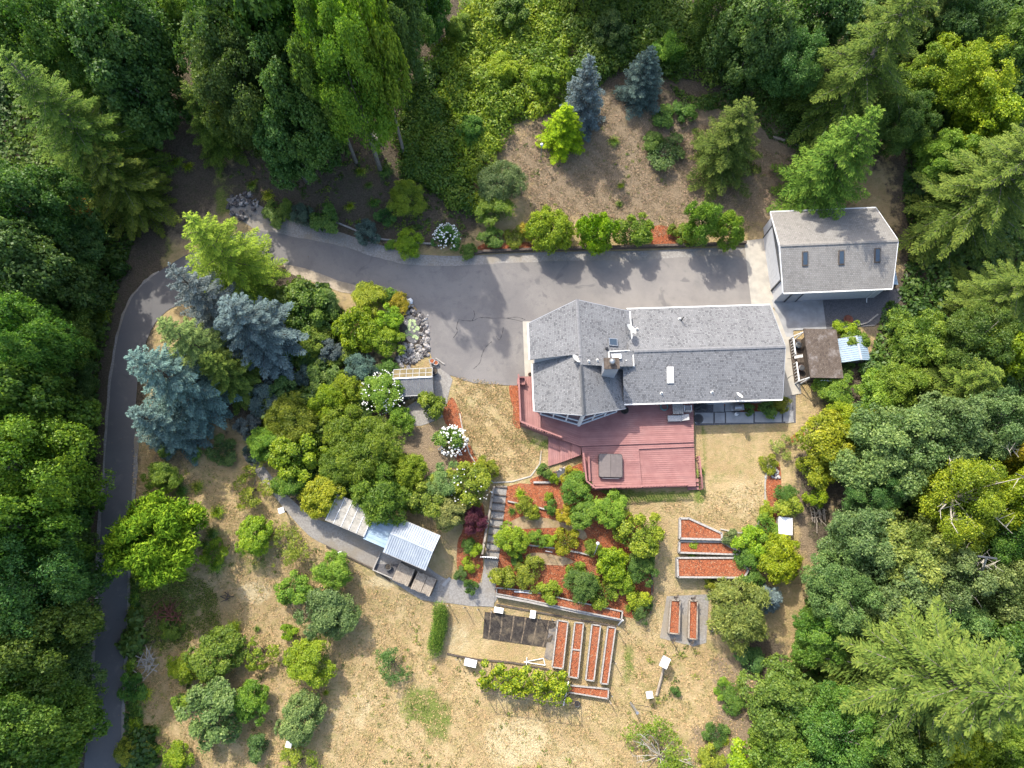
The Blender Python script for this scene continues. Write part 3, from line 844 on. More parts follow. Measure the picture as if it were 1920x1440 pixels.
railing([at(1307, 858, ZD - .3), at(1311, 896, ZD - .3), at(1313, 918, .25)], .8)
MB().box(*[0] * 6) if False else None
for k in range(4):
    z = ZD - .28 - .17 * (k + 1)
    a, b, c, d = [at(x, y, z) for x, y in ((1289, 898 + k * 7.2), (1310, 897 + k * 7.2), (1310.5, 903.6 + k * 7.2), (1289.3, 904.6 + k * 7.2))]
    MB().slab([a, b, c, d], .05).build('stair_tread', MAT['red'], deck)
for x0, x1, y0, y1 in [(1102, 1105.5, 856, 902), (1115, 1165, 909.5, 911.5)]:
    z = ZD + .3
    P = dpx([(x0, y0), (x1, y0), (x1 + 2, y1), (x0 + 2, y1)], z)
    MB().slab(P, .05).build('bench_top', MAT['red_side'], deck)
    MB().slab([(p.x * .97 + P[0].x * .03, p.y, z - .05) for p in P], .38).build('bench_base', MAT['red_side'], deck)

# hot tub
tb = at(1145, 873, ZD + .35)
tub = thing('hot_tub', 'square hot tub under a brown folding cover on the red deck', 'hot tub', (tb.x, tb.y, ZD - .14), R(-1.5))
def rounded(w, d, r, n=5):
    out = []
    for sx, sy, a0 in ((1, 1, 0), (-1, 1, 90), (-1, -1, 180), (1, -1, 270)):
        for k in range(n + 1):
            a = R(a0 + 90 * k / n); out.append((sx * (w / 2 - r) + r * math.cos(a), sy * (d / 2 - r) + r * math.sin(a)))
    return out
MB().prism(rounded(2.12, 2.12, .2), 0, .40).build('shell', MAT['dark'], tub)
MB().prism(rounded(2.2, 2.2, .22), .40, .45).build('skirt', MAT['dark'], tub)
for s in (-1, 1):
    pts = [p for p in rounded(2.1, 2.1, .17) if p[0] * s >= 0]
    pts = [(.012 * s, 1.05), (.012 * s, -1.05)] + pts if s > 0 else [(-.012, -1.05), (-.012, 1.05)] + pts
    ang = sorted(pts, key=lambda p: math.atan2(p[1], p[0] - .5 * s))
    MB().slab([(x, y, .49 + .04 * (1 - abs(x) / 1.05)) for x, y in ang], .1).build('cover', MAT['hottub'], tub)
MB().tube([(-.75, -1.14, .45), (-.75, -1.2, .58), (.75, -1.2, .58), (.75, -1.14, .45)], .02, 6).build('lifter_bar', MAT['steel'], tub)

# garden furniture on deck and patio
def lounger(px, py, z, rz, label, mat):
    p = at(px, py, z + .35)
    o = thing('sun_lounger', label, 'lounger', (p.x, p.y, z), rz)
    MB().box(-.95, .35, -.3, .3, .28, .33).build('frame', MAT['wood_grey'], o)
    MB().box(-.93, .35, -.28, .28, .33, .42).build('cushion', mat, o, bevel=.03)
    MB().slab([(.35, -.28, .42), (.95, -.28, .78), (.95, .28, .78), (.35, .28, .42)], .09).build('backrest', mat, o)
    for x in (-.85, .3):
        for y in (-.26, .26): MB().box(x - .03, x + .03, y - .03, y + .03, 0, .28).build('leg', MAT['wood_grey'], o)
lounger(1271, 784, ZD, R(2), 'pale grey cushioned lounger at the shadow edge on the red deck', MAT['cushion'])
p = at(1271, 766, ZD + .6)
o = thing('patio_table', 'slatted grey table under the eave beside the lounger', 'table', (p.x, p.y, ZD), 0)
for k in range(5): MB().box(-.5 + k * .2, -.33 + k * .2, -.55, .45, .68, .72).build('slat', MAT['wood_grey'], o)
for x in (-.42, .42):
    for y in (-.45, .38): MB().box(x - .03, x + .03, y - .03, y + .03, 0, .68).build('leg', MAT['steel'], o)
MB().box(-.48, .48, -.5, .4, .63, .675).build('frame', MAT['steel'], o)
def chair(px, py, z, rz, label, mat, mat2):
    p = at(px, py, z + .45)
    o = thing('patio_chair', label, 'chair', (p.x, p.y, z), rz)
    MB().box(-.3, .3, -.3, .3, .38, .5).build('seat', mat, o, bevel=.03)
    MB().slab([(-.3, .26, .95), (.3, .26, .95), (.3, .38, 1.0), (-.3, .38, 1.0)], .55).build('backrest', mat, o)
    for s in (-1, 1):
        MB().box(s * .33 - .04, s * .33 + .04, -.3, .3, .58, .63).build('armrest', mat2, o)
        for y in (-.27, .27): MB().box(s * .33 - .03, s * .33 + .03, y - .03, y + .03, 0, .58).build('leg', mat2, o)
chair(1289, 766, ZD, R(180), 'white deck chair against the house beside the slatted table', MAT['cushion'], MAT['white'])
chair(1318, 763, .1, R(170), 'grey padded chair in the patio shade', MAT['charcoal'], MAT['charcoal'])
chair(1303, 760, .1, R(200), 'dark grey chair beside the deck end of the patio', MAT['charcoal'], MAT['dark'])
chair(977, 716, ZD, R(0), 'red wooden chair at the north end of the west deck', MAT['red_side'], MAT['red_side'])
p = at(1245, 763, ZD)
m = MB()
for k in range(5):
    r0 = .30 + .035 * (k % 3); m.tube([(r0 * math.cos(a) + random.uniform(-.02, .02), r0 * math.sin(a), .03 + .03 * k) for a in np.linspace(0, 2 * math.pi, 22)], .022, 5)
tag(m.build('garden_hose', MAT['teal']), 'coiled teal garden hose on the deck under the eave', 'hose').location = (p.x, p.y, ZD)
p = at(1171, 769, ZD + .4)
pl = thing('planter', 'round black planter at the inner corner of deck and house', 'planter', (p.x, p.y, ZD))
MB().lathe([(0, 0), (.26, 0), (.34, .5), (.38, .5), (.38, .44), (.31, .42), (0, .4)], 20).build('tub', MAT['dark'], pl, smooth=True)
MB().lathe([(0, .43), (.3, .43)], 16).build('soil', MAT['soil_dark'], pl)
p = at(1310, 785, .1)
pl = thing('round_mat', 'dark round mat on the first patio slab by the deck', 'mat', (p.x, p.y, .1))
MB().lathe([(0, .025), (.42, .025), (.46, .005)], 24).build('mat_disc', MAT['dark'], pl)
MB().lathe([(.36, .027), (.40, .034), (.43, .027)], 24).build('mat_rim', MAT['charcoal'], pl)
# gas grill
p = at(1383, 764, .9)
g = thing('gas_grill', 'steel gas grill with side shelves standing on the patio slabs', 'grill', (p.x, p.y, .1), R(4))
MB().box(-.36, .36, -.24, .24, .1, .72).build('cabinet', MAT['charcoal'], g)
MB().box(-.62, .62, -.27, .27, .72, .78).build('shelf', MAT['steel'], g)
m = MB(); n = 8
for i in range(n):
    a0, a1 = math.pi * i / n, math.pi * (i + 1) / n
    m.add([(-.34, .25 * math.cos(a0), .8 + .26 * math.sin(a0)), (.34, .25 * math.cos(a0), .8 + .26 * math.sin(a0)), (.34, .25 * math.cos(a1), .8 + .26 * math.sin(a1)), (-.34, .25 * math.cos(a1), .8 + .26 * math.sin(a1))], [[0, 1, 2, 3]])
hood = m.build('hood', MAT['steel'], g, smooth=True)
MB().tube([(-.25, -.3, .92), (.25, -.3, .92)], .02, 6).build('handle', MAT['steel'], hood)
for x in (-.3, .3): MB().tube([(x, -.2, .08), (x + .05, -.2, .08)], .08, 10).build('wheel', MAT['dark'], g)
p = at(1381, 776, .3)
b = thing('gas_bottle', 'white gas bottle on the patio before the grill', 'bottle', (p.x, p.y, .1))
MB().lathe([(0, 0), (.16, .02), (.18, .1), (.18, .32), (.1, .42), (.04, .44)], 16).build('tank', MAT['white'], b, smooth=True)
MB().lathe([(.1, .42), (.1, .52), (.12, .52)], 12).tube([(0, 0, .4), (0, 0, .5)], .03, 6).build('collar', MAT['steel'], b)

# ------------------------------------------------------------------ garage
GO, GA = Vector((30.75, 30.3, 0)), R(2.55)
gar = thing('garage', 'detached garage with greige shingle roof and white walls', 'garage', GO, GA)
gx, gy, ge, gr = 5.2, 4.27, 3.05, 4.75
zg = lambda y: gr - (gr - ge) / gy * abs(y + .12)
def gwall(a, b, name='wall'):
    return a
wall_run([(-gx + .2, -gy + .28), (gx - .2, -gy + .28), (gx - .2, -.12), (gx - .2, gy - .28), (-gx + .2, gy - .28), (-gx + .2, -.12)], -.05, lambda x, y: zg(y) - .15).build('wall', MAT['garage_wall'], gar)
roof_plane('roof', [(-gx, gy, zg(gy)), (-gx - .35, -.12, zg(-.12)), (gx + .45, -.12, zg(-.12)), (gx, gy, zg(gy))], .14, MAT['shingle_tan'], gar)
rs = roof_plane('roof', [(-gx - .35, -.12, zg(-.12)), (-gx, -gy, zg(-gy)), (gx, -gy, zg(-gy)), (gx + .45, -.12, zg(-.12))], .14, MAT['shingle_tan'], gar)
for p, q in [((-gx, -gy - .06, zg(-gy) - .06), (gx, -gy - .06, zg(-gy) - .06)), ((-gx, gy + .06, zg(gy) - .06), (gx, gy + .06, zg(gy) - .06))]:
    MB().bar(p, q, .12, .12).build('gutter', MAT['gutter'], gar)
for s in (-1, 1):
    e = -gx if s < 0 else gx
    k = -gx - .35 if s < 0 else gx + .45
    MB().bar((e + .03 * s, -gy, zg(-gy) - .07), (k + .03 * s, -.12, zg(-.12) - .07), .05, .2).bar((e + .03 * s, gy, zg(gy) - .07), (k + .03 * s, -.12, zg(-.12) - .07), .05, .2).build('fascia', MAT['white'], gar)
MAT['cap_tan'] = mottled('greige_ridge', (.24, .225, .20), (.33, .31, .28), 5, .9, .2, .2)
ridge_caps(gar, (-gx - .33, -.12, 4.79), (gx + .43, -.12, 4.79), MAT['cap_tan'])
def gl(px, py, z):
    p = at(px, py, z) - GO; c, s = math.cos(GA), math.sin(GA)
    return Vector((p.x * c + p.y * s, -p.x * s + p.y * c, z))
for x, y in [(1510, 485), (1578, 483), (1645.5, 479)]:
    p = gl(x, y, 4.1)
    for _ in range(5): p = gl(x, y, zg(p.y) + .1)
    f = MB().slab([(p.x + a * .27, p.y + b * .62, zg(p.y + b * .62) + .12) for a, b in ((-1, -1), (1, -1), (1, 1), (-1, 1))], .2).build('skylight', MAT['wood_dark'], gar)
    MB().slab([(p.x + a * .20, p.y + b * .53, zg(p.y + b * .53) + .135) for a, b in ((-1, -1), (1, -1), (1, 1), (-1, 1))], .01).build('pane', MAT['glass'], f)
# sliding door on the west wall, boards and rails
dr = MB()
for k in range(14): dr.box(-gx + .08, -gx + .16, -2.7 + k * .4, -2.7 + k * .4 + .385, .05, 2.75)
door = dr.build('door', MAT['garage_wall'], gar)
MB().box(-gx + .04, -gx + .19, -3.0, 3.3, 2.75, 2.92).build('track', MAT['charcoal'], door)
for y in (-2.78, 2.93): MB().box(-gx + .05, -gx + .18, y - .06, y + .06, 0, 2.75).build('jamb', MAT['charcoal'], gar)
dd = MB().box(-3.9, -2.95, -gy + .2, -gy + .27, .05, 2.1).build('side_door', MAT['siding'], gar)
for x in (-3.97, -2.88): MB().box(x - .05, x + .05, -gy + .17, -gy + .275, 0, 2.15).build('door_jamb', MAT['charcoal'], dd)
MB().box(-3.05, -2.98, -gy + .12, -gy + .2, 1.0, 1.08).build('handle', MAT['steel'], dd)
MB().tube([(4.2, -gy + .2, 2.9), (4.2, -gy + .2, .2), (4.2, -gy - .2, .05)], .05, 6).build('downpipe', MAT['gutter'], gar)
# lean-to of ribbed metal on the east end
ln = thing('lean_to', 'narrow lean-to with pale ribbed metal roof on the east side of the garage', 'lean-to', GO + Vector((gx - .15, 0, 0)), GA)
for k in range(16):
    y = -3.2 + k * .42
    MB().slab([(0, y, 2.25), (1.55, y, 1.85), (1.55, y + .40, 1.85), (0, y + .40, 2.25)], .02).build('roof_sheet', MAT['metal_blue'], ln)
    MB().bar((0, y + .41, 2.27), (1.55, y + .41, 1.87), .035, .05).build('roof_rib', MAT['metal_blue'], ln)
for y in (-3.1, 0, 3.3): MB().box(1.4, 1.5, y - .05, y + .05, 0, 1.86).build('post', MAT['wood_dark'], ln)
# fire ring and small bits on the gravel pad
p = gp(1588, 601)
fr = thing('fire_pit', 'rusty round fire pit on the dark gravel pad', 'fire pit', p)
MB().lathe([(.28, .05), (.42, .22), (.46, .34), (.40, .34), (.30, .16), (0, .10)], 20).build('bowl', MAT['terracotta'], fr, smooth=True)
for k in range(3):
    a = k * 2.1; MB().tube([(.25 * math.cos(a), .25 * math.sin(a), .1), (.34 * math.cos(a), .34 * math.sin(a), 0)], .025, 5).build('leg', MAT['terracotta'], fr)

# ------------------------------------------------------------------ brown shed with porch rail, and the little metal shed
SO = Vector((29.2, 20.0, 0)); SA = R(1.5)
sh = thing('garden_shed', 'shed with weathered brown shingle roof and white porch lattice', 'shed', SO, SA)
sz = lambda x: 2.75 - .16 * (x + 1.6)
wall_run([(-1.0, -2.1), (1.35, -2.1), (1.35, 2.1), (-1.0, 2.1)], 0, lambda x, y: sz(x) - .12).build('wall', MAT['wood_dark'], sh)
roof_plane('roof', [(-1.6, -2.4, sz(-1.6)), (1.6, -2.4, sz(1.6)), (1.6, 2.4, sz(1.6)), (-1.6, 2.4, sz(-1.6))], .12, MAT['shingle_brown'], sh)
MB().bar((-1.66, -2.4, sz(-1.6) - .05), (-1.66, 2.4, sz(-1.6) - .05), .1, .16).build('fascia', MAT['wood_dark'], sh)
MB().box(-2.15, -1.0, -2.2, 2.2, .1, .22).build('porch_floor', MAT['wood_dark'], sh)
for y in (-2.25, 2.2):
    MB().bar((-2.1, y, 0), (-2.1, y, 1.0), .09, .09).bar((-1.55, y, 0), (-1.55, y, 2.55), .09, .09).build('post', MAT['white'], sh)
    MB().bar((-2.15, y, 1.0), (-1.5, y, 2.45), .08, .08).build('brace', MAT['white'], sh)
for y0, y1 in ((-2.2, -.35), (.45, 2.15)):
    MB().bar((-2.05, y0, 1.0), (-2.05, y1, 1.0), .12, .07).bar((-1.8, y0, .5), (-1.8, y1, .5), .05, .08).build('rail', MAT['white'], sh)
    for k in range(7):
        y = y0 + (y1 - y0) * k / 6; MB().bar((-2.05, y, .2), (-2.05, y, 1.0), .05, .05).build('baluster', MAT['white'], sh)
for k in range(7):
    x = -2.15 + k * .12; MB().box(x, x + .07, .0 + .02 * k, .28 + .02 * k, .9, .96).build('gate_slat', MAT['white'], sh)
for k in range(8):
    x = -.6 + k * .27; MB().bar((x, -2.45, .3), (x + .35, -2.45, 1.9), .05, .04).build('lattice_slat', MAT['white'], sh)
for i, (x, y, mt, nm, lab) in enumerate([(-1.55, 1.4, 'blue_tarp', 'storage_bin', 'faded blue bin on the shed porch behind the rail'), (-1.5, -.9, 'terracotta', 'storage_bin', 'rust red bin on the shed porch near the gate')]):
    b = thing(nm, lab, 'bin', SO + Vector((x, y, .22)))
    MB().lathe([(0, 0), (.22, 0), (.28, .5), (.31, .52), (.31, .56), (0, .58)], 14).build('tub', MAT[mt], b, smooth=True)
    MB().lathe([(0, .6), (.2, .6), (.3, .56)], 14).build('lid', MAT['charcoal'], b)
mo = at(1602, 654, 1.7); ms = thing('metal_shed', 'little shed with pale blue ribbed metal gable roof', 'shed', (mo.x, mo.y, 0), R(4))
mw, md_ = 1.32, 1.18
zm = lambda x: 1.95 - .32 * abs(x - .3)
wall_run([(-mw + .1, -md_ + .1), (.3, -md_ + .1), (mw - .1, -md_ + .1), (mw - .1, md_ - .1), (.3, md_ - .1), (-mw + .1, md_ - .1)], 0, lambda x, y: zm(x) - .04).build('wall', MAT['steel'], ms)
for k in range(11):
    y = -md_ + k * 2 * md_ / 11; y2 = y + 2 * md_ / 11
    for x in (-mw, mw):
        MB().slab([(x, y, zm(x)), (.3, y, zm(.3)), (.3, y2 - .03, zm(.3)), (x, y2 - .03, zm(x))], .015).build('roof_sheet', MAT['metal_blue'], ms)
        MB().bar((x, y2 - .015, zm(x) + .015), (.3, y2 - .015, zm(.3) + .015), .03, .045).build('roof_rib', MAT['metal'], ms)
MB().bar((.3, -md_ - .02, zm(.3) + .03), (.3, md_ + .02, zm(.3) + .03), .2, .04).build('ridge_cap', MAT['metal'], ms)
# ------------------------------------------------------------------ greenhouse
go = at(775, 716, 1.6)
gh = thing('greenhouse', 'small greenhouse with yellowed north panes and white ridge', 'greenhouse', (go.x, go.y, 0), R(3))
gw, gd = 1.82, 1.28
zgh = lambda y: 2.15 - .52 * abs(y - .25)
fr = MB()
xs_ = [-gw + k * 2 * gw / 6 for k in range(7)]
for x in xs_:
    fr.bar((x, -gd, zgh(-gd)), (x, .25, zgh(.25)), .035, .035).bar((x, gd, zgh(gd)), (x, .25, zgh(.25)), .05, .05).bar((x, -gd, 0), (x, -gd, zgh(-gd)), .05, .05).bar((x, gd, 0), (x, gd, zgh(gd)), .05, .05)
for y in (-gd, gd): fr.bar((-gw, y, zgh(y)), (gw, y, zgh(y)), .06, .06)
fr.bar((-gw, .75, zgh(.75)), (gw, .75, zgh(.75)), .05, .05)
fr.build('frame', MAT['alu'], gh)
MB().bar((-gw - .03, .25, zgh(.25) + .04), (gw + .03, .25, zgh(.25) + .04), .12, .05).build('ridge', MAT['white'], gh)
for k in range(6):
    a, b = xs_[k] + .03, xs_[k + 1] - .03
    MB().slab([(a, .27, zgh(.27)), (b, .27, zgh(.27)), (b, gd, zgh(gd)), (a, gd, zgh(gd))], .01).build('pane', MAT['gh_amber'], gh)
    MB().slab([(a, -gd, zgh(-gd)), (b, -gd, zgh(-gd)), (b, .23, zgh(.23)), (a, .23, zgh(.23))], .01).build('pane', MAT['gh_glass'], gh)
    for y in (-gd, gd): MB().box(a, b, y - .005, y + .005, .05, zgh(y) - .05).build('pane', MAT['gh_glass'], gh)
for x in (-gw, gw): MB().add([(x, -gd, 0), (x, gd, 0), (x, gd, zgh(gd)), (x, .25, zgh(.25)), (x, -gd, zgh(-gd))], [[0, 1, 2, 3, 4]]).build('end_wall', MAT['gh_glass'], gh)
for i, (x, mt) in enumerate([(-.75, 'cushion'), (.35, 'teal'), (1.2, 'wood_grey')]):
    b = thing('plant_tray', ['pale tray on the greenhouse bench', 'teal tray on the greenhouse bench', 'timber tray on the greenhouse bench by the door'][i], 'tray', (go.x + x, go.y - .75, .75), R(3))
    MB().box(-.35, .35, -.3, .3, 0, .05).box(-.35, .35, -.3, -.27, .05, .14).box(-.35, .35, .27, .3, .05, .14).box(-.35, -.32, -.27, .27, .05, .14).box(.32, .35, -.27, .27, .05, .14).build('tray_body', MAT[mt], b)
    for lx in (-.3, .3): MB().box(lx - .03, lx + .03, -.25, .25, -.75, 0).build('stand', MAT['wood_dark'], b)
def pot(px, py, r, h, mat, label, z=0, name='plant_pot', cat='pot'):
    p = gp(px, py)
    o = thing(name, label, cat, p)
    MB().lathe([(0, 0), (r * .75, 0), (r, h), (r * 1.08, h), (r * 1.08, h * .9), (r * .88, h * .88), (0, h * .85)], 18).build('pot_body', MAT[mat], o, smooth=True)
    MB().lathe([(0, h * .88), (r * .85, h * .88)], 14).build('soil', MAT['mulch'] if mat == 'pot' else MAT['soil_dark'], o)
pot(811, 679, .24, .45, 'pot', 'grey pot nearest the pond rocks')
pot(818, 682, .24, .4, 'pot', 'grey pot filled with red mulch beside the driveway corner')
pot(815, 699, .34, .7, 'dark', 'large black tub at the corner of the greenhouse', name='water_tub', cat='tub')
pot(755, 751, .3, .5, 'charcoal', 'dark tub behind the greenhouse', name='water_tub', cat='tub')
pot(994, 704, .2, .35, 'terracotta', 'pot with a small green plant at the deck corner')
p = gp(768, 750)
m = MB()
m.tube([(0, 0, .1), (.3, -.15, .6), (.55, -.2, 1.1)], .025, 6)
tag(m.build('leaning_rake', MAT['wood']), 'wooden tool leaning on the back of the greenhouse', 'tool').location = p
p0, p1 = gp(817, 672), gp(834, 684)
tag(MB().bar(p0 + Vector((0, 0, .1)), p1 + Vector((0, 0, .1)), .12, .12).build('timber_edging', MAT['wood_grey']), 'short pale timber at the driveway corner by the pots', 'timber')

# ------------------------------------------------------------------ pond
po = gp(772, 618)
pond = thing('pond', 'kidney shaped pond ringed with stones beside the driveway', 'pond', (0, 0, 0))
wpts = [gp(*q).xy for q in [(760, 594), (772, 592), (782, 602), (786, 618), (786, 634), (778, 644), (766, 640), (758, 625), (754, 608)]]
wsm = [p.xy for p in smooth_loop([Vector((p.x, p.y, 0)) for p in wpts], 4)]
obj('water', drape_mesh('water', wsm, .06), MAT['water'], pond)
bedpts = [p.xy for p in smooth_loop([Vector((*gp(*q).xy, 0)) for q in [(745, 574), (768, 574), (788, 590), (799, 618), (800, 645), (795, 665), (778, 680), (752, 680), (742, 660), (745, 620)]], 4)]
obj('pond_bed', drape_mesh('pond_bed', bedpts, .03), MAT['soil_dark'], pond)
lilyme = bpy.data.meshes.new('lily_pad')
vs = [(0, 0, 0)] + [(.17 * math.cos(a), .17 * math.sin(a), .008 * (k % 2)) for k, a in enumerate(np.linspace(.25, 2 * math.pi - .25, 11))]
lilyme.from_pydata(vs, [], [[0, i, i + 1] for i in range(1, 11)]); lilyme.materials.append(MAT['pad_leaf'])
rp = random.Random(3)
for k in range(30):
    a = gp(770 + rp.uniform(-8, 15), 617 + rp.uniform(-16, 18))
    l = obj('lily_pad', lilyme, None, pond); s = rp.uniform(.6, 1.1)
    l.location = (a.x, a.y, .075 + .003 * (k % 7)); l.rotation_euler = (0, 0, rp.uniform(0, 6)); l.scale = (s, s, s)
rockmes = []
for k in range(5):
    bm = bmesh.new(); bmesh.ops.create_icosphere(bm, subdivisions=1, radius=1)
    for v in bm.verts: v.co *= rp.uniform(.7, 1.2)
    me = bpy.data.meshes.new('rock'); bm.to_mesh(me); bm.free(); me.materials.append(MAT['rock']); rockmes.append(me)
MAT['rock_pale'] = mottled('pale_pond_stone', (.34, .31, .29), (.60, .57, .53), 1.5, .85, .3, .5)
MAT['rock_dark'] = mottled('dark_pond_stone', (.07, .065, .065), (.20, .18, .17), 1.5, .85, .3, .5)
def rocks_along(poly_px, n, lo, hi, spread, seed, parent, pal=(.4, .35)):
    r_ = random.Random(seed)
    pts = smooth_loop([Vector((*gp(*q).xy, 0)) for q in poly_px], 6, closed=False)
    for k in range(n):
        c = pts[int(r_.random() * (len(pts) - 1))]
        x, y = c.x + r_.gauss(0, spread), c.y + r_.gauss(0, spread)
        s = r_.uniform(lo, hi)
        o = obj('rock', rockmes[r_.randrange(5)], None, parent)
        o.location = (x, y, hg(x, y) + s * .25); o.scale = (s * r_.uniform(.8, 1.4), s * r_.uniform(.7, 1.2), s * r_.uniform(.5, .9)); o.rotation_euler = (r_.uniform(-.4, .4), r_.uniform(-.4, .4), r_.uniform(0, 6))
        u = r_.random()
        o.material_slots[0].link = 'OBJECT'
        o.material_slots[0].material = MAT['rock_pale'] if u < pal[0] else (MAT['rock_dark'] if u < pal[0] + pal[1] else MAT['rock'])
rocks_along([(748, 580), (765, 582), (780, 590), (791, 605), (795, 625), (795, 645), (790, 660), (778, 672), (760, 676), (750, 668)], 200, .10, .28, .35, 5, pond)
rocks_along([(765, 650), (775, 660), (762, 668)], 45, .12, .3, .35, 6, pond)
p = gp(768, 567)
tag(obj('boulder', rockmes[0], None), 'white boulder at the driveway edge above the pond', 'boulder')
o = bpy.data.objects['boulder']; o.location = p + Vector((0, 0, .15)); o.scale = (.45, .35, .3)
o.material_slots[0].link = 'OBJECT'; o.material_slots[0].material = MAT['white']

# ------------------------------------------------------------------ timber walls and edgings
def timber_wall(px, h, w, mat, label, cat='retaining wall', z=None, name='retaining_wall', courses=2):
    t = thing(name, label, cat)
    pts = [gp(*q) for q in px]
    for a, b in zip(pts, pts[1:]):
        L = (b - a).length; n = max(1, round(L / 2.4))
        for k in range(n):
            for c in range(courses):
                o = .0 if c % 2 == 0 else .0
                p, q = a.lerp(b, k / n), a.lerp(b, (k + 1) / n - .015 / L)
                zz = hg(p.x, p.y); zq = hg(q.x, q.y); hc = h / courses
                MB().bar(Vector((p.x, p.y, zz + hc * (c + .5) - .05)), Vector((q.x, q.y, zq + hc * (c + .5) - .05)), w + .02 * c, hc * .96).build('timber', mat, t)
    return t
timber_wall([(905, 474), (1000, 470), (1150, 466), (1290, 462), (1398, 457)], .55, .22, MAT['wood_dark'], 'dark timber retaining wall along the north edge of the driveway')
timber_wall([(630, 417), (668, 433), (700, 447), (740, 452), (812, 458)], .2, .16, MAT['wood_grey'], 'low pale log edging on the bank above the gravel strip', 'edging', name='log_edging', courses=1)
timber_wall([(905, 474), (880, 478)], .4, .2, MAT['wood_dark'], 'short dark timber return at the west end of the driveway wall')
timber_wall([(930, 1117), (990, 1128), (1080, 1147), (1164, 1163)], .65, .16, MAT['wood_grey'], 'long low timber wall between mulch terraces and vegetable garden')
timber_wall([(1000, 905), (1030, 905), (1062, 898)], .35, .18, MAT['straw_rock'], 'pale stone edge above the first garden terrace', 'edging', name='stone_edging', courses=1)
timber_wall([(952, 940), (975, 945), (1010, 952), (1060, 965)], .3, .14, MAT['wood_grey'], 'grey timber step across the upper mulch terrace', 'edging', name='timber_edging', courses=1)
timber_wall([(990, 1022), (1040, 1028), (1085, 1036), (1110, 1042)], .3, .14, MAT['wood_grey'], 'grey timber step across the middle mulch terrace', 'edging', name='timber_edging', courses=1)
timber_wall([(1222, 1040), (1222, 1105), (1219, 1150)], .3, .14, MAT['wood_dark'], 'dark timber edge on the east side of the mulch terraces', 'edging', name='timber_edging', courses=1)
timber_wall([(1440, 870), (1434, 905), (1434, 940), (1420, 985), (1390, 1000), (1350, 992)], .14, .12, MAT['concrete'], 'thin curved kerb along the east lawn edge', 'edging', name='lawn_edging', courses=1)
timber_wall([(862, 775), (868, 810), (880, 850), (905, 890), (925, 905), (960, 903), (995, 893), (1012, 870), (1015, 845)], .12, .12, MAT['concrete'], 'thin curved kerb round the west lawn', 'edging', name='lawn_edging', courses=1)
timber_wall([(1600, 612), (1625, 606), (1645, 590)], .25, .14, MAT['wood_grey'], 'grey log at the edge of the dark gravel pad', 'edging', name='log_edging', courses=1)
timber_wall([(838, 1225), (860, 1230), (893, 1236), (960, 1242), (1030, 1255)], .2, .14, MAT['wood_dark'], 'brown board along the south edge of the vegetable garden', 'edging', name='timber_edging', courses=1)
timber_wall([(930, 1133), (1000, 1146), (1075, 1160), (1155, 1174)], .18, .14, MAT['wood_dark'], 'brown board below the long timber wall', 'edging', name='timber_edging', courses=1)
timber_wall([(612, 1024), (655, 1045), (702, 1068), (732, 1090)], .22, .12, MAT['wood_dark'], 'dark board edging below the gravel path by the shed', 'edging', name='timber_edging', courses=1)

# ------------------------------------------------------------------ raised beds
def bed(px, h, label, dip=.1, wall=.10, mat='wood_grey', cross=(), name='raised_bed'):
    P = [gp(x, y, h) for x, y in px]
    zt = max(p.z for p in P) + h
    c = sum((Vector((p.x, p.y, 0)) for p in P), Vector()) / len(P)
    t = thing(name, label, 'raised bed', (c.x, c.y, zt - h))
    Q = [Vector((p.x - c.x, p.y - c.y, 0)) for p in P]
    n = len(Q)
    for i in range(n):
        a, b = Q[i], Q[(i + 1) % n]
        MB().bar(Vector((a.x, a.y, h / 2 - .15)), Vector((b.x, b.y, h / 2 - .15)), wall * .8, h + .3).build('side_board', MAT[mat], t)
        d = (b - a).normalized() * wall * .25
        MB().bar(Vector((a.x, a.y, h)) - d, Vector((b.x, b.y, h)) + d * .2, wall * 1.15, .05).build('cap_board', MAT[mat], t)
    me = MB().slab([(q.x * .97, q.y * .985, h - dip) for q in Q], .1).mesh('mulch_fill')
    obj('mulch_fill', me, MAT['mulch'], t)
    for (s0, s1) in cross:
        a0 = Q[0].lerp(Q[3], s0); b0 = Q[1].lerp(Q[2], s1)
        MB().bar(a0 + Vector((0, 0, h - .02)), b0 + Vector((0, 0, h - .02)), .12, .08).build('cross_board', MAT[mat], t)
    return t
bed([(1046, 1163), (1065, 1166), (1055, 1253), (1035, 1250)], .5, 'long raised mulch bed beside the tilled plot')
bed([(1078, 1167), (1094, 1168), (1083, 1271), (1066, 1268)], .5, 'long raised mulch bed split by a cross board', cross=[(.5, .5)])
bed([(1110, 1171), (1126, 1173), (1113, 1276), (1098, 1274)], .5, 'long raised mulch bed, third from the tilled plot')
bed([(1140, 1175), (1154, 1177), (1139, 1282), (1126, 1281)], .5, 'long raised mulch bed on the garden fence side')
bed([(1066, 1285), (1141, 1292), (1140, 1310), (1066, 1298)], .5, 'short crosswise raised mulch bed below the four long ones')
bed([(1258, 1125), (1275, 1126), (1271, 1188), (1252, 1186)], .35, 'small raised mulch bed on the west half of the pale gravel pad', mat='wood')
bed([(1293, 1126), (1308, 1127), (1304, 1198), (1289, 1196)], .35, 'small raised mulch bed on the pale gravel pad next to the feathery bush', mat='wood')
bed([(1275, 972), (1292, 972), (1352, 1000), (1352, 1012), (1274, 1010)], .45, 'wedge shaped top bed of the three walled mulch terraces', wall=.16)
bed([(1274, 1015), (1352, 1016), (1385, 1034), (1384, 1040), (1273, 1036)], .45, 'middle bed of the three walled mulch terraces', wall=.14)
bed([(1270, 1046), (1378, 1046), (1402, 1068), (1393, 1083), (1270, 1082)], .7, 'deep bottom bed of the three walled mulch terraces', wall=.14)
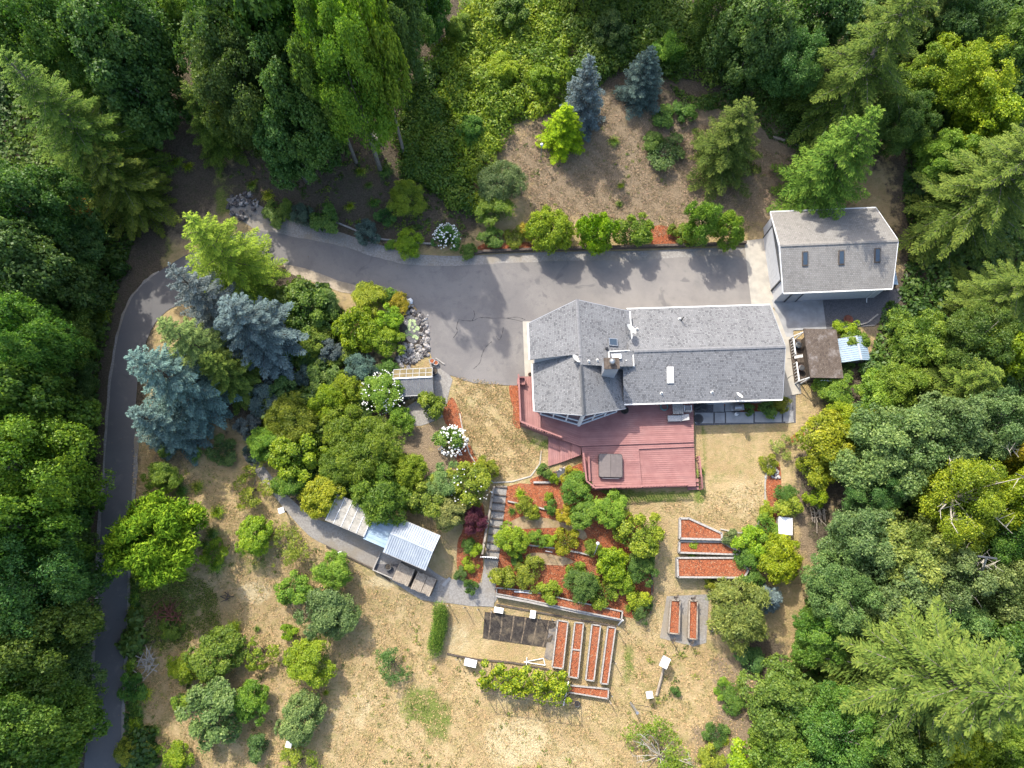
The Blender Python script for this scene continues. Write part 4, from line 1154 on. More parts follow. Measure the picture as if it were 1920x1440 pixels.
bed([(931, 1102), (1000, 1109), (1080, 1128), (1166, 1146), (1164, 1161), (1080, 1144), (990, 1124), (931, 1113)], .35, 'long narrow planter strip along the low timber wall', wall=.1)

# ------------------------------------------------------------------ timber ramp with steps, handrail and gate
ramp = thing('stepped_path', 'grey gravel steps with timber risers and a handrail', 'steps')
L0, L1 = (928, 911), (903, 1092); R0, R1 = (951, 911), (930, 1092)
obj('gravel_bed', drape_mesh('gravel_bed', [gp(*q).xy for q in (L0, R0, R1, (926, 1138), (898, 1136), L1)], .07), MAT['gravel'], ramp)
for k in range(10):
    t = k / 10 * .82
    a = gp(L0[0] + (L1[0] - L0[0]) * t, L0[1] + (L1[1] - L0[1]) * t + 2); b = gp(R0[0] + (R1[0] - R0[0]) * t, R0[1] + (R1[1] - R0[1]) * t + 4)
    MB().bar(a + Vector((0, 0, .12)), b + Vector((0, 0, .12)), .12, .16).build('riser', MAT['wood_dark'], ramp)
ra_, rb_ = gp(927, 914), gp(905, 1040)
MB().bar(ra_ + Vector((0, 0, .95)), rb_ + Vector((0, 0, .95)), .16, .06).build('handrail', MAT['wood'], ramp)
for k in range(7):
    p = ra_.lerp(rb_, k / 6); p.z = hg(p.x, p.y)
    MB().box(p.x - .05, p.x + .05, p.y - .05, p.y + .05, p.z, p.z + .95).build('post', MAT['wood_dark'], ramp)
MB().bar(ra_ + Vector((-.1, 0, .15)), rb_ + Vector((-.1, 0, .15)), .14, .3).build('side_board', MAT['wood'], ramp)
gt = thing('garden_gate', 'pale grey picket gate across the gravel steps', 'gate', gp(918, 1046), R(-4))
for k in range(6): MB().box(-.62 + k * .22, -.52 + k * .22, -.03, .03, .1, 1.05).build('picket', MAT['white'], gt)
for z in (.3, .9): MB().box(-.68, .66, .03, .07, z - .05, z + .05).build('gate_rail', MAT['white'], gt)
MB().bar((-.62, .06, .25), (.6, .06, .95), .06, .06).build('brace', MAT['white'], gt)
for x in (-.75, .73): MB().box(x - .06, x + .06, -.06, .06, 0, 1.2).build('post', MAT['wood_grey'], gt)

# ------------------------------------------------------------------ metal roofed garden shed, extension, clear roofed shelter, compost bins
gs_o = at(770, 1019, 2.3)
ang = math.atan2(*(lambda d: (d.y, d.x))(at(826, 1004, 2.2) - at(746, 970, 2.2)))
gsz = hg(gs_o.x, gs_o.y)
gs = thing('tool_shed', 'garden shed with pale blue ribbed metal roof', 'shed', (gs_o.x, gs_o.y, gsz), ang)
A_ = [at(x, y, gsz + 2.2) for x, y in ((746, 971), (826, 1005), (797, 1071), (719, 1034))]
hw = ((A_[1] - A_[0]).length + (A_[2] - A_[3]).length) / 4; hd = ((A_[3] - A_[0]).length + (A_[2] - A_[1]).length) / 4
zs = lambda y: 2.45 - .22 * abs(y - .12)
wall_run([(-hw + .2, -hd + .2), (hw - .2, -hd + .2), (hw - .2, .12), (hw - .2, hd - .2), (-hw + .2, hd - .2), (-hw + .2, .12)], 0, lambda x, y: zs(y) - .06).build('wall', MAT['wood_dark'], gs)
n = 20
for k in range(n):
    a = -hw + k * 2 * hw / n; b = a + 2 * hw / n
    for y in (-hd, hd):
        MB().slab([(a, y, zs(y)), (b - .035, y, zs(y)), (b - .035, .12, zs(.12)), (a, .12, zs(.12))], .015).build('roof_sheet', MAT['metal'], gs)
        MB().bar((b - .018, y, zs(y) + .02), (b - .018, .12, zs(.12) + .02), .05, .09).build('roof_rib', MAT['metal'], gs)
MB().bar((-hw, .12, zs(.12) + .03), (hw, .12, zs(.12) + .03), .14, .03).build('ridge_cap', MAT['metal'], gs)
MB().bar((-hw, hd + .02, zs(hd) - .06), (hw, hd + .02, zs(hd) - .06), .04, .12).bar((-hw, -hd - .02, zs(hd) - .1), (hw, -hd - .02, zs(hd) - .1), .04, .12).build('fascia', MAT['wood_grey'], gs)
sd_ = MB().box(-.9, .0, -hd + .14, -hd + .2, .05, 1.95).build('door', MAT['wood'], gs)
MB().box(-.15, -.08, -hd + .1, -hd + .14, .9, 1.0).build('handle', MAT['dark'], sd_)
ext = thing('shed_extension', 'light blue metal roof between tool shed and clear roofed shelter', 'shelter', (gs_o.x, gs_o.y, gsz), ang)
e0 = -hw - 2.15
for k in range(7):
    y = -1.25 + k * .36
    MB().slab([(e0, y, 1.85), (-hw + .02, y, 1.95), (-hw + .02, y + .33, 1.95), (e0, y + .33, 1.85)], .015).build('roof_sheet', MAT['metal_blue'], ext)
    MB().bar((e0, y + .345, 1.87), (-hw + .02, y + .345, 1.97), .03, .05).build('roof_rib', MAT['metal_blue'], ext)
for x in (e0 + .1, -hw - .2):
    for y in (-1.15, 1.15): MB().box(x - .05, x + .05, y - .05, y + .05, 0, 1.83).build('post', MAT['wood_dark'], ext)
pc = thing('clear_roof_shelter', 'open shelter with milky corrugated sheet roof on pale battens', 'shelter', (gs_o.x, gs_o.y, gsz), ang)
p0_ = e0 - 3.75
for k in range(5):
    x = p0_ + k * .75
    for j in range(2):
        y = -1.0 + j * 1.2
        MB().slab([(x + .03, y, 2.0 + .06 * j), (x + .72, y, 2.0 + .06 * j), (x + .72, y + 1.17, 2.0 + .06 * (j + 1)), (x + .03, y + 1.17, 2.0 + .06 * (j + 1))], .01).build('roof_sheet', MAT['poly'], pc)
for k in range(6):
    x = p0_ + k * .75
    MB().bar((x, -1.05, 2.03), (x, 1.4, 2.16), .05, .05).build('batten', MAT['white'], pc)
for y in (-1.05, .17, 1.4): MB().bar((p0_, y, 2.0 + .05 * (y + 1)), (e0 - .03, y, 2.0 + .05 * (y + 1)), .06, .07).build('purlin', MAT['wood_grey'], pc)
for x in (p0_ + .1, e0 - .15):
    for y in (-1.0, 1.3): MB().box(x - .05, x + .05, y - .05, y + .05, 0, 2.0).build('post', MAT['wood_grey'], pc)
# compost bins
cb = gp(772, 1085)
for i, (px, py, w, lab) in enumerate([(757, 1077, 1.55, 'compost bin with a wide weathered plank lid'), (786, 1091, .95, 'narrow compost bin with a plank lid beside the open bay'), (802, 1098, 1.05, 'end compost bin with a plank lid nearest the path')]):
    q = gp(px, py, .8)
    t = thing('compost_bin', lab, 'compost bin', q, ang, 'wooden compost bins below the tool shed')
    for s in (-1, 1): MB().box(s * w / 2 - .04, s * w / 2 + .04, -.72, .72, 0, .75).build('side_board', MAT['wood_dark'], t)
    for y in (-.7, .7): MB().box(-w / 2 + .05, w / 2 - .05, y - .03, y + .03, 0, .7).build('end_board', MAT['wood_dark'], t)
    nb = max(4, round(w / .17))
    for k in range(nb): MB().box(-w / 2 + k * w / nb, -w / 2 + (k + 1) * w / nb - .02, -.8 + random.uniform(-.05, .05), .78 + random.uniform(-.05, .05), .76, .80).build('lid_board', MAT['wood'], t)
q = gp(775, 1085)
t = thing('compost_heap', 'open bay of dark compost between the bin lids', 'compost', q, ang)
MB().slab([(-.3, -.7, .4), (.3, -.7, .45), (.32, .7, .42), (-.3, .7, .38)], .4).build('compost_fill', MAT['soil_dark'], t)
MB().box(-.36, .36, -.78, -.72, 0, .7).build('front_board', MAT['wood_dark'], t)
q = gp(727, 1060)
t = thing('work_bay', 'open timber edged bay with tools at the corner of the tool shed', 'bay', q, ang)
MB().box(-1.0, 1.0, -.8, .8, 0, .06).build('floor_slab', MAT['gravel_dark'], t)
for y in (-.85,): MB().box(-1.05, 1.05, y - .05, y + .05, 0, .4).build('front_board', MAT['wood_grey'], t)
for x in (-1.02, 1.02): MB().box(x - .05, x + .05, -.8, .8, 0, .4).build('side_board', MAT['wood_grey'], t)
pot(729, 1063, .3, .5, 'charcoal', 'dark barrel standing in the bay beside the shed', name='barrel', cat='barrel')
pot(1332, 1180, .2, .35, 'charcoal', 'small dark pot at the edge of the feathery bush')
pot(1082, 1319, .25, .3, 'charcoal', 'dark bucket on the grass below the crosswise bed', name='bucket', cat='bucket')
tag(MB().slab([gp(*q) + Vector((0, 0, .06)) for q in ((828, 1096), (842, 1082), (846, 1085), (833, 1100))], .05).build('stepping_slab', MAT['concrete_grey']), 'single grey slab beside the path corner', 'slab')

# ------------------------------------------------------------------ vine trellis
vt = thing('vine_trellis', 'row of leaning timber frames carrying a leafy vine', 'trellis')
ta, tb_ = gp(905, 1288), gp(1064, 1311)
for k in range(9):
    p = ta.lerp(tb_, k / 8); p.z = hg(p.x, p.y)
    MB().tube([(p.x, p.y, p.z), (p.x, p.y, p.z + 2.9)], .05, 5).build('post', MAT['wood_dark'], vt)
    MB().tube([(p.x + 1.15, p.y + .3, p.z), (p.x + .02, p.y, p.z + 2.85)], .04, 5).build('brace', MAT['wood_dark'], vt)
    b = p + Vector((-.15, 2.1, 0)); b.z = hg(b.x, b.y)
    MB().tube([(b.x, b.y, b.z), (b.x, b.y, b.z + 1.2)], .045, 5).build('post', MAT['wood_dark'], vt)
    MB().bar((p.x, p.y, p.z + 1.0), (b.x, b.y, b.z + .9), .05, .06).build('rafter', MAT['wood_dark'], vt)
for z in (2.8, 1.05):
    MB().bar(ta + Vector((0, 0, z)), tb_ + Vector((0, 0, z)), .035, .04).build('wire_rail', MAT['wood_dark'], vt)
q0, q1 = gp(1066, 1278, 1.2), gp(1057, 1324, 1.2)
t = thing('white_pole', 'long white pole lying against the end of the vine trellis', 'pole')
MB().tube([q0 + Vector((0, 0, 1.2)), q1 + Vector((0, 0, .9))], .06, 8).build('pole_shaft', MAT['white'], t)
MB().tube([q0 + Vector((0, 0, 1.2)), q0 + Vector((0, 0, 0))], .04, 6).build('prop', MAT['wood_grey'], t)
# pvc frame lying in the garden
t = thing('pipe_frame', 'white pipe frame lying beside the first long bed', 'frame')
a, b, c = gp(982, 1241), gp(1019, 1234), gp(1022, 1247)
for p, q in ((a, b), (a, c), (b, c), (gp(988, 1232), gp(987, 1246))):
    MB().tube([p + Vector((0, 0, .12)), q + Vector((0, 0, .16))], .035, 6).build('pipe', MAT['white'], t)
# thin garden fence posts
FPOST = ['at the hedge corner', 'second east of the hedge corner', 'third east of the hedge corner', 'at the gate path corner', 'above the weed cloth', 'above the first long bed', 'at the end of the low timber wall', 'beside the easternmost long bed', 'at the crosswise bed corner', 'where vine and crosswise bed meet', 'behind the low white box', 'just left of the low white box']
for i, (x, y) in enumerate([(842, 1134), (872, 1138), (897, 1142), (922, 1146), (1012, 1157), (1034, 1160), (1157, 1182), (1150, 1240), (1143, 1300), (1070, 1312), (858, 1233), (866, 1234)]):
    p = gp(x, y)
    o = thing('fence_post', 'thin dark fence post ' + FPOST[i], 'post', p, 0, 'thin fence posts round the vegetable garden')
    MB().tube([(0, 0, 0), (.02, .01, 1.7)], .04, 6).build('post_shaft', MAT['wood_dark'], o)
    MB().lathe([(.05, 1.66), (.05, 1.74), (0, 1.76)], 6).build('post_cap', MAT['wood_grey'], o)
# white boxes on posts
def nest_box(px, py, z, w, d, h, rz, label, name='nest_box'):
    p = gp(px, py, z + h)
    o = thing(name, label, 'box', p, rz)
    MB().box(-w / 2, w / 2, -d / 2, d / 2, z, z + h - .04).build('box_body', MAT['wood_grey'], o)
    MB().box(-w / 2 - .04, w / 2 + .04, -d / 2 - .04, d / 2 + .04, z + h - .04, z + h).build('lid', MAT['white'], o)
    if z > .3: MB().box(-.05, .05, -.05, .05, 0, z).build('post', MAT['wood_dark'], o)
    else:
        for x in (-1, 1):
            for y in (-1, 1): MB().box(x * w * .42 - .04, x * w * .42 + .04, y * d * .42 - .04, y * d * .42 + .04, 0, z).build('leg', MAT['wood_grey'], o)
nest_box(527, 957, 1.2, .42, .42, .4, R(20), 'white lidded box on a post beside the upper gravel path')
nest_box(483, 975, .8, .2, .2, .3, R(10), 'tiny white topped post above the yellow green bush')
nest_box(541, 1396, 1.3, .42, .42, .4, R(-10), 'white lidded box on a post at the bottom of the meadow')
nest_box(1247, 1242, 1.0, .62, .85, .55, R(-28), 'large white lidded hive box below the small raised beds', 'hive_box')
nest_box(1218, 1303, 1.0, .48, .5, .4, R(8), 'small white lidded box on a post near the dark pole')
nest_box(882, 1243, .25, 1.0, .55, .6, R(-12), 'low white lidded box at the west end of the vine trellis', 'hive_box')
nest_box(1473, 986, .1, 1.15, 1.45, .85, R(-6), 'white chest behind the bright yellow round bush', 'storage_chest')
nest_box(637, 1152 - 115, .05, .3, .2, .2, R(20), 'small pale block on the path edge below the clear roofed shelter', 'pale_block')
nest_box(935, 1144, .1, .75, .4, .3, R(-10), 'pale box on the vegetable garden edge near the gate path', 'storage_box')
nest_box(999, 1152, .1, .42, .6, .3, R(-8), 'pale box at the top edge of the tilled plot', 'storage_box')
def leaning(name, a, b, r, mat, label, cat, sides=7):
    o = thing(name, label, cat, a)
    d = b - a
    MB().tube([(0, 0, 0), d * .5 + Vector((.02, .03, 0)), d], [r, r * .95, r * .8], sides).build('shaft', mat, o)
    MB().tube([d * .97, d * 1.02], r * 1.25, sides).build('tip', mat, o)
    return o
a, b = gp(1231, 1304), gp(1243, 1252); leaning('timber_beam', a + Vector((0, 0, .12)), b + Vector((0, 0, .35)), .14, MAT['wood'], 'weathered timber beam lying below the hive box', 'beam', 4)
a = gp(1182, 1318); b = at(1187, 1352, a.z + 1.9); leaning('metal_post', a, Vector((a.x + .15, a.y - .35, a.z + 2.6)), .11, MAT['steel'], 'tall dark metal post standing in the dry grass', 'post')
a, b = gp(1184, 1319), gp(1214, 1323); leaning('rail', a + Vector((0, 0, .6)), b + Vector((0, 0, .6)), .03, MAT['wood_dark'], 'thin dark rail from the metal post to the small white box', 'rail')
a = gp(1141, 1313); leaning('stake', a, a + Vector((0, 0, 1.6)), .05, MAT['wood'], 'lone wooden stake below the crosswise bed', 'stake')
# T shaped markers by the small beds
for i, (x, y) in enumerate([(1258, 1199), (1292, 1203), (1264, 1119), (1296, 1121)]):
    p = gp(x, y)
    o = thing('tee_post', 'dark double barred stake ' + ['below the western small bed', 'below the eastern small bed', 'above the western small bed', 'above the eastern small bed'][i], 'stake', p, R(60), 'barred stakes at the small raised beds')
    MB().box(-.04, .04, -.04, .04, 0, 1.6).build('post', MAT['wood_dark'], o)
    for z in (.95, 1.35): MB().box(-.28, .28, -.025, .025, z, z + .07).build('cross_bar', MAT['wood_dark'], o)
# lamp post on the bank
p = gp(1014, 297)
o = thing('lamp_post', 'slim white lamp post on the dry bank', 'lamp post', p)
MB().tube([(0, 0, 0), (0, 0, 2.3)], .04, 8).build('post', MAT['wood_grey'], o)
MB().lathe([(.08, 2.28), (.15, 2.34), (.15, 2.52), (.1, 2.6), (0, 2.62)], 12).build('lantern', MAT['white'], o, smooth=True)
p = gp(1122, 1040 - 20, 1.5)
p = gp(1121, 1019, 1.6)
o = thing('path_light', 'white globe light on a curved arm in the mulch garden', 'lamp post', p)
MB().tube([(-.3, -1.0, 0), (-.25, -.9, .9), (-.1, -.4, 1.5), (0, 0, 1.6)], .035, 6).build('arm', MAT['steel'], o)
MB().lathe([(0, 1.5), (.13, 1.54), (.16, 1.64), (.1, 1.76), (0, 1.78)], 12).build('globe', MAT['white'], o, smooth=True)
p = gp(1028, 1035)
o = thing('garden_arch', 'thin metal arch standing in the middle mulch terrace', 'arch', p, R(-10))
MB().tube([(-.3, 0, 0), (-.3, 0, 1.6), (0, 0, 1.75), (.3, 0, 1.6), (.3, 0, 0)], .025, 6).build('hoop', MAT['steel'], o)
for z in (.6, 1.1): MB().tube([(-.3, 0, z), (.3, 0, z)], .018, 5).build('rung', MAT['steel'], o)
a, b = gp(964, 1109), gp(996, 1112); leaning('white_pipe', a + Vector((0, 0, .45)), b + Vector((0, 0, .45)), .06, MAT['white'], 'short white pipe lying on the long narrow planter', 'pipe')
a, b = gp(1164, 1176), gp(1160, 1150)
a = gp(1159, 1172); leaning('white_post', a, a + Vector((.2, .5, 1.5)), .06, MAT['white'], 'white post at the east end of the low timber wall', 'post')
# logs, snags, stumps, rubble
for a, b, r, mt, lab in [((330, 15), (372, 98), .3, 'bark_grey', 'thick grey fallen trunk among the trees at the top'), ((540, 302), (580, 326), .14, 'wood', 'pale fallen log at the foot of the dark maples'), ((762, 90), (776, 55), .13, 'bone', 'bleached log on the bare slope right of the maples'),
                         ((800, 72), (822, 92), .12, 'bone', 'bleached log at the corner of the bramble thicket'), ((1448, 258), (1508, 278), .16, 'wood', 'brown fallen log between the two bank firs'), ((337, 1304), (375, 1316), .14, 'bone', 'bleached log in the meadow left of the dark green bush'),
                         ((742, 105), (746, 95), .1, 'bone', 'short pale broken stem on the bare slope'), ((1640, 205), (1672, 225), .15, 'wood', 'tan log half hidden under the right hand trees')]:
    A, B = gp(*a), gp(*b)
    o = thing('fallen_log', lab, 'log', A)
    d = B - A
    MB().tube([Vector((0, 0, r * .8)), d * .5 + Vector((.05, .05, r * .9)), d + Vector((0, 0, r * .7))], [r, r * .9, r * .65], 8).build('log', MAT[mt], o)
    MB().tube([d * .6 + Vector((0, 0, r)), d * .65 + Vector((.3, .2, r + .4))], [r * .3, r * .12], 5).build('branch_stub', MAT[mt], o)
p = gp(708, 258)
o = thing('stump', 'pale grey flat stump on the shaded slope', 'stump', p)
MB().lathe([(.95, 0), (.72, .2), (.62, .42), (.58, .45), (0, .44)], 18).build('stump_body', MAT['straw_rock'], o)
for k in range(5):
    a = k * 1.3; MB().tube([(.5 * math.cos(a), .5 * math.sin(a), .2), (1.3 * math.cos(a), 1.3 * math.sin(a), 0)], [.16, .05], 6).build('root', MAT['bark_grey'], o)
def rubble(px, py, n, rad, lab, mat_names, seed, lo=.12, hi=.3):
    r_ = random.Random(seed); p = gp(px, py)
    o = thing('rubble_heap', lab, 'heap', p)
    for k in range(n):
        s = r_.uniform(lo, hi); a = r_.uniform(0, 6.3); rr = rad * r_.random() ** .6
        q = obj('rock', rockmes[r_.randrange(5)], None, o)
        q.location = (rr * math.cos(a), rr * math.sin(a), s * .3 + .3 * (1 - rr / rad) * r_.random()); q.scale = (s * 1.4, s, s * .7); q.rotation_euler = (r_.random(), r_.random(), r_.uniform(0, 6))
        q.material_slots[0].link = 'OBJECT'; q.material_slots[0].material = MAT[r_.choice(mat_names)]
rubble(455, 385, 60, 1.6, 'heap of grey stones at the driveway bend', ['rock', 'rock_pale', 'rock_dark', 'rock_dark'], 21)
rubble(1560, 716, 26, .8, 'small heap of bluish stones behind the brown shed', ['rock_pale', 'rock_dark', 'charcoal'], 22, .08, .18)
rubble(1447, 890, 20, .7, 'few pale stones at the east mulch border', ['rock_pale', 'concrete_grey'], 23, .1, .22)
def brushpile(px, py, n, L, lab, mat, seed):
    r_ = random.Random(seed); p = gp(px, py)
    o = thing('brush_pile', lab, 'brush pile', p)
    for k in range(n):
        a = r_.uniform(0, 6.3); c = Vector((r_.gauss(0, L * .25), r_.gauss(0, L * .25), .1 + .3 * r_.random())); d = Vector((math.cos(a), math.sin(a), r_.uniform(-.15, .25))) * L * r_.uniform(.3, .6)
        MB().tube([c - d, c + Vector((0, 0, .05)), c + d], [.05, .04, .02], 5).build('stick', mat, o)
brushpile(278, 1240, 22, 1.6, 'pile of bleached sticks beside the driveway ferns', MAT['bone'], 31)
brushpile(312, 1150, 26, 2.0, 'heap of reddish dead brush in the meadow shade', MAT['terracotta'], 32)
brushpile(428, 1120, 8, .7, 'little dark brush pile in the open meadow', MAT['wood_dark'], 33)
brushpile(1535, 965, 18, 1.2, 'tan dead brush heap under the grey green maples', MAT['wood'], 34)
# snag with a bare top at the right edge
p = gp(1800, 1085)
o = thing('dead_snag', 'bare leaning grey snag rising from the trees at the east edge', 'snag', p)
tp = at(1850, 1045, p.z + 9) - p
MB().tube([(0, 0, 0), tp * .5 + Vector((.3, -1.0, 0)), tp], [.22, .16, .09], 7).build('trunk', MAT['bone'], o)
MB().bar(tp + Vector((-.7, .1, 0)), tp + Vector((.75, -.1, .05)), .14, .12).build('cross_bar', MAT['charcoal'], o)
for k in range(3): MB().tube([tp * (.8 + .05 * k), tp * (.8 + .05 * k) + Vector((.5 - .5 * k, -.6, .5))], [.05, .015], 5).build('branch', MAT['bone'], o)
# ornamental garden pool below the steps
q = [gp(*v).xy for v in [(1043, 886), (1052, 880), (1068, 878), (1066, 888), (1055, 893), (1047, 897)]]
t = thing('basin', 'small dark pool below the red deck steps', 'pool')
obj('water', drape_mesh('basin_water', [p.xy for p in smooth_loop([Vector((a.x, a.y, 0)) for a in q], 3)], .09), MAT['water'], t)
rocks_along([(1043, 888), (1050, 881), (1068, 877), (1068, 890), (1052, 896), (1044, 892)], 24, .08, .16, .08, 9, t)
# ------------------------------------------------------------------ foliage meshes
def quads_to_mesh(name, V, rnd, mat):
    n = len(V)
    me = bpy.data.meshes.new(name)
    me.vertices.add(n * 4); me.vertices.foreach_set('co', np.ascontiguousarray(V, dtype=np.float32).ravel())
    me.loops.add(n * 4); me.loops.foreach_set('vertex_index', np.arange(n * 4, dtype=np.int32))
    me.polygons.add(n); me.polygons.foreach_set('loop_start', np.arange(0, n * 4, 4, dtype=np.int32))
    me.update(calc_edges=True)
    a = me.attributes.new('rnd', 'FLOAT', 'FACE'); a.data.foreach_set('value', np.clip(rnd, 0, 1).astype(np.float32))
    me.materials.append(mat)
    return me

def nrm(a):
    return a / np.maximum(np.linalg.norm(a, axis=-1, keepdims=True), 1e-9)

def leaves(P, N, S, g, aspect=1.0, T=None, fold=.12):
    """diamond leaves at P facing N, length S, optional growth direction T"""
    n = len(P)
    if T is None: T = g.normal(size=(n, 3))
    N = nrm(N)
    T = nrm(T - N * np.sum(T * N, -1, keepdims=True))
    B = np.cross(N, T)
    L = (S * .5)[:, None]; W = (S * .5 / aspect)[:, None]
    return np.stack([P - T * L, P + B * W * .85 + N * L * fold, P + T * L, P - B * W * .85 + N * L * fold], 1)

def rdir(g, n, zlo=-1.0):
    z = g.uniform(zlo, 1, n); a = g.uniform(0, 2 * math.pi, n); r = np.sqrt(np.maximum(0, 1 - z * z))
    return np.stack([r * np.cos(a), r * np.sin(a), z], -1)

def broad(seed, Rr, Hc, ncl, nleaf, leaf, zlo=-.35, cl=(.2, .36), rag=.2, aspect=1.15, out=.0, zc=0.0, inner=.14, cflat=.8, top=.45, tuft=.42, ntuft=26, jit=.62):
    """crown of lobes, each lobe a shell of leaf tufts with gaps between; returns quads, rnd and lobe centres"""
    g = np.random.default_rng(seed)
    d = rdir(g, ncl, zlo)
    k = g.normal(size=(5, 3)); ph = g.uniform(0, 6.28, 5)
    lump = sum(np.sin(2.2 * d @ k[i] + ph[i]) for i in range(5)) / 5
    rad = (g.uniform(.35, 1, ncl) ** .55) * (1 + rag * lump * 1.6)
    rc = g.uniform(cl[0], cl[1], ncl) * Rr
    c = d * rad[:, None] * np.array([Rr, Rr, Hc]) * .82
    cr = g.uniform(0, 1, ncl)
    w = rc ** 2; nt = ncl * ntuft
    li = g.choice(ncl, nt, p=w / w.sum())
    td = nrm(rdir(g, nt, -.5) + d[li] * .6 + np.array([0, 0, .3]))
    tp = c[li] + td * (rc[li] * g.uniform(.6, 1.22, nt))[:, None] * np.array([1, 1, cflat])
    tr = g.uniform(0, 1, nt); ts = tuft * g.uniform(.6, 1.35, nt)
    n1 = int(nleaf * (1 - inner))
    ti = g.choice(nt, n1, p=ts ** 2 / (ts ** 2).sum())
    off = g.normal(size=(n1, 3)) * .5
    off -= td[ti] * (np.sum(off * td[ti], -1, keepdims=True) * .45)
    P = tp[ti] + off * ts[ti][:, None]
    N = td[ti] * .55 + off * .35 + np.array([0, 0, top]) + g.normal(size=P.shape) * jit
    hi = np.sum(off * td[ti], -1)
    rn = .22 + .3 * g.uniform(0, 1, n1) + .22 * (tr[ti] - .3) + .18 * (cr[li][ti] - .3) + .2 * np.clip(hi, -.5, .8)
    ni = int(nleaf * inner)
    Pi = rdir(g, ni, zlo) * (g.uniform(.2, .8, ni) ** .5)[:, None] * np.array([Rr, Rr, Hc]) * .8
    P = np.concatenate([P, Pi]); N = np.concatenate([N, rdir(g, ni, 0)]); rn = np.concatenate([rn, g.uniform(0, .35, ni)])  # inner fill leaves kept dark: shade of the crown gaps put into their colour
    S = leaf * g.uniform(.6, 1.4, len(P))
    T = None
    if out: T = nrm(np.concatenate([td[ti], rdir(g, ni)])) * np.array([1, 1, .4]) + g.normal(size=P.shape) * (1 - out)
    P = P + np.array([0, 0, zc])
    return leaves(P, N, S, g, aspect, T), rn, c + np.array([0, 0, zc]), rc

def trunk_mesh(name, h, r, centres, g, sides=7, nlimb=9):
    m = MB()
    m.tube([(0, 0, -.3), (.05, 0, h * .35), (0, .1, h * .75), (.05, .05, h)], [r * 1.3, r, r * .7, r * .3], sides)
    for c in centres[:nlimb]:
        z0 = h * g.uniform(.35, .75)
        p = Vector((0, 0, z0)); q = Vector(c)
        m.tube([p, p.lerp(q, .5) + Vector((0, 0, .12 * (q - p).length)), q], [r * .5, r * .32, r * .1], 5)
    return m.mesh(name, True)

def conifer(seed, h, Rr, spacing, nb, leaf, width, up=.15, droop=.35, z0=.08, power=.85, twig=.5, bare=0.0, pad=0.0, tipfan=0.0, shape=.0):
    """whorls of branches with flat sprays of needles; returns quads, rnd, wood mesh builder"""
    g = np.random.default_rng(seed)
    Q, Rn = [], []
    wood = MB()
    wood.tube([(0, 0, -.3), (0, 0, h * .5), (0, 0, h * .98)], [h * .016 + .05, h * .01 + .03, .015], 7)
    z = h * z0
    while z < h * .985:
        f = (z - h * z0) / (h * (1 - z0))
        Lm = Rr * ((1 - f) ** power) * (1 + shape * math.sin(f * 3.1))
        k = max(4, int(nb * (1 - .35 * f)))
        a0 = g.uniform(0, 6.28)
        for b in range(k):
            az = a0 + 2 * math.pi * (b + g.uniform(-.35, .35)) / k
            L = Lm * g.uniform(.72, 1.1) + .12
            if L < .15: continue
            e = np.array([math.cos(az), math.sin(az), 0]); sd = np.array([-e[1], e[0], 0])
            up_ = up + .5 * f; dr = droop * (1 - .5 * f) * g.uniform(.7, 1.3)
            zz = z + g.uniform(-.15, .15)
            def pos(s):
                s = np.asarray(s)[..., None]
                return np.array([0, 0, zz]) + e * L * s + np.array([0, 0, 1.]) * L * (up_ * s - dr * s * s)
            if L > .8:
                pts = [Vector(pos(np.array(t))) for t in (0, .35, .7, .97)]
                wood.tube(pts, [.012 + .012 * L, .010 + .008 * L, .006 + .004 * L, .006], 3)
            ns = max(3, int(L / (leaf * .42)))
            s = np.linspace(.12 + bare * g.uniform(.5, 1.2), 1.0, ns)
            s = s[s <= 1]
            if len(s) == 0: continue
            br = g.uniform(0, 1)
            for side in (-1, 1):
                tl = twig * L * (1.04 - s) ** .75 * (1 - .75 * np.clip(.35 - s, 0, 1)) + leaf * .45
                tl = tl * g.uniform(.75, 1.15, len(s))
                nt = np.maximum(1, np.ceil(tl / (leaf * .75)).astype(int))
                base = pos(s)
                td = nrm(sd * side * .82 + e * .62 + np.array([0, 0, -.12]) + g.normal(size=(len(s), 3)) * .09)
                ii = np.repeat(np.arange(len(s)), nt)
                jj = np.concatenate([np.arange(n_) for n_ in nt])
                along = (jj + .5) / nt[ii] * tl[ii]
                P = base[ii] + td[ii] * along[:, None] + g.normal(size=(len(ii), 3)) * leaf * .08
                P[:, 2] += -pad * along ** 2 * .25 + g.uniform(-.5, .5, len(ii)) * leaf * .12
                T = td[ii] + e * (.35 + tipfan) + g.normal(size=P.shape) * .28
                N = np.array([0, 0, 1.]) + g.normal(size=P.shape) * .42 + e * .25
                S = leaf * g.uniform(.8, 1.35, len(P))
                Q.append(leaves(P, N, S, g, width, T, .1))
                tipness = along / np.maximum(tl[ii], .01)
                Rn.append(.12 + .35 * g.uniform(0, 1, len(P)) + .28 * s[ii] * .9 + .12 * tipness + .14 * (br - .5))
            P = pos(s[-2:] if len(s) > 1 else s); 
            Q.append(leaves(P, np.array([0, 0, 1.]) + g.normal(size=P.shape) * .3, leaf * 1.2 * np.ones(len(P)), g, width, np.repeat(e[None], len(P), 0) + g.normal(size=P.shape) * .1)); Rn.append(np.full(len(P), .75))
        z += spacing * (1 - .45 * f) * g.uniform(.8, 1.2)
    return np.concatenate(Q), np.concatenate(Rn), wood

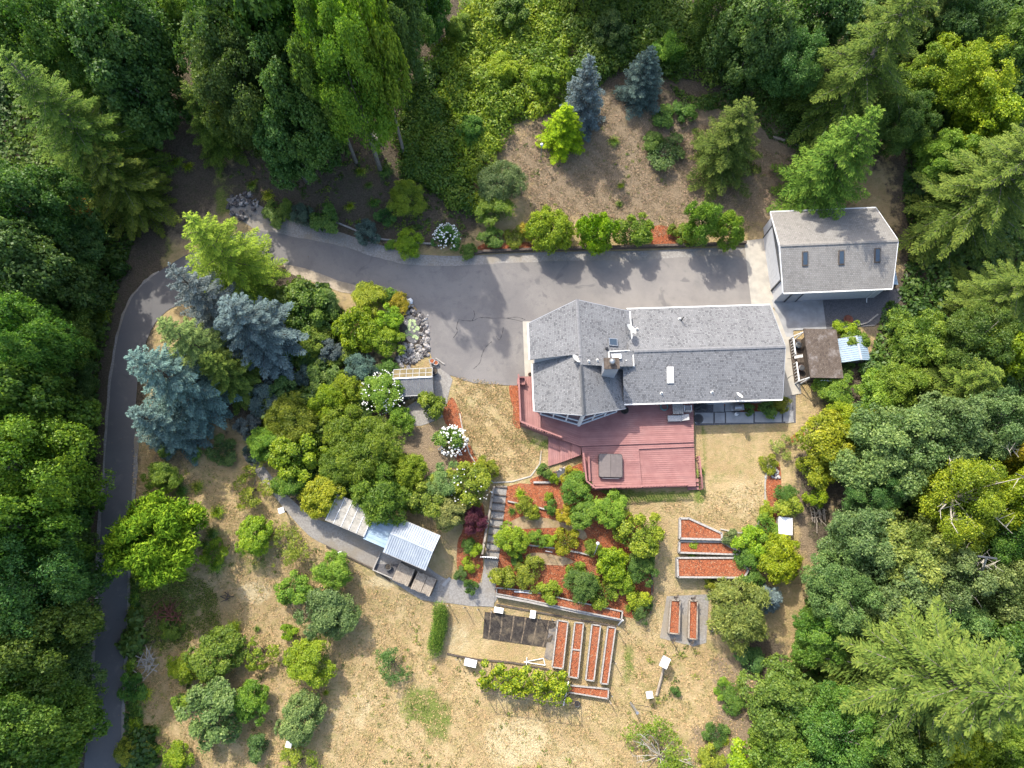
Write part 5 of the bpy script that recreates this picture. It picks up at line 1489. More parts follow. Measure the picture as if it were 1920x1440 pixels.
def fern_mesh(seed, n=13, L=.9):
    g = np.random.default_rng(seed); Q, Rn = [], []
    for k in range(n):
        a = 2 * math.pi * (k + g.uniform(-.3, .3)) / n; l = L * g.uniform(.7, 1.1)
        e = np.array([math.cos(a), math.sin(a), 0]); sd = np.array([-e[1], e[0], 0])
        for s in np.linspace(.12, 1, 9):
            p = e * l * s + np.array([0, 0, .55 * l * (1.5 * s - 1.35 * s * s) + .05])
            wl = .30 * l * (1.08 - s) + .05
            for side in (-1, 1):
                P = (p + sd * side * wl * .5)[None]
                Q.append(leaves(P, np.array([[0, 0, 1.]]) + e * .3 + g.normal(size=(1, 3)) * .2, np.array([wl * 1.15]), g, 2.4, (sd * side + e * .5)[None])); Rn.append([g.uniform(.2, .9)])
    return np.concatenate(Q), np.concatenate(Rn)

PROTO = {}
def reg(key, crown_me, trunk_me, r0, h0, name):
    PROTO.setdefault(key, []).append((crown_me, trunk_me, r0, h0, name))
def reg_broad(key, n, Rr, Hc, ncl, nleaf, leaf, zc, h0, tr, name, mat='leaf', **kw):
    for i in range(n):
        sd_ = hash_(key) + i * 17
        fv = (1.0, .78, 1.25, .9, 1.1)[i % 5]
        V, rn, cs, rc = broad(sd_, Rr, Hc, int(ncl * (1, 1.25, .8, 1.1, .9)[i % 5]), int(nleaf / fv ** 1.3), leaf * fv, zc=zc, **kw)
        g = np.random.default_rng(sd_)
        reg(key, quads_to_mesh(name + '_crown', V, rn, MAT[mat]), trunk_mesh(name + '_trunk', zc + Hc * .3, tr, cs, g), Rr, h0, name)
def hash_(s): return sum(ord(c) * (i + 3) * 7 for i, c in enumerate(s)) % 9973
reg_broad('maple', 4, 5.0, 5.3, 44, 48000, .25, 6.2, 12.0, .28, 'maple', zlo=-.95, cl=(.20, .36), rag=.24, tuft=.46, ntuft=24)
reg_broad('alder', 3, 4.0, 4.3, 44, 38000, .17, 5.4, 10.0, .22, 'alder', zlo=-.85, cl=(.15, .28), rag=.26, tuft=.34, ntuft=26)
reg_broad('tree', 4, 2.4, 2.1, 20, 17000, .145, 2.3, 4.4, .12, 'small_tree', zlo=-.6, cl=(.2, .36), rag=.24, tuft=.24, ntuft=26)
reg_broad('shrub', 5, 1.2, 1.0, 12, 7000, .10, .85, 1.9, .06, 'shrub', zlo=-.5, cl=(.24, .42), rag=.24, tuft=.15, ntuft=22)
reg_broad('ball', 2, 2.0, 1.6, 40, 17000, .14, 1.4, 3.0, .1, 'round_shrub', zlo=-.5, cl=(.2, .3), rag=.1, tuft=.2, ntuft=16)
reg_broad('sparse', 3, 1.6, 1.3, 12, 2600, .12, 1.3, 2.6, .07, 'sparse_shrub', zlo=-.4, cl=(.22, .36), rag=.35, inner=.02, tuft=.2, ntuft=12)
reg_broad('feather', 2, 2.4, 2.0, 34, 18000, .22, 1.9, 3.9, .1, 'feathery_shrub', zlo=-.5, cl=(.18, .3), rag=.18, aspect=3.6, out=.72, tuft=.26, ntuft=18)
reg_broad('dome', 2, 3.4, 2.6, 70, 34000, .26, 2.2, 4.8, .16, 'dome_conifer', 'needle', zlo=-.5, cl=(.17, .27), rag=.08, aspect=2.6, out=.78, top=.3, tuft=.32, ntuft=16)
reg_broad('bluebush', 2, 1.1, 1.0, 16, 7000, .14, .9, 1.9, .06, 'blue_bush', 'needle', zlo=-.5, cl=(.2, .34), rag=.2, aspect=3.0, out=.7, tuft=.15, ntuft=16)
def reg_con(key, n, name, **kw):
    for i in range(n):
        V, rn, wood = conifer(hash_(key) + i * 13, **kw)
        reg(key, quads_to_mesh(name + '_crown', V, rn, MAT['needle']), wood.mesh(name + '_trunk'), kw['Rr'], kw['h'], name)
reg_con('fir', 3, 'fir', h=18, Rr=5.2, spacing=.72, nb=7, leaf=.23, width=2.4, up=.06, droop=.30, z0=.06, power=.8, twig=.30, bare=.05)
reg_con('youngfir', 2, 'young_fir', h=9, Rr=4.0, spacing=.55, nb=8, leaf=.21, width=2.4, up=.15, droop=.25, z0=.05, power=.85, twig=.38)
reg_con('spruce', 3, 'spruce', h=13, Rr=3.9, spacing=.85, nb=8, leaf=.20, width=2.0, up=.14, droop=.18, z0=.04, power=.8, twig=.32, pad=.6, tipfan=.25, bare=.12)
reg_con('smallspruce', 2, 'small_spruce', h=6, Rr=2.4, spacing=.42, nb=8, leaf=.19, width=2.2, up=.1, droop=.1, z0=.03, power=.8, twig=.42, pad=.3)
reg_con('cedar', 1, 'golden_cedar', h=13, Rr=5.0, spacing=.85, nb=7, leaf=.22, width=2.4, up=.28, droop=.35, z0=.06, power=.8, twig=.32, bare=.04)
for i in range(3):
    V, rn = fern_mesh(50 + i); reg('fern', quads_to_mesh('fern_fronds', V, rn, MAT['leaf']), None, .9, .6, 'fern')
# bare twigs
def bare_proto(seed, n=11, L=2.4):
    r_ = random.Random(seed); m = MB()
    for k in range(n):
        a = r_.uniform(0, 6.28); l = L * r_.uniform(.5, 1); e = Vector((math.cos(a), math.sin(a), 0)); p0 = Vector((0, 0, .2)); 
        p1 = e * l * .5 + Vector((r_.uniform(-.2, .2), r_.uniform(-.2, .2), l * .35)); p2 = e * l + Vector((r_.uniform(-.3, .3), r_.uniform(-.3, .3), l * .5))
        m.tube([p0, p1, p2], [.04, .026, .01], 4)
        for j in range(4):
            t = r_.uniform(.4, .95); q = p1.lerp(p2, t); d = Vector((r_.uniform(-1, 1), r_.uniform(-1, 1), r_.uniform(-.1, .5))) * l * .28
            m.tube([q, q + d], [.015, .006], 3)
    return m.mesh('bare_branches')
BARE = [bare_proto(i) for i in range(2)]

COL = dict(dk=(.060, .110, .022), dg=(.066, .124, .026), md=(.074, .134, .018), lt=(.114, .182, .016), yg=(.165, .222, .010), yl=(.215, .195, .009), gg=(.105, .158, .046), ol=(.138, .178, .013), fr=(.072, .112, .016), fl=(.074, .114, .018),
           go=(.130, .172, .018), lime=(.150, .220, .007), pg=(.150, .188, .042), bs=(.080, .112, .104), bl=(.075, .110, .092), bd=(.055, .088, .068), br=(.075, .016, .026), or_=(.24, .105, .022), rd=(.16, .036, .016))
cnt = {}
def plant(kind, px, py, rpx, h, col, label, cat, base=False, group=None, rot=None, name=None, blossoms=0, var=None, Rm=None, bare=False, sq=1.0, clamp=False):
    """one plant: (px, py) is where its crown's middle shows in the photo, or its foot when base is set"""
    L = PROTO[kind]; i = cnt.get(kind, 0); cnt[kind] = i + 1
    cme, tme, r0, h0, nm = L[(i if var is None else var) % len(L)]
    p = gp(px, py) if base else gp(px, py, h * (.56 if kind in ('maple', 'alder') else .62))
    if clamp and p.x > gp(168, py).x:
        p.x = gp(168, py).x; p.z = hg(p.x, p.y)
    q = p + Vector((0, 0, h * .6))
    rm = Rm if Rm else rpx * mpp(q)
    rr_ = random.Random(i * 31 + hash_(kind))
    o = thing(name or nm, label, cat, p, rr_.uniform(0, 6.28) if rot is None else rot, group)
    s = rm / r0
    o.scale = (s * rr_.uniform(.95, 1.06) * sq, s * rr_.uniform(.95, 1.06) / sq, h / h0)
    c = obj('fronds' if kind == 'fern' else 'crown', cme, None, o)
    b = COL[col] if isinstance(col, str) else col
    j = [rr_.uniform(.9, 1.12) for _ in range(3)]; v = rr_.uniform(.94, 1.2)
    c.color = (b[0] * j[0] * v, b[1] * j[1] * v, b[2] * j[2] * v, 1)
    if tme is not None:
        if len(tme.materials) == 0: tme.materials.append(MAT['bark_grey'] if kind in ('fir', 'maple', 'alder') else MAT['bark'])
        obj('trunk', tme, None, o)
    if bare:
        bb = obj('bare_branches', BARE[i % 2], MAT['bone'], o)
        bb.scale = (r0 / 2.2, r0 / 2.2, h0 * .5 / 1.3); bb.location = (0, 0, h0 * .38)
    if blossoms:
        g = np.random.default_rng(i + 5); Q = MB()
        d = rdir(g, blossoms, .05)
        for k in range(blossoms):
            a = g.uniform(.05, .10); x, y, z = d[k] * np.array([r0 * 1.0, r0 * 1.0, h0 * .52]) * g.uniform(.9, 1.06) + np.array([0, 0, h0 * .48])
            Q.add([(x - a, y, z), (x, y - a, z), (x + a, y, z), (x, y + a, z), (x, y, z + a * .8), (x, y, z - a * .5)], [[0, 1, 4], [1, 2, 4], [2, 3, 4], [3, 0, 4], [1, 0, 5], [2, 1, 5], [3, 2, 5], [0, 3, 5]])
        Q.build('blossoms', MAT['blossom'], o)
    return o
T, S_ = 'tree', 'shrub'
G_NW, G_W, G_E, G_SE = 'trees of the north west wood', 'trees of the west wood', 'trees of the east wood', 'trees of the south east wood'
# ---- north west wood
plant('fir', 236, 338, 0, 19, 'fr', 'tall fir with bare grey branch lines in the top left corner', T, True, G_NW, Rm=5.6)
plant('fir', 265, 378, 0, 9.5, 'fr', 'dense short fir bordering the shaded dirt track', T, True, G_NW, Rm=4.8)
plant('youngfir', 425, 275, 0, 10, 'fr', 'bright green fir tucked against the big maples by the dirt track', T, True, G_NW, Rm=3.0)
for x, y, r, h, c, l in [(225, 60, 95, 15, 'dk', 'dark broadleaf tree at the top between tall fir and fallen trunk'), (80, 40, 95, 14, 'md', 'broadleaf tree at the top left corner of the picture'), (255, 165, 75, 11, 'dk', 'dark broadleaf tree beside the tall fir by the dirt track'),
                        (345, 35, 50, 10, 'lt', 'small light green tree by the fallen trunk at the top'), (425, 70, 90, 17, 'dg', 'tall maple right of the fallen trunk'), (455, 160, 80, 15, 'dk', 'dark maple below the tall maple near the dirt track'), (530, 60, 95, 18, 'md', 'tall green maple at the top edge, second right of the fallen trunk'),
                        (555, 190, 85, 15, 'dk', 'darkest maple in the middle of the north grove'), (535, 265, 62, 11, 'dg', 'maple at the foot of the north grove above the pale fallen log'), (720, 25, 70, 16, 'dk', 'dark tree at the top edge right of the north grove'), (800, 8, 45, 8, 'md', 'small tree at the top edge left of the bramble thicket')]:
    plant('maple', x, y, r, h * 1.15, c, l, T, group=G_NW, name='maple')
for x, y, r, h, c, l in [(635, 70, 85, 17, 'lt', 'light green alder at the right of the north grove top'), (665, 170, 78, 15, 'lt', 'light green alder at the right flank of the north grove'), (712, 110, 58, 17, 'lt', 'light alder at the right end of the north grove above the stump'), (610, 150, 60, 15, 'md', 'green alder squeezed between dark maple and light alder')]:
    plant('alder', x, y, r, h * 1.5, c, l, T, group=G_NW, name='alder')
# ---- west wood
for x, y, r, h, c, l in [(45, 395, 75, 12, 'dk', 'dark broadleaf tree at the left edge under the tall fir'), (130, 440, 80, 11, 'dg', 'dark broadleaf tree with a rusty gap above it in the west wood'), (205, 460, 55, 8, 'dk', 'low dark tree at the dirt track below the firs'), (50, 500, 75, 12, 'dg', 'dark broadleaf tree at the left edge level with the road bend'),
                        (165, 545, 68, 10, 'dk', 'dark tree left of the road bend'), (110, 630, 70, 12, 'md', 'mid green tree left of the road below the bend'), (35, 650, 75, 14, 'md', 'sunlit tree at the left edge above mid height'), (45, 760, 80, 13, 'md', 'mid green tree at the left edge at mid height'), (165, 700, 55, 8, 'dg', 'dark roadside tree opposite the blue spruces'),
                        (120, 770, 60, 10, 'dk', 'dark tree below the roadside tree opposite the spruces'), (65, 880, 92, 14, 'lt', 'large bright green maple at the left edge'), (130, 950, 75, 12, 'md', 'bright green maple reaching to the road'), (40, 990, 85, 14, 'lt', 'bright green maple at the left edge above the dark ones'),
                        (125, 1050, 72, 11, 'dg', 'dark maple beside the road level with the green dome tree'), (45, 1100, 85, 13, 'dg', 'dark maple at the left edge level with the meadow top'), (130, 1180, 72, 12, 'dg', 'dark maple leaning over the shaded road'), (40, 1220, 85, 13, 'md', 'maple at the left edge above the lower corner'),
                        (115, 1275, 78, 12, 'dg', 'dark maple leaning over the road in the lower left'), (35, 1340, 85, 13, 'md', 'maple at the left edge near the bottom corner'), (95, 1385, 80, 12, 'md', 'maple near the bottom left corner beside the road'), (30, 1430, 70, 11, 'md', 'light maple in the bottom left corner')]:
    plant('maple', x, y, r * (1.1 if x < 100 else .8), h * (1.25 if x < 100 else .72), c, l, T, group=G_W, name='maple', clamp=True)
plant('youngfir', 110, 640, 0, 11, 'fl', 'olive sunlit conifer in the west wood', T, True, G_W, Rm=3.2)
plant('tree', 45, 425, 45, 7, 'yl', 'yellowing half bare tree at the left edge', T, group=G_W, bare=True)
plant('tree', 150, 395, 24, 4, 'or_', 'rusty orange small tree in a gap of the west wood', T, group=G_W)
# ---- blue spruces and golden cedar
for x, y, h, Rm, c, l in [(384, 746, 14, 4.3, 'bs', 'large blue spruce reaching over the road, middle of its grove'), (345, 815, 10, 3.0, 'bs', 'lowest blue spruce of the roadside grove'), (420, 688, 13, 3.6, 'gg', 'greenish blue spruce between two bluer ones beside the road'), (440, 610, 14, 3.4, 'bs', 'topmost blue spruce of the roadside grove'),
                         (512, 650, 12, 4.5, 'bs', 'broad blue spruce at the garden side of its grove'), (455, 720, 9, 3.0, 'fl', 'green spruce in the middle of the blue grove')]:
    plant('spruce', x, y, 0, h, c, l, T, True, 'blue spruces at the road bend', Rm=Rm, name='blue_spruce')
plant('cedar', 470, 533, 0, 14, 'go', 'golden green cedar above the blue spruces at the road bend', T, True, Rm=5.2)
# ---- pond garden and greenhouse garden
for k, x, y, r, h, c, l in [('tree', 580, 575, 50, 3.6, 'md', 'green bushy tree between golden cedar and pond garden'), ('shrub', 560, 632, 34, 2, 'lt', 'light green shrub below the bushy tree by the cedar'), ('tree', 612, 560, 28, 2.6, 'gg', 'grey green bush at the tan gravel shoulder'), ('tree', 590, 640, 34, 2.4, 'lt', 'light green bush left of the short gravel path'),
                           ('ball', 668, 612, 46, 3.4, 'lime', 'large bright lime bush in the pond garden'), ('tree', 690, 560, 38, 2.2, 'yg', 'yellow green bush above the large lime bush'), ('tree', 726, 600, 28, 2.4, 'yg', 'yellow green bush touching the pond'), ('tree', 722, 640, 36, 2.4, 'lime', 'lime bush below the pond garden bushes'),
                           ('shrub', 748, 562, 22, 1.2, 'yl', 'golden low shrub beside the white boulder'), ('shrub', 720, 555, 20, 1.2, 'md', 'small green shrub at the driveway inside the bend'), ('bluebush', 617, 655, 25, 2.4, 'bs', 'small blue bush at the end of the short gravel path'), ('bluebush', 677, 690, 30, 2.6, 'bl', 'blue green bush left of the greenhouse'),
                           ('shrub', 640, 665, 26, 1.6, 'lt', 'light green shrub between the two small blue bushes'), ('tree', 650, 730, 34, 2.6, 'lime', 'lime bush left of the white flowering shrub'), ('shrub', 600, 700, 36, 1.8, 'md', 'mid green shrub behind the blue spruces'), ('bluebush', 575, 700, 22, 1.8, 'bd', 'dusky blue bush behind the blue spruces'),
                           ('feather', 615, 750, 38, 3.2, 'yg', 'feathery yellow green bush left of the lime bush'), ('feather', 545, 785, 50, 4.0, 'ol', 'feathery olive tree in the middle of the west garden'), ('bluebush', 490, 745, 30, 2.4, 'bl', 'blue green bush under the broad blue spruce'), ('bluebush', 460, 800, 25, 2.2, 'bs', 'blue bush at the head of the long gravel path'),
                           ('tree', 495, 830, 36, 2.8, 'lt', 'light green bush at the head of the long gravel path'), ('tree', 560, 850, 48, 3.6, 'yg', 'yellow green bushy tree in the west garden'), ('shrub', 470, 850, 18, 1.6, 'bd', 'small dusky shrub where the gravel path begins'), ('tree', 548, 905, 34, 2.6, 'lt', 'light green bush right of the gravel path bend'),
                           ('tree', 600, 926, 44, 3.2, (.19, .20, .010), 'golden yellow bush above the clear roofed shelter'), ('feather', 640, 800, 46, 3.6, 'ol', 'olive feathery bush with stray stems beside the big tree'), ('feather', 690, 842, 62, 5.0, (.115, .180, .014), 'large green feathery tree in the middle of the west garden'), ('feather', 714, 930, 60, 4.6, (.108, .170, .014), 'green feathery tree hanging over the metal shed roof'),
                           ('shrub', 750, 782, 28, 2.2, 'lt', 'light green shrub below the greenhouse'), ('shrub', 812, 765, 30, 2.2, 'ol', 'olive shrub at the greenhouse corner by the mulch'), ('tree', 765, 880, 40, 3.0, 'yg', 'light green bush right of the large feathery tree'), ('tree', 800, 935, 40, 3.0, 'lt', 'light green bush above the metal roofed shed'),
                           ('tree', 838, 905, 38, 3.0, 'gg', 'grey green bush below the white flowering bush'), ('tree', 845, 962, 38, 2.8, 'pg', 'pale grey green bush between shed and ramp'), ('shrub', 905, 880, 26, 2.0, 'ol', 'olive shrub at the top of the gravel steps'), ('sparse', 470, 915, 40, 2.0, 'ol', 'sparse yellowing shrub left of the gravel path'),
                           ('shrub', 530, 730, 32, 2.0, 'dg', 'dark shrub between spruce and feathery olive tree'), ('shrub', 680, 760, 30, 2.0, 'md', 'mid green shrub below the blue green greenhouse bush'), ('feather', 640, 870, 44, 3.6, 'lt', 'light feathery bush behind the golden yellow bush'), ('shrub', 730, 690, 22, 1.2, 'md', 'low green shrub between pond and greenhouse')]:
    plant(k, x, y, r, h, c, l, 'bush')
plant('tree', 718, 735, 42, 2.8, 'lt', 'white flowering shrub left of the greenhouse', 'flowering bush', blossoms=170, name='flowering_shrub')
plant('shrub', 848, 826, 30, 2.2, 'md', 'white flowering bush at the west lawn edge', 'flowering bush', blossoms=190, name='flowering_shrub')
plant('tree', 880, 912, 44, 3.0, 'ol', 'green bush dotted with white flowers at the top of the ramp', 'flowering bush', blossoms=40, name='flowering_shrub')
plant('shrub', 837, 442, 25, 2.2, 'dg', 'round bush with white flowers on the bank above the driveway', 'flowering bush', blossoms=130, name='flowering_shrub')
plant('feather', 886, 972, 28, 2.0, 'br', 'burgundy lace leaf maple left of the ramp', T, name='japanese_maple')
# ---- meadow in the lower left
plant('dome', 288, 1012, 96, 7.5, (.10, .175, .010), 'big bright green dome shaped tree beside the road', T)
for k, x, y, r, h, c, l in [('tree', 302, 888, 34, 2.2, 'lt', 'light green bush above the dome tree'), ('shrub', 315, 828, 27, 1.8, 'md', 'green bush at the foot of the lowest blue spruce'), ('shrub', 420, 846, 28, 1.3, 'dg', 'low dark shrub in the shade right of the spruce grove'), ('tree', 476, 1005, 38, 2.6, 'yg', 'yellow green bush in the open meadow above the path'),
                           ('sparse', 540, 1030, 42, 1.8, 'ol', 'sparse tangled shrub below the gravel path'), ('tree', 625, 1070, 40, 2.6, 'lt', 'light green bush below the path beside the shed'), ('tree', 548, 1108, 34, 2.4, 'lt', 'bush left of the large grey green meadow bush'), ('tree', 612, 1140, 58, 3.6, 'gg', 'large grey green bush in the meadow'),
                           ('tree', 405, 1230, 52, 3.2, 'lt', 'light green round tree in the lower left meadow'), ('shrub', 345, 1258, 32, 2.0, 'yg', 'yellow green shrub left of the light round meadow tree'), ('sparse', 492, 1222, 34, 2.2, 'ol', 'olive thin shrub between two meadow trees'), ('tree', 580, 1240, 52, 3.4, 'yg', 'yellow olive tree in the lower meadow'),
                           ('tree', 400, 1342, 58, 3.6, 'gg', 'dark grey green bush in the lower left meadow'), ('tree', 465, 1322, 38, 3.0, 'lt', 'bright bush joined to the dark grey green meadow bush'), ('shrub', 337, 1316, 22, 1.3, 'lt', 'small light shrub at the end of the bleached meadow log'), ('tree', 563, 1350, 48, 3.2, 'gg', 'grey green bush above the lowest white box'),
                           ('shrub', 325, 1428, 34, 1.8, 'yg', 'yellow green shrub at the bottom edge near the road'), ('sparse', 560, 1428, 40, 1.6, 'ol', 'low olive shrub at the bottom edge below the white box'), ('sparse', 735, 1240, 34, 1.8, 'dg', 'lone dark thin bush in the open meadow'), ('shrub', 540, 1188, 18, 1.2, 'yg', 'small yellow green tuft in the open meadow'),
                           ('shrub', 250, 1290, 26, 1.4, 'md', 'roadside shrub opposite the dark leaning maples'), ('shrub', 240, 1410, 34, 1.5, 'ol', 'olive roadside shrub at the bottom of the driveway'), ('shrub', 485, 1395, 26, 1.4, 'dg', 'low dark shrub left of the lowest white box'), ('shrub', 320, 1180, 22, .8, 'lt', 'low weedy tuft near the reddish brush heap'),
                           ('shrub', 345, 965, 26, 1.4, 'lt', 'small bush just above the dome tree top'), ('shrub', 398, 1040, 24, 1.2, 'yg', 'small bush right of the dome tree'), ('shrub', 270, 1030, 20, 1.2, 'md', 'small bush under the road side of the dome tree')]:
    plant(k, x, y, r, h, c, l, 'bush')
FERN_AT = ['in the bare patch below the spruce grove', 'right of the light bush above the dome tree', 'alone in dry grass right of the dome tree', 'just above the dome tree crown', 'at the upper right flank of the dome tree', 'at the lower right flank of the dome tree', 'alone in the middle of the lower left meadow', 'tucked against the right side of the dome tree', 'first of the roadside row below the dome tree', 'second of the roadside row below the dome tree', 'third of the roadside row below the dome tree', 'fourth of the roadside row below the dome tree', 'fifth of the roadside row below the dome tree', 'last of the roadside row below the dome tree', 'just below the roadside shrub near the sticks', 'below the big roadside tuft, close to the asphalt', 'set back from the road near the bottom edge', 'close to the road near the bottom edge', 'between two roadside tufts near the bottom edge', 'large one on the shaded dirt track at the top', 'left of the large one on the dirt track', 'at the lower end of the dirt track, middle one', 'at the lower end of the dirt track, right one', 'at the lower end of the dirt track, left one', 'right of centre on the shaded slope by the stump', 'left of centre on the shaded slope below the stump', 'low on the shaded slope above the log edging', 'low on the shaded slope above the dark blue bush', 'just above the yellow green bush on the gravel strip', 'on the dry bank right of the golden conifer', 'tiny on the dry bank above the driveway bushes', 'tiny on the dry bank just above the lime bush', 'beside the olive bush on the shaded slope', 'highest of the four at the left of the road bend', 'second of the four at the left of the road bend', 'third of the four at the left of the road bend', 'lowest of the four at the left of the road bend', 'above the heap of grey stones, upper one', 'above the heap of grey stones, lower one', 'between stone heap and dusky blue bush', 'touching the dusky blue bush by the driveway', 'under the driveway wall near the garage', 'at the top left of the mulch terraces', 'beside the gravel steps on the upper terrace', 'against the deck bench corner', 'beside the deck stairs', 'on the dry slope at the bottom edge', 'on the dry slope below the feathery bush, lower one', 'on the dry slope below the feathery bush, upper one', 'at the terrace corner near the clipped dark shrub', 'tiny beside the yellow olive meadow tree', 'tiny left of the large grey green meadow bush']
G_F = 'ferns scattered over the slopes'
for i, (x, y, r) in enumerate([(365, 850, 20), (368, 912, 18), (405, 960, 18), (338, 920, 18), (395, 1000, 20), (402, 1062, 20), (436, 1175, 18), (382, 1022, 16), (250, 1090, 18), (248, 1120, 18), (246, 1150, 18), (244, 1180, 18), (242, 1215, 18), (240, 1250, 18), (268, 1302, 22), (254, 1332, 20), (288, 1372, 16), (262, 1380, 20), (250, 1360, 18),
                               (345, 170, 24), (322, 150, 18), (330, 300, 18), (350, 310, 16), (315, 318, 16), (720, 318, 22), (676, 320, 16), (655, 385, 14), (700, 378, 16), (730, 415, 14), (1152, 262, 15), (1165, 346, 9), (1162, 380, 10), (690, 345, 12), (200, 560, 22), (190, 590, 22), (185, 620, 18), (175, 660, 18), (470, 345, 16), (500, 365, 18),
                               (530, 390, 16), (545, 402, 14), (1320, 470 - 15, 10), (975, 925, 14), (960, 958, 12), (1105, 860, 10), (1315, 885, 12), (1360, 1390, 14), (1390, 1290, 14), (1420, 1260, 12), (1180, 1140, 12), (610, 1300, 9), (480, 1180, 9)]):
    plant('fern', x, y, r, .7 + r * .012, ['md', 'lt', 'yg', 'md'][i % 4], 'green fern tuft ' + FERN_AT[i], 'fern', group=G_F)
# ---- north bank
plant('smallspruce', 1088, 230, 0, 9.8, 'bs', 'blue spruce on the bank above the golden conifer', T, True, Rm=2.6, name='blue_spruce', var=0)
plant('smallspruce', 1197, 184, 0, 7.2, 'bl', 'dusky blue spruce at the bramble edge, further right on the bank', T, True, Rm=2.5, name='blue_spruce', var=1)
plant('smallspruce', 1055, 268, 0, 6.0, 'lime', 'bright golden green conifer by the lamp post', T, True, Rm=2.5, name='golden_conifer')
plant('youngfir', 1345, 310, 0, 10.5, 'fr', 'green fir on the dry bank above the driveway', T, True, Rm=4.1)
plant('youngfir', 1512, 376, 0, 15, 'fr', 'large green fir behind the garage', T, True, Rm=5.0)
for k, x, y, r, h, c, l in [('feather', 940, 340, 48, 4.0, 'gg', 'grey green feathery conifer at the corner of the brambles'), ('tree', 925, 388, 40, 2.6, 'lt', 'light green bush below the feathery conifer'), ('shrub', 895, 378, 24, 1.6, 'lime', 'lime shrub beside the light green bush on the bank'), ('ball', 1033, 425, 46, 4.6, 'yg', 'round yellow green bush above the driveway wall'),
                           ('ball', 1120, 430, 40, 5.6, 'lime', 'round lime bush above the driveway wall, second in the row'), ('tree', 1187, 432, 34, 3.6, 'lt', 'light green bush above the driveway wall, third in the row'), ('shrub', 1000, 430, 22, 1.6, 'yl', 'golden shrub at the flank of the round yellow green bush'), ('shrub', 925, 442, 24, 1.5, 'md', 'green shrub at the west end of the driveway wall'),
                           ('shrub', 968, 445, 20, 1.3, 'ol', 'olive shrub left of the round yellow green bush'), ('shrub', 880, 468, 18, 1.0, 'md', 'low shrub at the corner of driveway wall and gravel'), ('tree', 1322, 408, 36, 6.5, 'lt', 'light green tall bush above the driveway wall near the garage'), ('tree', 1365, 430, 34, 5.0, 'lt', 'leafy bush above the driveway wall nearest the garage'),
                           ('shrub', 1262, 430, 14, 1.0, 'ol', 'small olive shrub in the red mulch of the bank'), ('shrub', 1290, 440, 22, 1.4, 'lt', 'light green shrub left of the tall bush by the driveway wall'), ('shrub', 603, 412, 32, 2.0, 'dg', 'glossy dark bush on the gravel strip'), ('bluebush', 568, 402, 24, 1.8, 'bd', 'dusky blue bush left of the glossy dark bush'),
                           ('bluebush', 686, 438, 26, 2.0, 'bd', 'dark blue green bush hanging over the gravel strip'), ('feather', 765, 455, 30, 2.2, 'yg', 'yellow green bush on the gravel strip'), ('feather', 760, 370, 38, 2.6, 'ol', 'olive bush on the shaded slope'), ('shrub', 1250, 285, 36, 1.6, 'dg', 'low dark shrub in the middle of the dry bank'),
                           ('shrub', 1228, 262, 22, 1.2, 'md', 'small green shrub just above the low dark bank shrub'), ('shrub', 1240, 222, 26, .9, 'md', 'flat green shrub below the second blue spruce'), ('shrub', 1287, 205, 24, 1.4, 'md', 'green shrub at the foot of the brambles'), ('shrub', 515, 395, 30, 1.0, 'md', 'low green shrub by the heap of grey stones'),
                           ('shrub', 720, 405, 20, 1.2, 'dg', 'small dark shrub above the log edging'), ('shrub', 730, 460, 12, .6, 'lt', 'tiny light green tuft on the gravel strip')]:
    plant(k, x, y, r, h, c, l, 'bush')
for k, x, y, r, h, c, l in [('tree', 862, 55, 30, 3.0, 'lt', 'light green bush in the top left of the sunlit brambles'), ('tree', 965, 25, 38, 3.5, 'md', 'mid green bush at the top edge in the brambles'), ('tree', 1015, 150, 32, 2.8, 'lime', 'lime bush in the brambles left of the bank spruce'), ('tree', 885, 240, 30, 3.0, 'md', 'mid green bush where shaded and sunlit brambles meet'),
                           ('tree', 940, 130, 34, 2.8, 'yg', 'yellow green bush in the middle of the sunlit brambles'), ('sparse', 905, 300, 30, 2.4, 'lt', 'loose light shrub at the foot of the sunlit brambles'), ('tree', 1150, 60, 36, 3.4, 'dg', 'dark bush in the brambles behind the bank spruces'), ('tree', 1260, 90, 34, 3.2, 'lt', 'light bush in the brambles right of the bank spruces')]:
    plant(k, x, y, r, h, c, l, 'bush')
plant('fir', 1082, -22, 0, 26, 'fr', 'lower boughs of a tall fir at the top edge left of the bank spruces', T, True, 'tall firs at the top edge', Rm=4.6)
plant('fir', 1180, -32, 0, 26, 'fr', 'lower boughs of a tall fir at the top edge above the bank spruces', T, True, 'tall firs at the top edge', Rm=4.8)
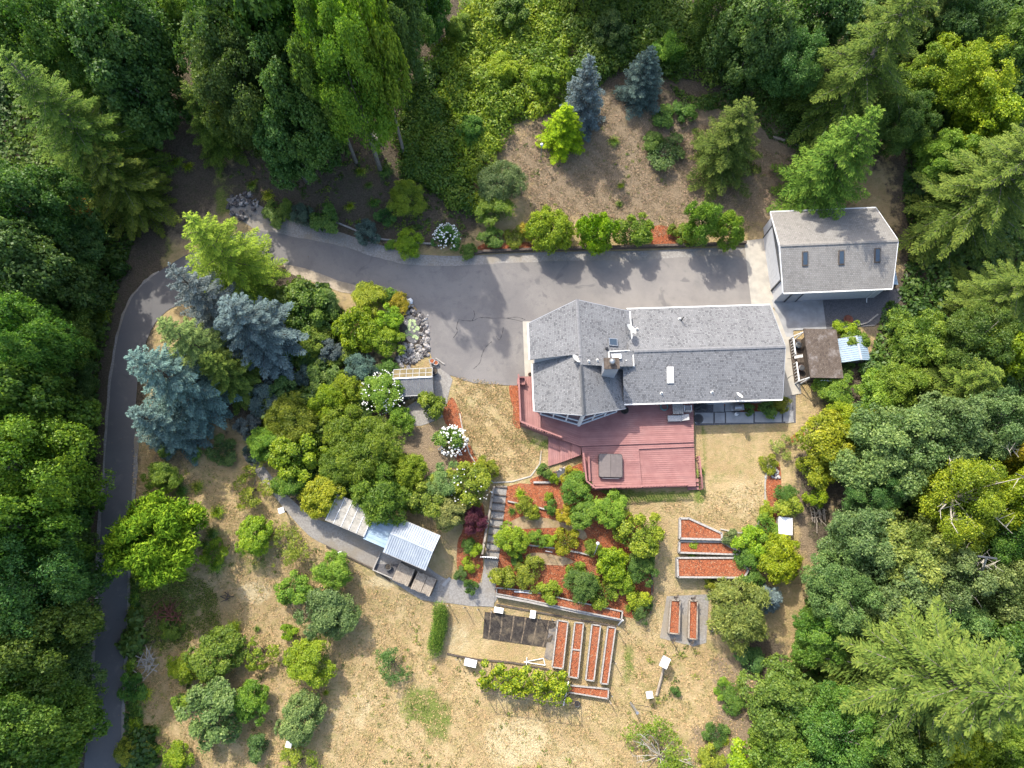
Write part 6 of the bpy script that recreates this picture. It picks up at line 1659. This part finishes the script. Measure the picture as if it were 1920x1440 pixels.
# ---- north east and east wood
plant('fir', 1550, 228, 0, 20, 'fr', 'tall dark fir with drooping branches at the top right', T, True, G_E, Rm=6.4)
plant('fir', 1690, 60, 0, 14, 'fl', 'olive fir at the top edge right of the tall dark fir', T, True, G_E, Rm=5.0)
plant('fir', 1770, 425, 0, 19, 'fl', 'huge olive fir reaching over the right edge behind the garage', T, True, G_E, Rm=6.6)
plant('fir', 1818, 590, 0, 14, 'fl', 'fir at the right edge level with the metal shed', T, True, G_E, Rm=4.6)
plant('youngfir', 1755, 745, 0, 9, 'fl', 'olive fir above the grey green maples', T, True, G_E, Rm=4.4)
for x, y, r, h, c, l in [(1425, 50, 85, 13, 'dk', 'dark maple at the top right of the brambles'), (1480, 115, 60, 10, 'dg', 'dark maple left of the tall drooping fir'), (1545, 15, 60, 11, 'dg', 'dark maple at the top edge above the tall drooping fir'), (1345, 20, 50, 9, 'md', 'maple at the top edge above the brambles'), (1745, 150, 50, 8, 'lt', 'light green tree between the two right hand firs'),
                        (1815, 140, 66, 10, 'yg', 'yellow green tree near the top right corner'), (1860, 220, 58, 9, 'yg', 'yellow green tree at the right edge below the corner'), (1895, 90, 60, 12, 'md', 'mid green tree at the right edge near the top corner'), (1800, 45, 60, 10, 'dk', 'dark tree at the top edge near the right corner'),
                        (1690, 225, 50, 8, 'md', 'mid green tree behind the large green garage fir'), (1880, 300, 55, 10, 'lt', 'light tree above the huge olive fir'), (1780, 290, 48, 7, 'lt', 'light tree left above the huge olive fir'), (1725, 635, 62, 6, 'lt', 'bright rounded tree right of the metal shed'),
                        (1830, 640, 60, 9, 'md', 'mid green tree right of the bright rounded tree'), (1895, 660, 55, 9, 'yg', 'yellow green tree at the right edge at mid height'), (1675, 835, 88, 9, 'gg', 'large grey green maple right of the yellow leaved bush'), (1770, 820, 80, 10, 'gg', 'large grey green maple, second from the yellow leaved bush'),
                        (1875, 800, 65, 10, 'gg', 'grey green maple at the right edge'), (1905, 860, 45, 9, 'yl', 'golden tree at the right edge below mid height')]:
    plant('maple', x, y, r, h, c, l, T, group=G_E, name='maple', bare=x == 1875)
for x, y, r, h, c, l in [(1800, 930, 88, 11, 'yg', 'large yellow green alder in the east wood'), (1900, 935, 60, 11, 'yg', 'yellow green alder at the right edge'), (1880, 1010, 60, 9, 'md', 'mid green alder at the right edge below the yellow green one'), (1640, 925, 55, 6, 'dg', 'shaded dark alder under the grey green maples')]:
    plant('alder', x, y, r, h, c, l, T, group=G_E, name='alder', bare=x == 1800)
for x, y, r, h, c, l in [(1620, 1020, 72, 8, 'gg', 'grey green maple at the edge of the lower east wood'), (1705, 1030, 78, 9, 'pg', 'pale green maple in the lower east wood'), (1585, 1110, 66, 8, 'gg', 'grey green maple beside the yellow round bush'), (1680, 1110, 75, 9, 'gg', 'grey green maple left of the snag'),
                        (1780, 1080, 75, 9, 'gg', 'grey green maple around the snag foot'), (1880, 1110, 70, 10, 'gg', 'grey green maple at the right edge below the snag'), (1770, 1170, 70, 9, 'gg', 'grey green maple above the great lower fir'), (1880, 1200, 60, 9, 'md', 'maple at the right edge above the great fir tip'),
                        (1540, 1190, 50, 6, 'md', 'green maple where the great fir branches begin'), (1480, 1330, 82, 7, 'md', 'green maple at the south east meadow edge'), (1560, 1385, 85, 8, 'md', 'green maple at the bottom edge below the great fir'), (1650, 1340, 60, 7, 'dg', 'dark maple in the shade of the great fir'),
                        (1690, 1410, 75, 9, 'md', 'green maple at the bottom edge right of the middle'), (1800, 1405, 75, 9, 'yg', 'yellow green maple at the bottom edge near the right corner'), (1890, 1420, 60, 9, 'lt', 'light maple in the bottom right corner'), (1470, 1420, 60, 6, 'lt', 'light green maple at the bottom edge beside the meadow')]:
    plant('maple', x, y, r, h, c, l, T, group=G_SE, name='maple', bare=x == 1780)
plant('fir', 1640, 1243, 0, 20, 'fl', 'great spreading fir leaning to the right edge at the bottom', T, True, G_SE, Rm=8.4)
for k, x, y, r, h, c, l in [('ball', 1466, 1046, 44, 3.0, (.205, .215, .006), 'bright yellow round bush beside the walled terraces'), ('smallspruce', 1448, 1122, 30, 3.6, 'bs', 'little blue spruce below the bright round bush'), ('feather', 1388, 1152, 66, 4.2, 'pg', 'large pale feathery bush beside the small gravel pad'), ('tree', 1560, 825, 66, 4.5, (.175, .205, .010), 'yellow leaved bush at the east lawn edge'),
                           ('tree', 1590, 790, 44, 3.5, 'lime', 'lime flank bush above the yellow leaved bush'), ('tree', 1530, 880, 34, 2.6, 'yg', 'yellow green shoot below the yellow leaved bush'), ('tree', 1570, 735, 40, 2.2, 'lt', 'light green shrub behind the brown shed'), ('tree', 1655, 735, 46, 3.2, 'lt', 'light bush on the slope below the metal shed'),
                           ('shrub', 1610, 640, 26, 2.0, 'lt', 'light green shrub behind the metal shed'), ('shrub', 1590, 615, 22, 1.6, 'yg', 'yellow green shrub between gravel pad and metal shed'), ('tree', 1690, 720, 50, 4.5, 'lt', 'leafy bush below the bright rounded tree'), ('tree', 1640, 790, 34, 3, 'ol', 'olive bush above the grey green maple'),
                           ('shrub', 1410, 1010, 32, 1.8, 'yg', 'spiky yellow green shrub at the wedge shaped bed'), ('shrub', 1435, 985, 24, 1.4, 'lt', 'light green shrub by the white chest'), ('shrub', 1398, 1045, 28, 1.6, 'md', 'green shrub spilling over the lower walled bed'), ('shrub', 1365, 1010, 18, 1.2, 'gg', 'small grey green shrub at the wedge bed corner'),
                           ('shrub', 1335, 1094, 14, .8, 'ol', 'small olive shrub below the deep terrace bed'), ('shrub', 1415, 1090, 26, 1.6, 'md', 'green shrub between terrace wall and blue spruce'), ('sparse', 1470, 835, 26, 1.2, 'pg', 'pale spiky shrub at the corner of the east border'), ('shrub', 1445, 872, 18, 1.0, 'ol', 'small olive shrub in the upper east border'),
                           ('shrub', 1470, 925, 22, 1.2, 'md', 'green shrub in the middle of the east border'), ('shrub', 1485, 950, 28, 1.4, 'ol', 'olive shrub above the white chest'), ('shrub', 1535, 930, 22, 2.2, 'lime', 'lime shoot in the dead brush slope'), ('shrub', 1440, 958, 16, .9, 'yg', 'yellow green tuft at the lower east border'),
                           ('shrub', 1580, 690 - 5, 20, 1.2, 'md', 'small green shrub right of the brown shed'), ('shrub', 1460, 758, 20, 1.4, 'ol', 'olive shrub at the house corner on the patio'), ('shrub', 1440, 762, 20, 1.2, 'md', 'green shrub in the patio mulch bed'), ('shrub', 1403, 765, 12, .7, 'dg', 'small dark shrub beside the grill'),
                           ('sparse', 1240, 1420, 62, 3.0, 'ol', 'thin bleached branched shrub at the bottom edge'), ('shrub', 1400, 1425, 46, 2.2, 'lime', 'lime shrub at the bottom edge below the dry slope'), ('shrub', 1345, 1375, 24, .9, 'md', 'low green tuft on the dry slope at the bottom'), ('shrub', 1375, 1320, 26, .9, 'md', 'low green tuft on the dry slope'),
                           ('shrub', 1410, 1240, 30, 1.2, 'dg', 'dark low shrub in the shade below the feathery bush'), ('shrub', 1266, 1297, 10, .7, 'dg', 'single dark sapling near the timber beam'), ('shrub', 1330, 1420, 28, 1.2, 'ol', 'olive shrub on the bottom edge slope'), ('shrub', 1355, 1290, 18, .7, 'lt', 'small light tuft on the dry slope')]:
    plant(k, x, y, r, h, c, l, 'bush', bare=(x, y) == (1240, 1420))
# ---- mulch terraces below the deck
for k, x, y, r, h, c, l in [('shrub', 985, 945, 22, 1.6, 'ol', 'olive round shrub at the top of the mulch terraces'), ('shrub', 1000, 965, 15, 1.2, 'yg', 'small yellow green shrub below the olive round one'), ('shrub', 1035, 952, 15, 1.2, 'md', 'small green shrub beside the golden terrace shrub'), ('shrub', 1055, 965, 20, 1.4, 'yl', 'golden shrub on the upper mulch terrace'),
                           ('tree', 1075, 920, 36, 2.4, 'lt', 'light green bush at the deck corner'), ('shrub', 1075, 895, 20, 1.2, 'yl', 'golden shrub under the deck corner'), ('shrub', 1038, 895, 12, 1.0, 'lime', 'lime shrub beside the small dark pool'), ('shrub', 1020, 880, 17, 1.2, 'md', 'green shrub at the end of the deck steps'),
                           ('tree', 1095, 962, 32, 2.2, 'lt', 'light green bush below the deck, left of the olive pair'), ('tree', 1145, 955, 40, 2.6, 'lt', 'broad light bush below the deck rail'), ('tree', 1195, 1000, 45, 3.2, 'ol', 'large olive bush at the east edge of the terraces'), ('tree', 1200, 1065, 34, 2.4, 'md', 'green bush below the large olive bush'),
                           ('ball', 1150, 1055, 33, 2.4, 'lime', 'round lime shrub at the east side of the terraces'), ('tree', 958, 1012, 34, 2.4, 'yg', 'yellow green bush overhanging the gravel steps'), ('shrub', 1005, 1010, 18, 1.3, 'lt', 'light green shrub in the middle terrace, left one'), ('shrub', 1030, 1015, 14, 1.1, 'yg', 'yellow green shrub in the middle terrace'),
                           ('shrub', 1062, 1018, 25, 1.6, 'yl', 'golden olive shrub in the middle terrace'), ('shrub', 1110, 1025, 20, 1.4, 'lt', 'light shrub under the white globe light'), ('shrub', 948, 1086, 27, 1.6, 'ol', 'olive shrub at the lower left of the terraces'), ('shrub', 992, 1075, 31, 1.8, 'ol', 'wide olive shrub at the lower terrace'),
                           ('shrub', 1035, 1107, 25, 1.6, 'ol', 'olive round shrub above the long narrow planter'), ('tree', 1090, 1098, 36, 2.4, 'md', 'green bush at the lower middle of the terraces'), ('shrub', 1132, 1115, 30, 1.8, 'ol', 'olive shrub above the planter end'), ('shrub', 1170, 1093, 28, 1.6, 'yg', 'yellow green shrub at the lower east terrace'),
                           ('shrub', 1192, 1122, 24, 1.4, 'yg', 'pale yellow shrub at the terrace corner'), ('shrub', 1205, 1146, 20, 1.3, 'dg', 'clipped dark shrub at the south east terrace corner'), ('shrub', 970, 1047, 14, .8, 'md', 'small green shrub between gate and terraces'), ('shrub', 1080, 1070, 20, 1.2, 'lt', 'light shrub above the lower middle bush'),
                           ('shrub', 880, 1020, 16, .9, 'md', 'green tuft in the bed left of the ramp'), ('shrub', 897, 1030, 15, 1.1, 'lime', 'lime tuft beside the gate'), ('shrub', 880, 1060, 15, .9, 'yg', 'yellow green tuft in the lower bed left of the ramp'), ('shrub', 865, 1078, 14, .9, 'dg', 'dark tuft at the end of the bed left of the ramp'),
                           ('shrub', 880, 1100, 14, 1.4, 'dg', 'dark sapling at the path corner'), ('shrub', 1030, 860 + 70, 10, .6, 'yg', 'tiny spiky plant at the first terrace'), ('shrub', 1300, 1020, 14, .6, 'ol', 'straggly tuft in the middle walled bed'), ('shrub', 1300, 1040, 10, .5, 'lt', 'small tuft on the wall of the deep terrace bed')]:
    plant(k, x, y, r * .96, h * .9, c, l, 'bush')
def hgv(x, y):
    d = (y - 33.5) / 1.6
    t = np.clip((7 - y) / 14, 0, 1)
    return .24 * np.where(d < 30, np.log1p(np.exp(np.minimum(d, 30))), d) - 2 * t * t * (3 - 2 * t)
def strip_leaves(name, n, leaf, size, mat, col, label, cat, seed, at_fn, aspect=1.2, up=.6, parent=None, kind=None):
    g = np.random.default_rng(seed)
    P, N = at_fn(g, n)
    V = leaves(P, N, leaf * g.uniform(.7, 1.3, len(P)), g, aspect, np.repeat(np.array([[0, 0, 1.]]), len(P), 0) + g.normal(size=P.shape) * .6 if aspect > 3 else None)
    me = quads_to_mesh(name, V, g.uniform(0, 1, len(P)), MAT[mat])
    o = obj(name, me, None, parent)
    o.color = (*COL[col], 1)
    if parent is None: tag(o, label, cat)
    if kind: o['kind'] = kind
    return o
# hedge of fine ferny stems west of the vegetable garden
hA, hB = gp(826, 1140), gp(819, 1218)
def hedge_pts(g, n):
    t = g.uniform(0, 1, n); a = g.uniform(0, 2 * math.pi, n); r = .62 * np.sqrt(g.uniform(0, 1, n)) + np.abs(g.normal(size=n)) * .16; h = 1.45 * g.uniform(.1, 1, n) ** .5
    bend = .35 * np.sin(t * 5)
    x = hA.x + (hB.x - hA.x) * t + r * np.cos(a) * (1.15 - .4 * h / 1.45) + bend * .4; y = hA.y + (hB.y - hA.y) * t + r * np.sin(a)
    z = np.array([hg(x[i], y[i]) for i in range(n)]) + h * (1 - .35 * r)
    return np.stack([x, y, z], -1), np.stack([np.cos(a) * .7, np.sin(a) * .7, np.full(n, .6)], -1) + g.normal(size=(n, 3)) * .5
strip_leaves('asparagus_hedge', 16000, .13, 1, 'needle', 'md', 'soft feathery green hedge at the west end of the vegetable garden', 'hedge', 4, hedge_pts, 3.5)
def vine_pts(g, n):
    nc = 90; ct = g.uniform(0, 1, nc); cu = g.uniform(-.05, 1.05, nc); ch_ = g.uniform(.9, 1.9, nc); cs = g.uniform(.22, .5, nc)
    k = g.integers(0, nc, n); dd = rdir(g, n, -.3)
    t, u = ct[k], cu[k]
    x = ta.x + (tb_.x - ta.x) * t - .15 * u + dd[:, 0] * cs[k] * g.uniform(.6, 1.1, n); y = ta.y + (tb_.y - ta.y) * t + 2.1 * u + dd[:, 1] * cs[k] * g.uniform(.6, 1.1, n)
    z = hgv(x, y) + ch_[k] + dd[:, 2] * cs[k] * .8
    return np.stack([x, y, z], -1), dd + np.array([0, 0, .4]) + g.normal(size=(n, 3)) * .5
vn = strip_leaves('vine_foliage', 9000, .17, 1, 'leaf', 'yg', '', '', 5, vine_pts, 1.1, parent=vt)
# ---- bramble thickets and undergrowth
def inside(poly, x, y):
    c = np.zeros(x.shape, bool); n = len(poly)
    for i in range(n):
        x0, y0 = poly[i]; x1, y1 = poly[(i + 1) % n]
        m = ((y0 > y) != (y1 > y)) & (x < (x1 - x0) * (y - y0) / ((y1 - y0) if y1 != y0 else 1e-9) + x0)
        c ^= m
    return c
def edge_dist(poly, x, y):
    d = np.full(x.shape, 1e9)
    for i in range(len(poly)):
        a = np.array(poly[i]); b = np.array(poly[(i + 1) % len(poly)]); ab = b - a
        t = np.clip(((x - a[0]) * ab[0] + (y - a[1]) * ab[1]) / max(ab @ ab, 1e-9), 0, 1)
        d = np.minimum(d, np.hypot(x - a[0] - ab[0] * t, y - a[1] - ab[1] * t))
    return d
def thicket(name, px, hmax, dens, leaf, col, label, cat, seed, mat='leaf', lumps=1.0, lo=.25, kind='stuff', mounds=0, mr=(.7, 1.8)):
    g = np.random.default_rng(seed)
    poly = [tuple(gp(*p).xy) for p in px]
    xs = [p[0] for p in poly]; ys = [p[1] for p in poly]
    area = (max(xs) - min(xs)) * (max(ys) - min(ys))
    n = int(area * dens)
    x = g.uniform(min(xs), max(xs), n); y = g.uniform(min(ys), max(ys), n)
    k = g.normal(size=(10, 2)) * lumps * np.array([[.5], [.7], [.9], [1.2], [1.5], [1.8], [2.2], [2.6], [3.0], [.35]]); ph = g.uniform(0, 6.28, 10)
    def field(x, y):
        f = sum(np.sin(k[i, 0] * x + k[i, 1] * y + ph[i]) / (1 + .25 * i) for i in range(10)) / 3.2
        return f
    d = edge_dist(poly, x, y); f = field(x, y)
    keep = inside(poly, x, y) & (d > .5 * (f + .6) * g.uniform(0, 1, n))
    x, y, d, f = x[keep], y[keep], d[keep], f[keep]
    def H(x, y, d): return hmax * np.clip(d / 1.6, .15, 1) * (lo + (1 - lo) * np.clip(.5 + .5 * field(x, y), 0, 1.2))
    e = .15
    hh = H(x, y, d); gx_ = (H(x + e, y, d) - hh) / e; gy_ = (H(x, y + e, d) - hh) / e
    dep = g.uniform(0, 1, len(x)) ** 2 * .45
    z = hgv(x, y) + np.maximum(hh - dep, .05 + .2 * g.uniform(0, 1, len(x)))
    P = np.stack([x, y, z], -1); N = np.stack([-gx_, -gy_, np.ones(len(x))], -1) + g.normal(size=P.shape) * .6
    rn = np.clip(.3 + .4 * g.uniform(0, 1, len(x)) + .25 * f, 0, 1)
    if mounds:
        ok = np.where(d > .3)[0]; ci = g.choice(ok, mounds)
        for q in ci:
            r0 = g.uniform(*mr); m_ = int(r0 * r0 * 330); dd = rdir(g, m_, .0)
            wob = 1 + .25 * np.sin(dd[:, 0] * 5 + q) * np.sin(dd[:, 1] * 6 + q * 2)
            pm = np.array([x[q], y[q], hgv(x[q], y[q]) + .3 * hmax * g.uniform(.4, 1)]) + dd * (r0 * wob * g.uniform(.7, 1.08, m_))[:, None] * np.array([1, 1, g.uniform(.7, 1.1)])
            P = np.concatenate([P, pm]); N = np.concatenate([N, dd + np.array([0, 0, .4]) + g.normal(size=dd.shape) * .55]); rn = np.concatenate([rn, np.clip(g.uniform(.15, .65) + g.uniform(-.2, .3, m_), 0, 1)])
    V = leaves(P, N, leaf * g.uniform(.55, 1.5, len(P)), g, 1.25)
    o = obj(name, quads_to_mesh(name, V, rn, MAT[mat]), None)
    o.color = (*(COL[col] if isinstance(col, str) else col), 1)
    tag(o, label, cat, kind=kind)
    return o
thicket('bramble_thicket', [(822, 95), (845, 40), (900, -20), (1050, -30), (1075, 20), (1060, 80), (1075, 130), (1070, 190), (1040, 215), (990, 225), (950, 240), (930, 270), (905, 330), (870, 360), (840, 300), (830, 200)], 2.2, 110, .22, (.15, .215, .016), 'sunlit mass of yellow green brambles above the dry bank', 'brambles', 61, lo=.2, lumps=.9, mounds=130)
thicket('bramble_thicket', [(820, 100), (835, 200), (845, 300), (880, 360), (900, 390), (850, 395), (820, 370), (760, 330), (745, 280), (755, 200), (790, 140)], 2.0, 100, .21, (.085, .142, .015), 'mass of brambles left of the sunlit ones, tree shade put into their darker green', 'brambles', 62, lo=.25, mounds=55)  # same brambles as the sunlit mass, tree shade painted into the leaf colour
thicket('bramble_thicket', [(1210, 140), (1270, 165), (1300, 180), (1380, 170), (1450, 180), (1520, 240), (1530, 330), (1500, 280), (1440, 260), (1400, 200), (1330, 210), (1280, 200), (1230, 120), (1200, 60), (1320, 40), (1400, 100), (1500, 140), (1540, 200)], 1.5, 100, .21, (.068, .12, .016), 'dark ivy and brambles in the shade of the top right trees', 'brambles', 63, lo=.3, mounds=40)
thicket('bramble_thicket', [(1050, -30), (1250, -20), (1300, 40), (1300, 110), (1270, 160), (1230, 140), (1180, 130), (1140, 150), (1085, 195), (1070, 130), (1060, 80), (1075, 20)], 2.0, 100, .22, (.078, .13, .015), 'brambles behind the two bank spruces, tree shade put into their green', 'brambles', 64, lo=.25, mounds=60)  # shade of trees beyond the top edge painted in as a darker green
for i, (px, h, col, lab) in enumerate([
        ([(-40, -20), (330, -20), (330, 100), (300, 250), (270, 400), (230, 520), (190, 700), (180, 900), (150, 1100), (140, 1470), (-60, 1470)], 1.0, (.055, .10, .015), 'undergrowth on the floor of the west wood'),
        ([(370, -20), (780, -20), (740, 60), (720, 180), (680, 230), (560, 300), (480, 290), (380, 160)], .9, (.05, .09, .015), 'undergrowth below the north grove'),
        ([(1560, -20), (1960, -20), (1960, 700), (1900, 720), (1680, 560), (1705, 470), (1690, 380), (1700, 250), (1600, 150)], 1.4, (.06, .11, .02), 'undergrowth on the floor of the east wood behind the garage'),
        ([(1660, 560), (1960, 680), (1960, 1000), (1700, 980), (1580, 900), (1600, 780), (1620, 700)], 1.4, (.07, .125, .022), 'undergrowth on the floor of the east wood at mid height'),
        ([(1560, 1000), (1960, 960), (1960, 1470), (1400, 1470), (1400, 1380), (1480, 1250), (1500, 1150)], 1.2, (.06, .11, .02), 'undergrowth on the floor of the south east wood'),
        ([(430, 540), (620, 530), (640, 640), (600, 700), (680, 780), (790, 880), (800, 960), (600, 960), (480, 820), (520, 700), (450, 640)], .7, (.07, .12, .02), 'low ground cover under the west garden bushes'),
        ([(245, 1080), (262, 1080), (258, 1300), (290, 1420), (280, 1460), (228, 1460), (240, 1200)], .6, (.06, .11, .02), 'low weeds along the meadow side of the driveway')]):
    thicket('undergrowth', px, h * 1.5, 54, .36, col, lab, 'undergrowth', 70 + i, lumps=1.4, lo=.1, mounds=[90, 40, 60, 50, 50, 30, 8][i], mr=(.6, 1.5))
# ---- dry grass
def grass(name, n, seed, label, px, col, keep_fn=None):
    g = np.random.default_rng(seed)
    poly = [tuple(gp(*p).xy) for p in px]
    xs = [p[0] for p in poly]; ys = [p[1] for p in poly]
    x = g.uniform(min(xs), max(xs), n); y = g.uniform(min(ys), max(ys), n)
    k = inside(poly, x, y)
    f = np.sin(x * 1.7 + 2 * np.sin(y * .9)) * np.sin(y * 1.9 + 1.5 * np.sin(x * .7)) + .5 * np.sin(x * 4.1 + y * 3.3)
    k &= g.uniform(-1.2, 1.2, n) < f
    x, y = x[k], y[k]; n = len(x)
    z = hgv(x, y)
    L = g.uniform(.10, .26, n); a = g.uniform(0, 6.28, n); lean = g.uniform(.2, 1.0, n)
    P0 = np.stack([x, y, z + .0], -1); d = np.stack([np.cos(a) * lean, np.sin(a) * lean, np.full(n, .7)], -1) * L[:, None]
    sd = np.stack([-np.sin(a), np.cos(a), np.zeros(n)], -1) * .028
    V = np.stack([P0 - sd, P0 + sd, P0 + d + sd * .3, P0 + d - sd * .3], 1)
    o = obj(name, quads_to_mesh(name, V, g.uniform(0, 1, n) ** 1.3, MAT['grassblade']), None)
    o.color = (*col, 1)
    tag(o, label, 'grass', kind='stuff')
grass('grass', 160000, 81, 'tufts of dry straw grass over the lower meadow', [(250, 820), (420, 880), (560, 1000), (720, 1100), (800, 1130), (800, 1225), (890, 1250), (900, 1330), (1060, 1320), (1160, 1310), (1170, 1160), (1230, 1140), (1230, 950), (1310, 930), (1440, 900), (1420, 990), (1330, 985), (1240, 960), (1235, 1200), (1340, 1220), (1440, 1300), (1320, 1460), (240, 1460), (260, 1100)], (.29, .22, .105))
grass('grass', 60000, 82, 'tufts of dry grass over the north bank', [(960, 260), (1120, 180), (1280, 220), (1500, 300), (1430, 400), (1400, 445), (1000, 440), (960, 330)], (.25, .19, .115))
grass('grass', 30000, 83, 'green grass tufts in the meadow shade', [(250, 1050), (400, 1090), (420, 1180), (300, 1220), (250, 1180)], (.12, .15, .03))
grass('grass', 26000, 84, 'dry grass tufts of the west and east lawns', [(850, 705), (950, 722), (970, 800), (1020, 840), (1010, 880), (930, 900), (890, 860), (860, 780)], (.30, .23, .11))

# ---- weeds in the meadow and litter on the drive
def weeds(name, px, n, label, seed, size, cols, leafs, cat='weeds'):
    g = np.random.default_rng(seed)
    poly = [tuple(gp(*p).xy) for p in px]
    xs = [p[0] for p in poly]; ys = [p[1] for p in poly]
    x = g.uniform(min(xs), max(xs), n * 3); y = g.uniform(min(ys), max(ys), n * 3)
    f = np.sin(x * .55 + 1.3 * np.sin(y * .4)) + np.sin(y * .62 + 1.1 * np.sin(x * .5 + 2))
    k = inside(poly, x, y) & (g.uniform(-1.6, 1.8, len(x)) < f)
    x, y = x[k][:n], y[k][:n]; m = len(x)
    s = size * g.uniform(.4, 1.5, m) ** 1.5
    q = np.repeat(np.arange(m), leafs)
    dd = rdir(g, len(q), .05)
    P = np.stack([x, y, hgv(x, y)], -1)[q] + dd * (s[q] * g.uniform(.2, 1, len(q)))[:, None] * np.array([1, 1, .6])
    V = leaves(P, dd + np.array([0, 0, .6]) + g.normal(size=P.shape) * .5, s[q] * g.uniform(.35, .7, len(q)), g, 1.8)
    o = obj(name, quads_to_mesh(name, V, np.clip(np.repeat(g.uniform(0, 1, m), leafs) * .7 + g.uniform(0, .3, len(q)), 0, 1), MAT['leaf']), None)
    o.color = (*cols, 1)
    tag(o, label, cat, kind='stuff')
weeds('weeds', [(255, 860), (420, 880), (560, 1010), (700, 1100), (800, 1140), (800, 1225), (890, 1260), (900, 1330), (1150, 1320), (1240, 1200), (1340, 1220), (1440, 1300), (1320, 1460), (240, 1460)], 900, 'small green weeds scattered through the dry meadow', 91, .24, (.14, .17, .035), 16)
weeds('weeds', [(400, 330), (620, 280), (760, 300), (860, 400), (900, 450), (640, 420), (520, 380)], 420, 'small weeds on the shaded slope above the driveway', 92, .28, (.08, .13, .018), 16)
weeds('weeds', [(965, 260), (1120, 200), (1280, 220), (1490, 300), (1420, 440), (1000, 440)], 160, 'small weeds on the dry north bank', 93, .22, (.09, .13, .02), 14)
weeds('weeds', [(1280, 975), (1400, 1050), (1395, 1083), (1275, 1082)], 26, 'small weeds in the walled mulch terraces', 94, .2, (.11, .15, .02), 14)
weeds('leaf_litter', [(480, 432), (640, 460), (850, 498), (1398, 486), (1398, 500), (850, 515), (620, 500), (500, 470)], 700, 'scattered dry leaves along the upper edge of the driveway', 95, .10, (.13, .09, .045), 2, 'leaf litter')
weeds('leaf_litter', [(165, 1440), (200, 820), (260, 550), (300, 520), (330, 560), (262, 700), (245, 950), (225, 1440)], 900, 'scattered dry leaves on the shaded lane', 96, .11, (.12, .085, .045), 2, 'leaf litter')

# ---- the wood goes on beyond the picture's edges
def woodland(poly, n, seed, label, col):
    g = np.random.default_rng(seed); xs = [p[0] for p in poly]; ys = [p[1] for p in poly]
    x = g.uniform(min(xs), max(xs), n * 8); y = g.uniform(min(ys), max(ys), n * 8)
    k = inside(poly, x, y); x, y = x[k][:n], y[k][:n]
    Ps, Ns, Rs = [], [], []
    for i in range(len(x)):
        r0 = g.uniform(2.4, 4.4); hh = g.uniform(3.5, 8.0); m = int(r0 * r0 * 42); dd = rdir(g, m, -.6)
        wob = 1 + .22 * np.sin(dd[:, 0] * 5 + i) * np.sin(dd[:, 1] * 6 + i * 2) + .12 * np.sin(dd[:, 2] * 9 + i)
        Ps.append(np.array([x[i], y[i], hgv(x[i], y[i]) + hh]) + dd * (r0 * wob * g.uniform(.6, 1.08, m))[:, None] * np.array([1, 1, 1.3])); Ns.append(dd + np.array([0, 0, .4]) + g.normal(size=dd.shape) * .6); Rs.append(np.clip(g.uniform(.1, .6) + g.uniform(-.2, .35, m), 0, 1))
    P = np.concatenate(Ps)
    o = obj('woodland', quads_to_mesh('woodland', leaves(P, np.concatenate(Ns), .5 * g.uniform(.6, 1.4, len(P)), g, 1.2), np.concatenate(Rs), MAT['leaf']), None)
    o.color = (*col, 1)
    tag(o, label, 'woodland', kind='stuff')
woodland([(-98, 95), (-61, 95), (-61, 64), (-47, -16), (-50, -45), (-98, -45)], 70, 101, 'unbroken woodland beyond the left edge', (.06, .11, .016))
woodland([(62, 98), (98, 98), (98, -45), (50, -45), (48, -16), (62, 64)], 70, 102, 'unbroken woodland beyond the right edge', (.075, .13, .016))
woodland([(-60, 68), (-16, 67), (-9, 82), (6, 80), (14, 70), (60, 67), (60, 98), (-60, 98)], 70, 103, 'unbroken woodland beyond the top edge', (.065, .115, .016))
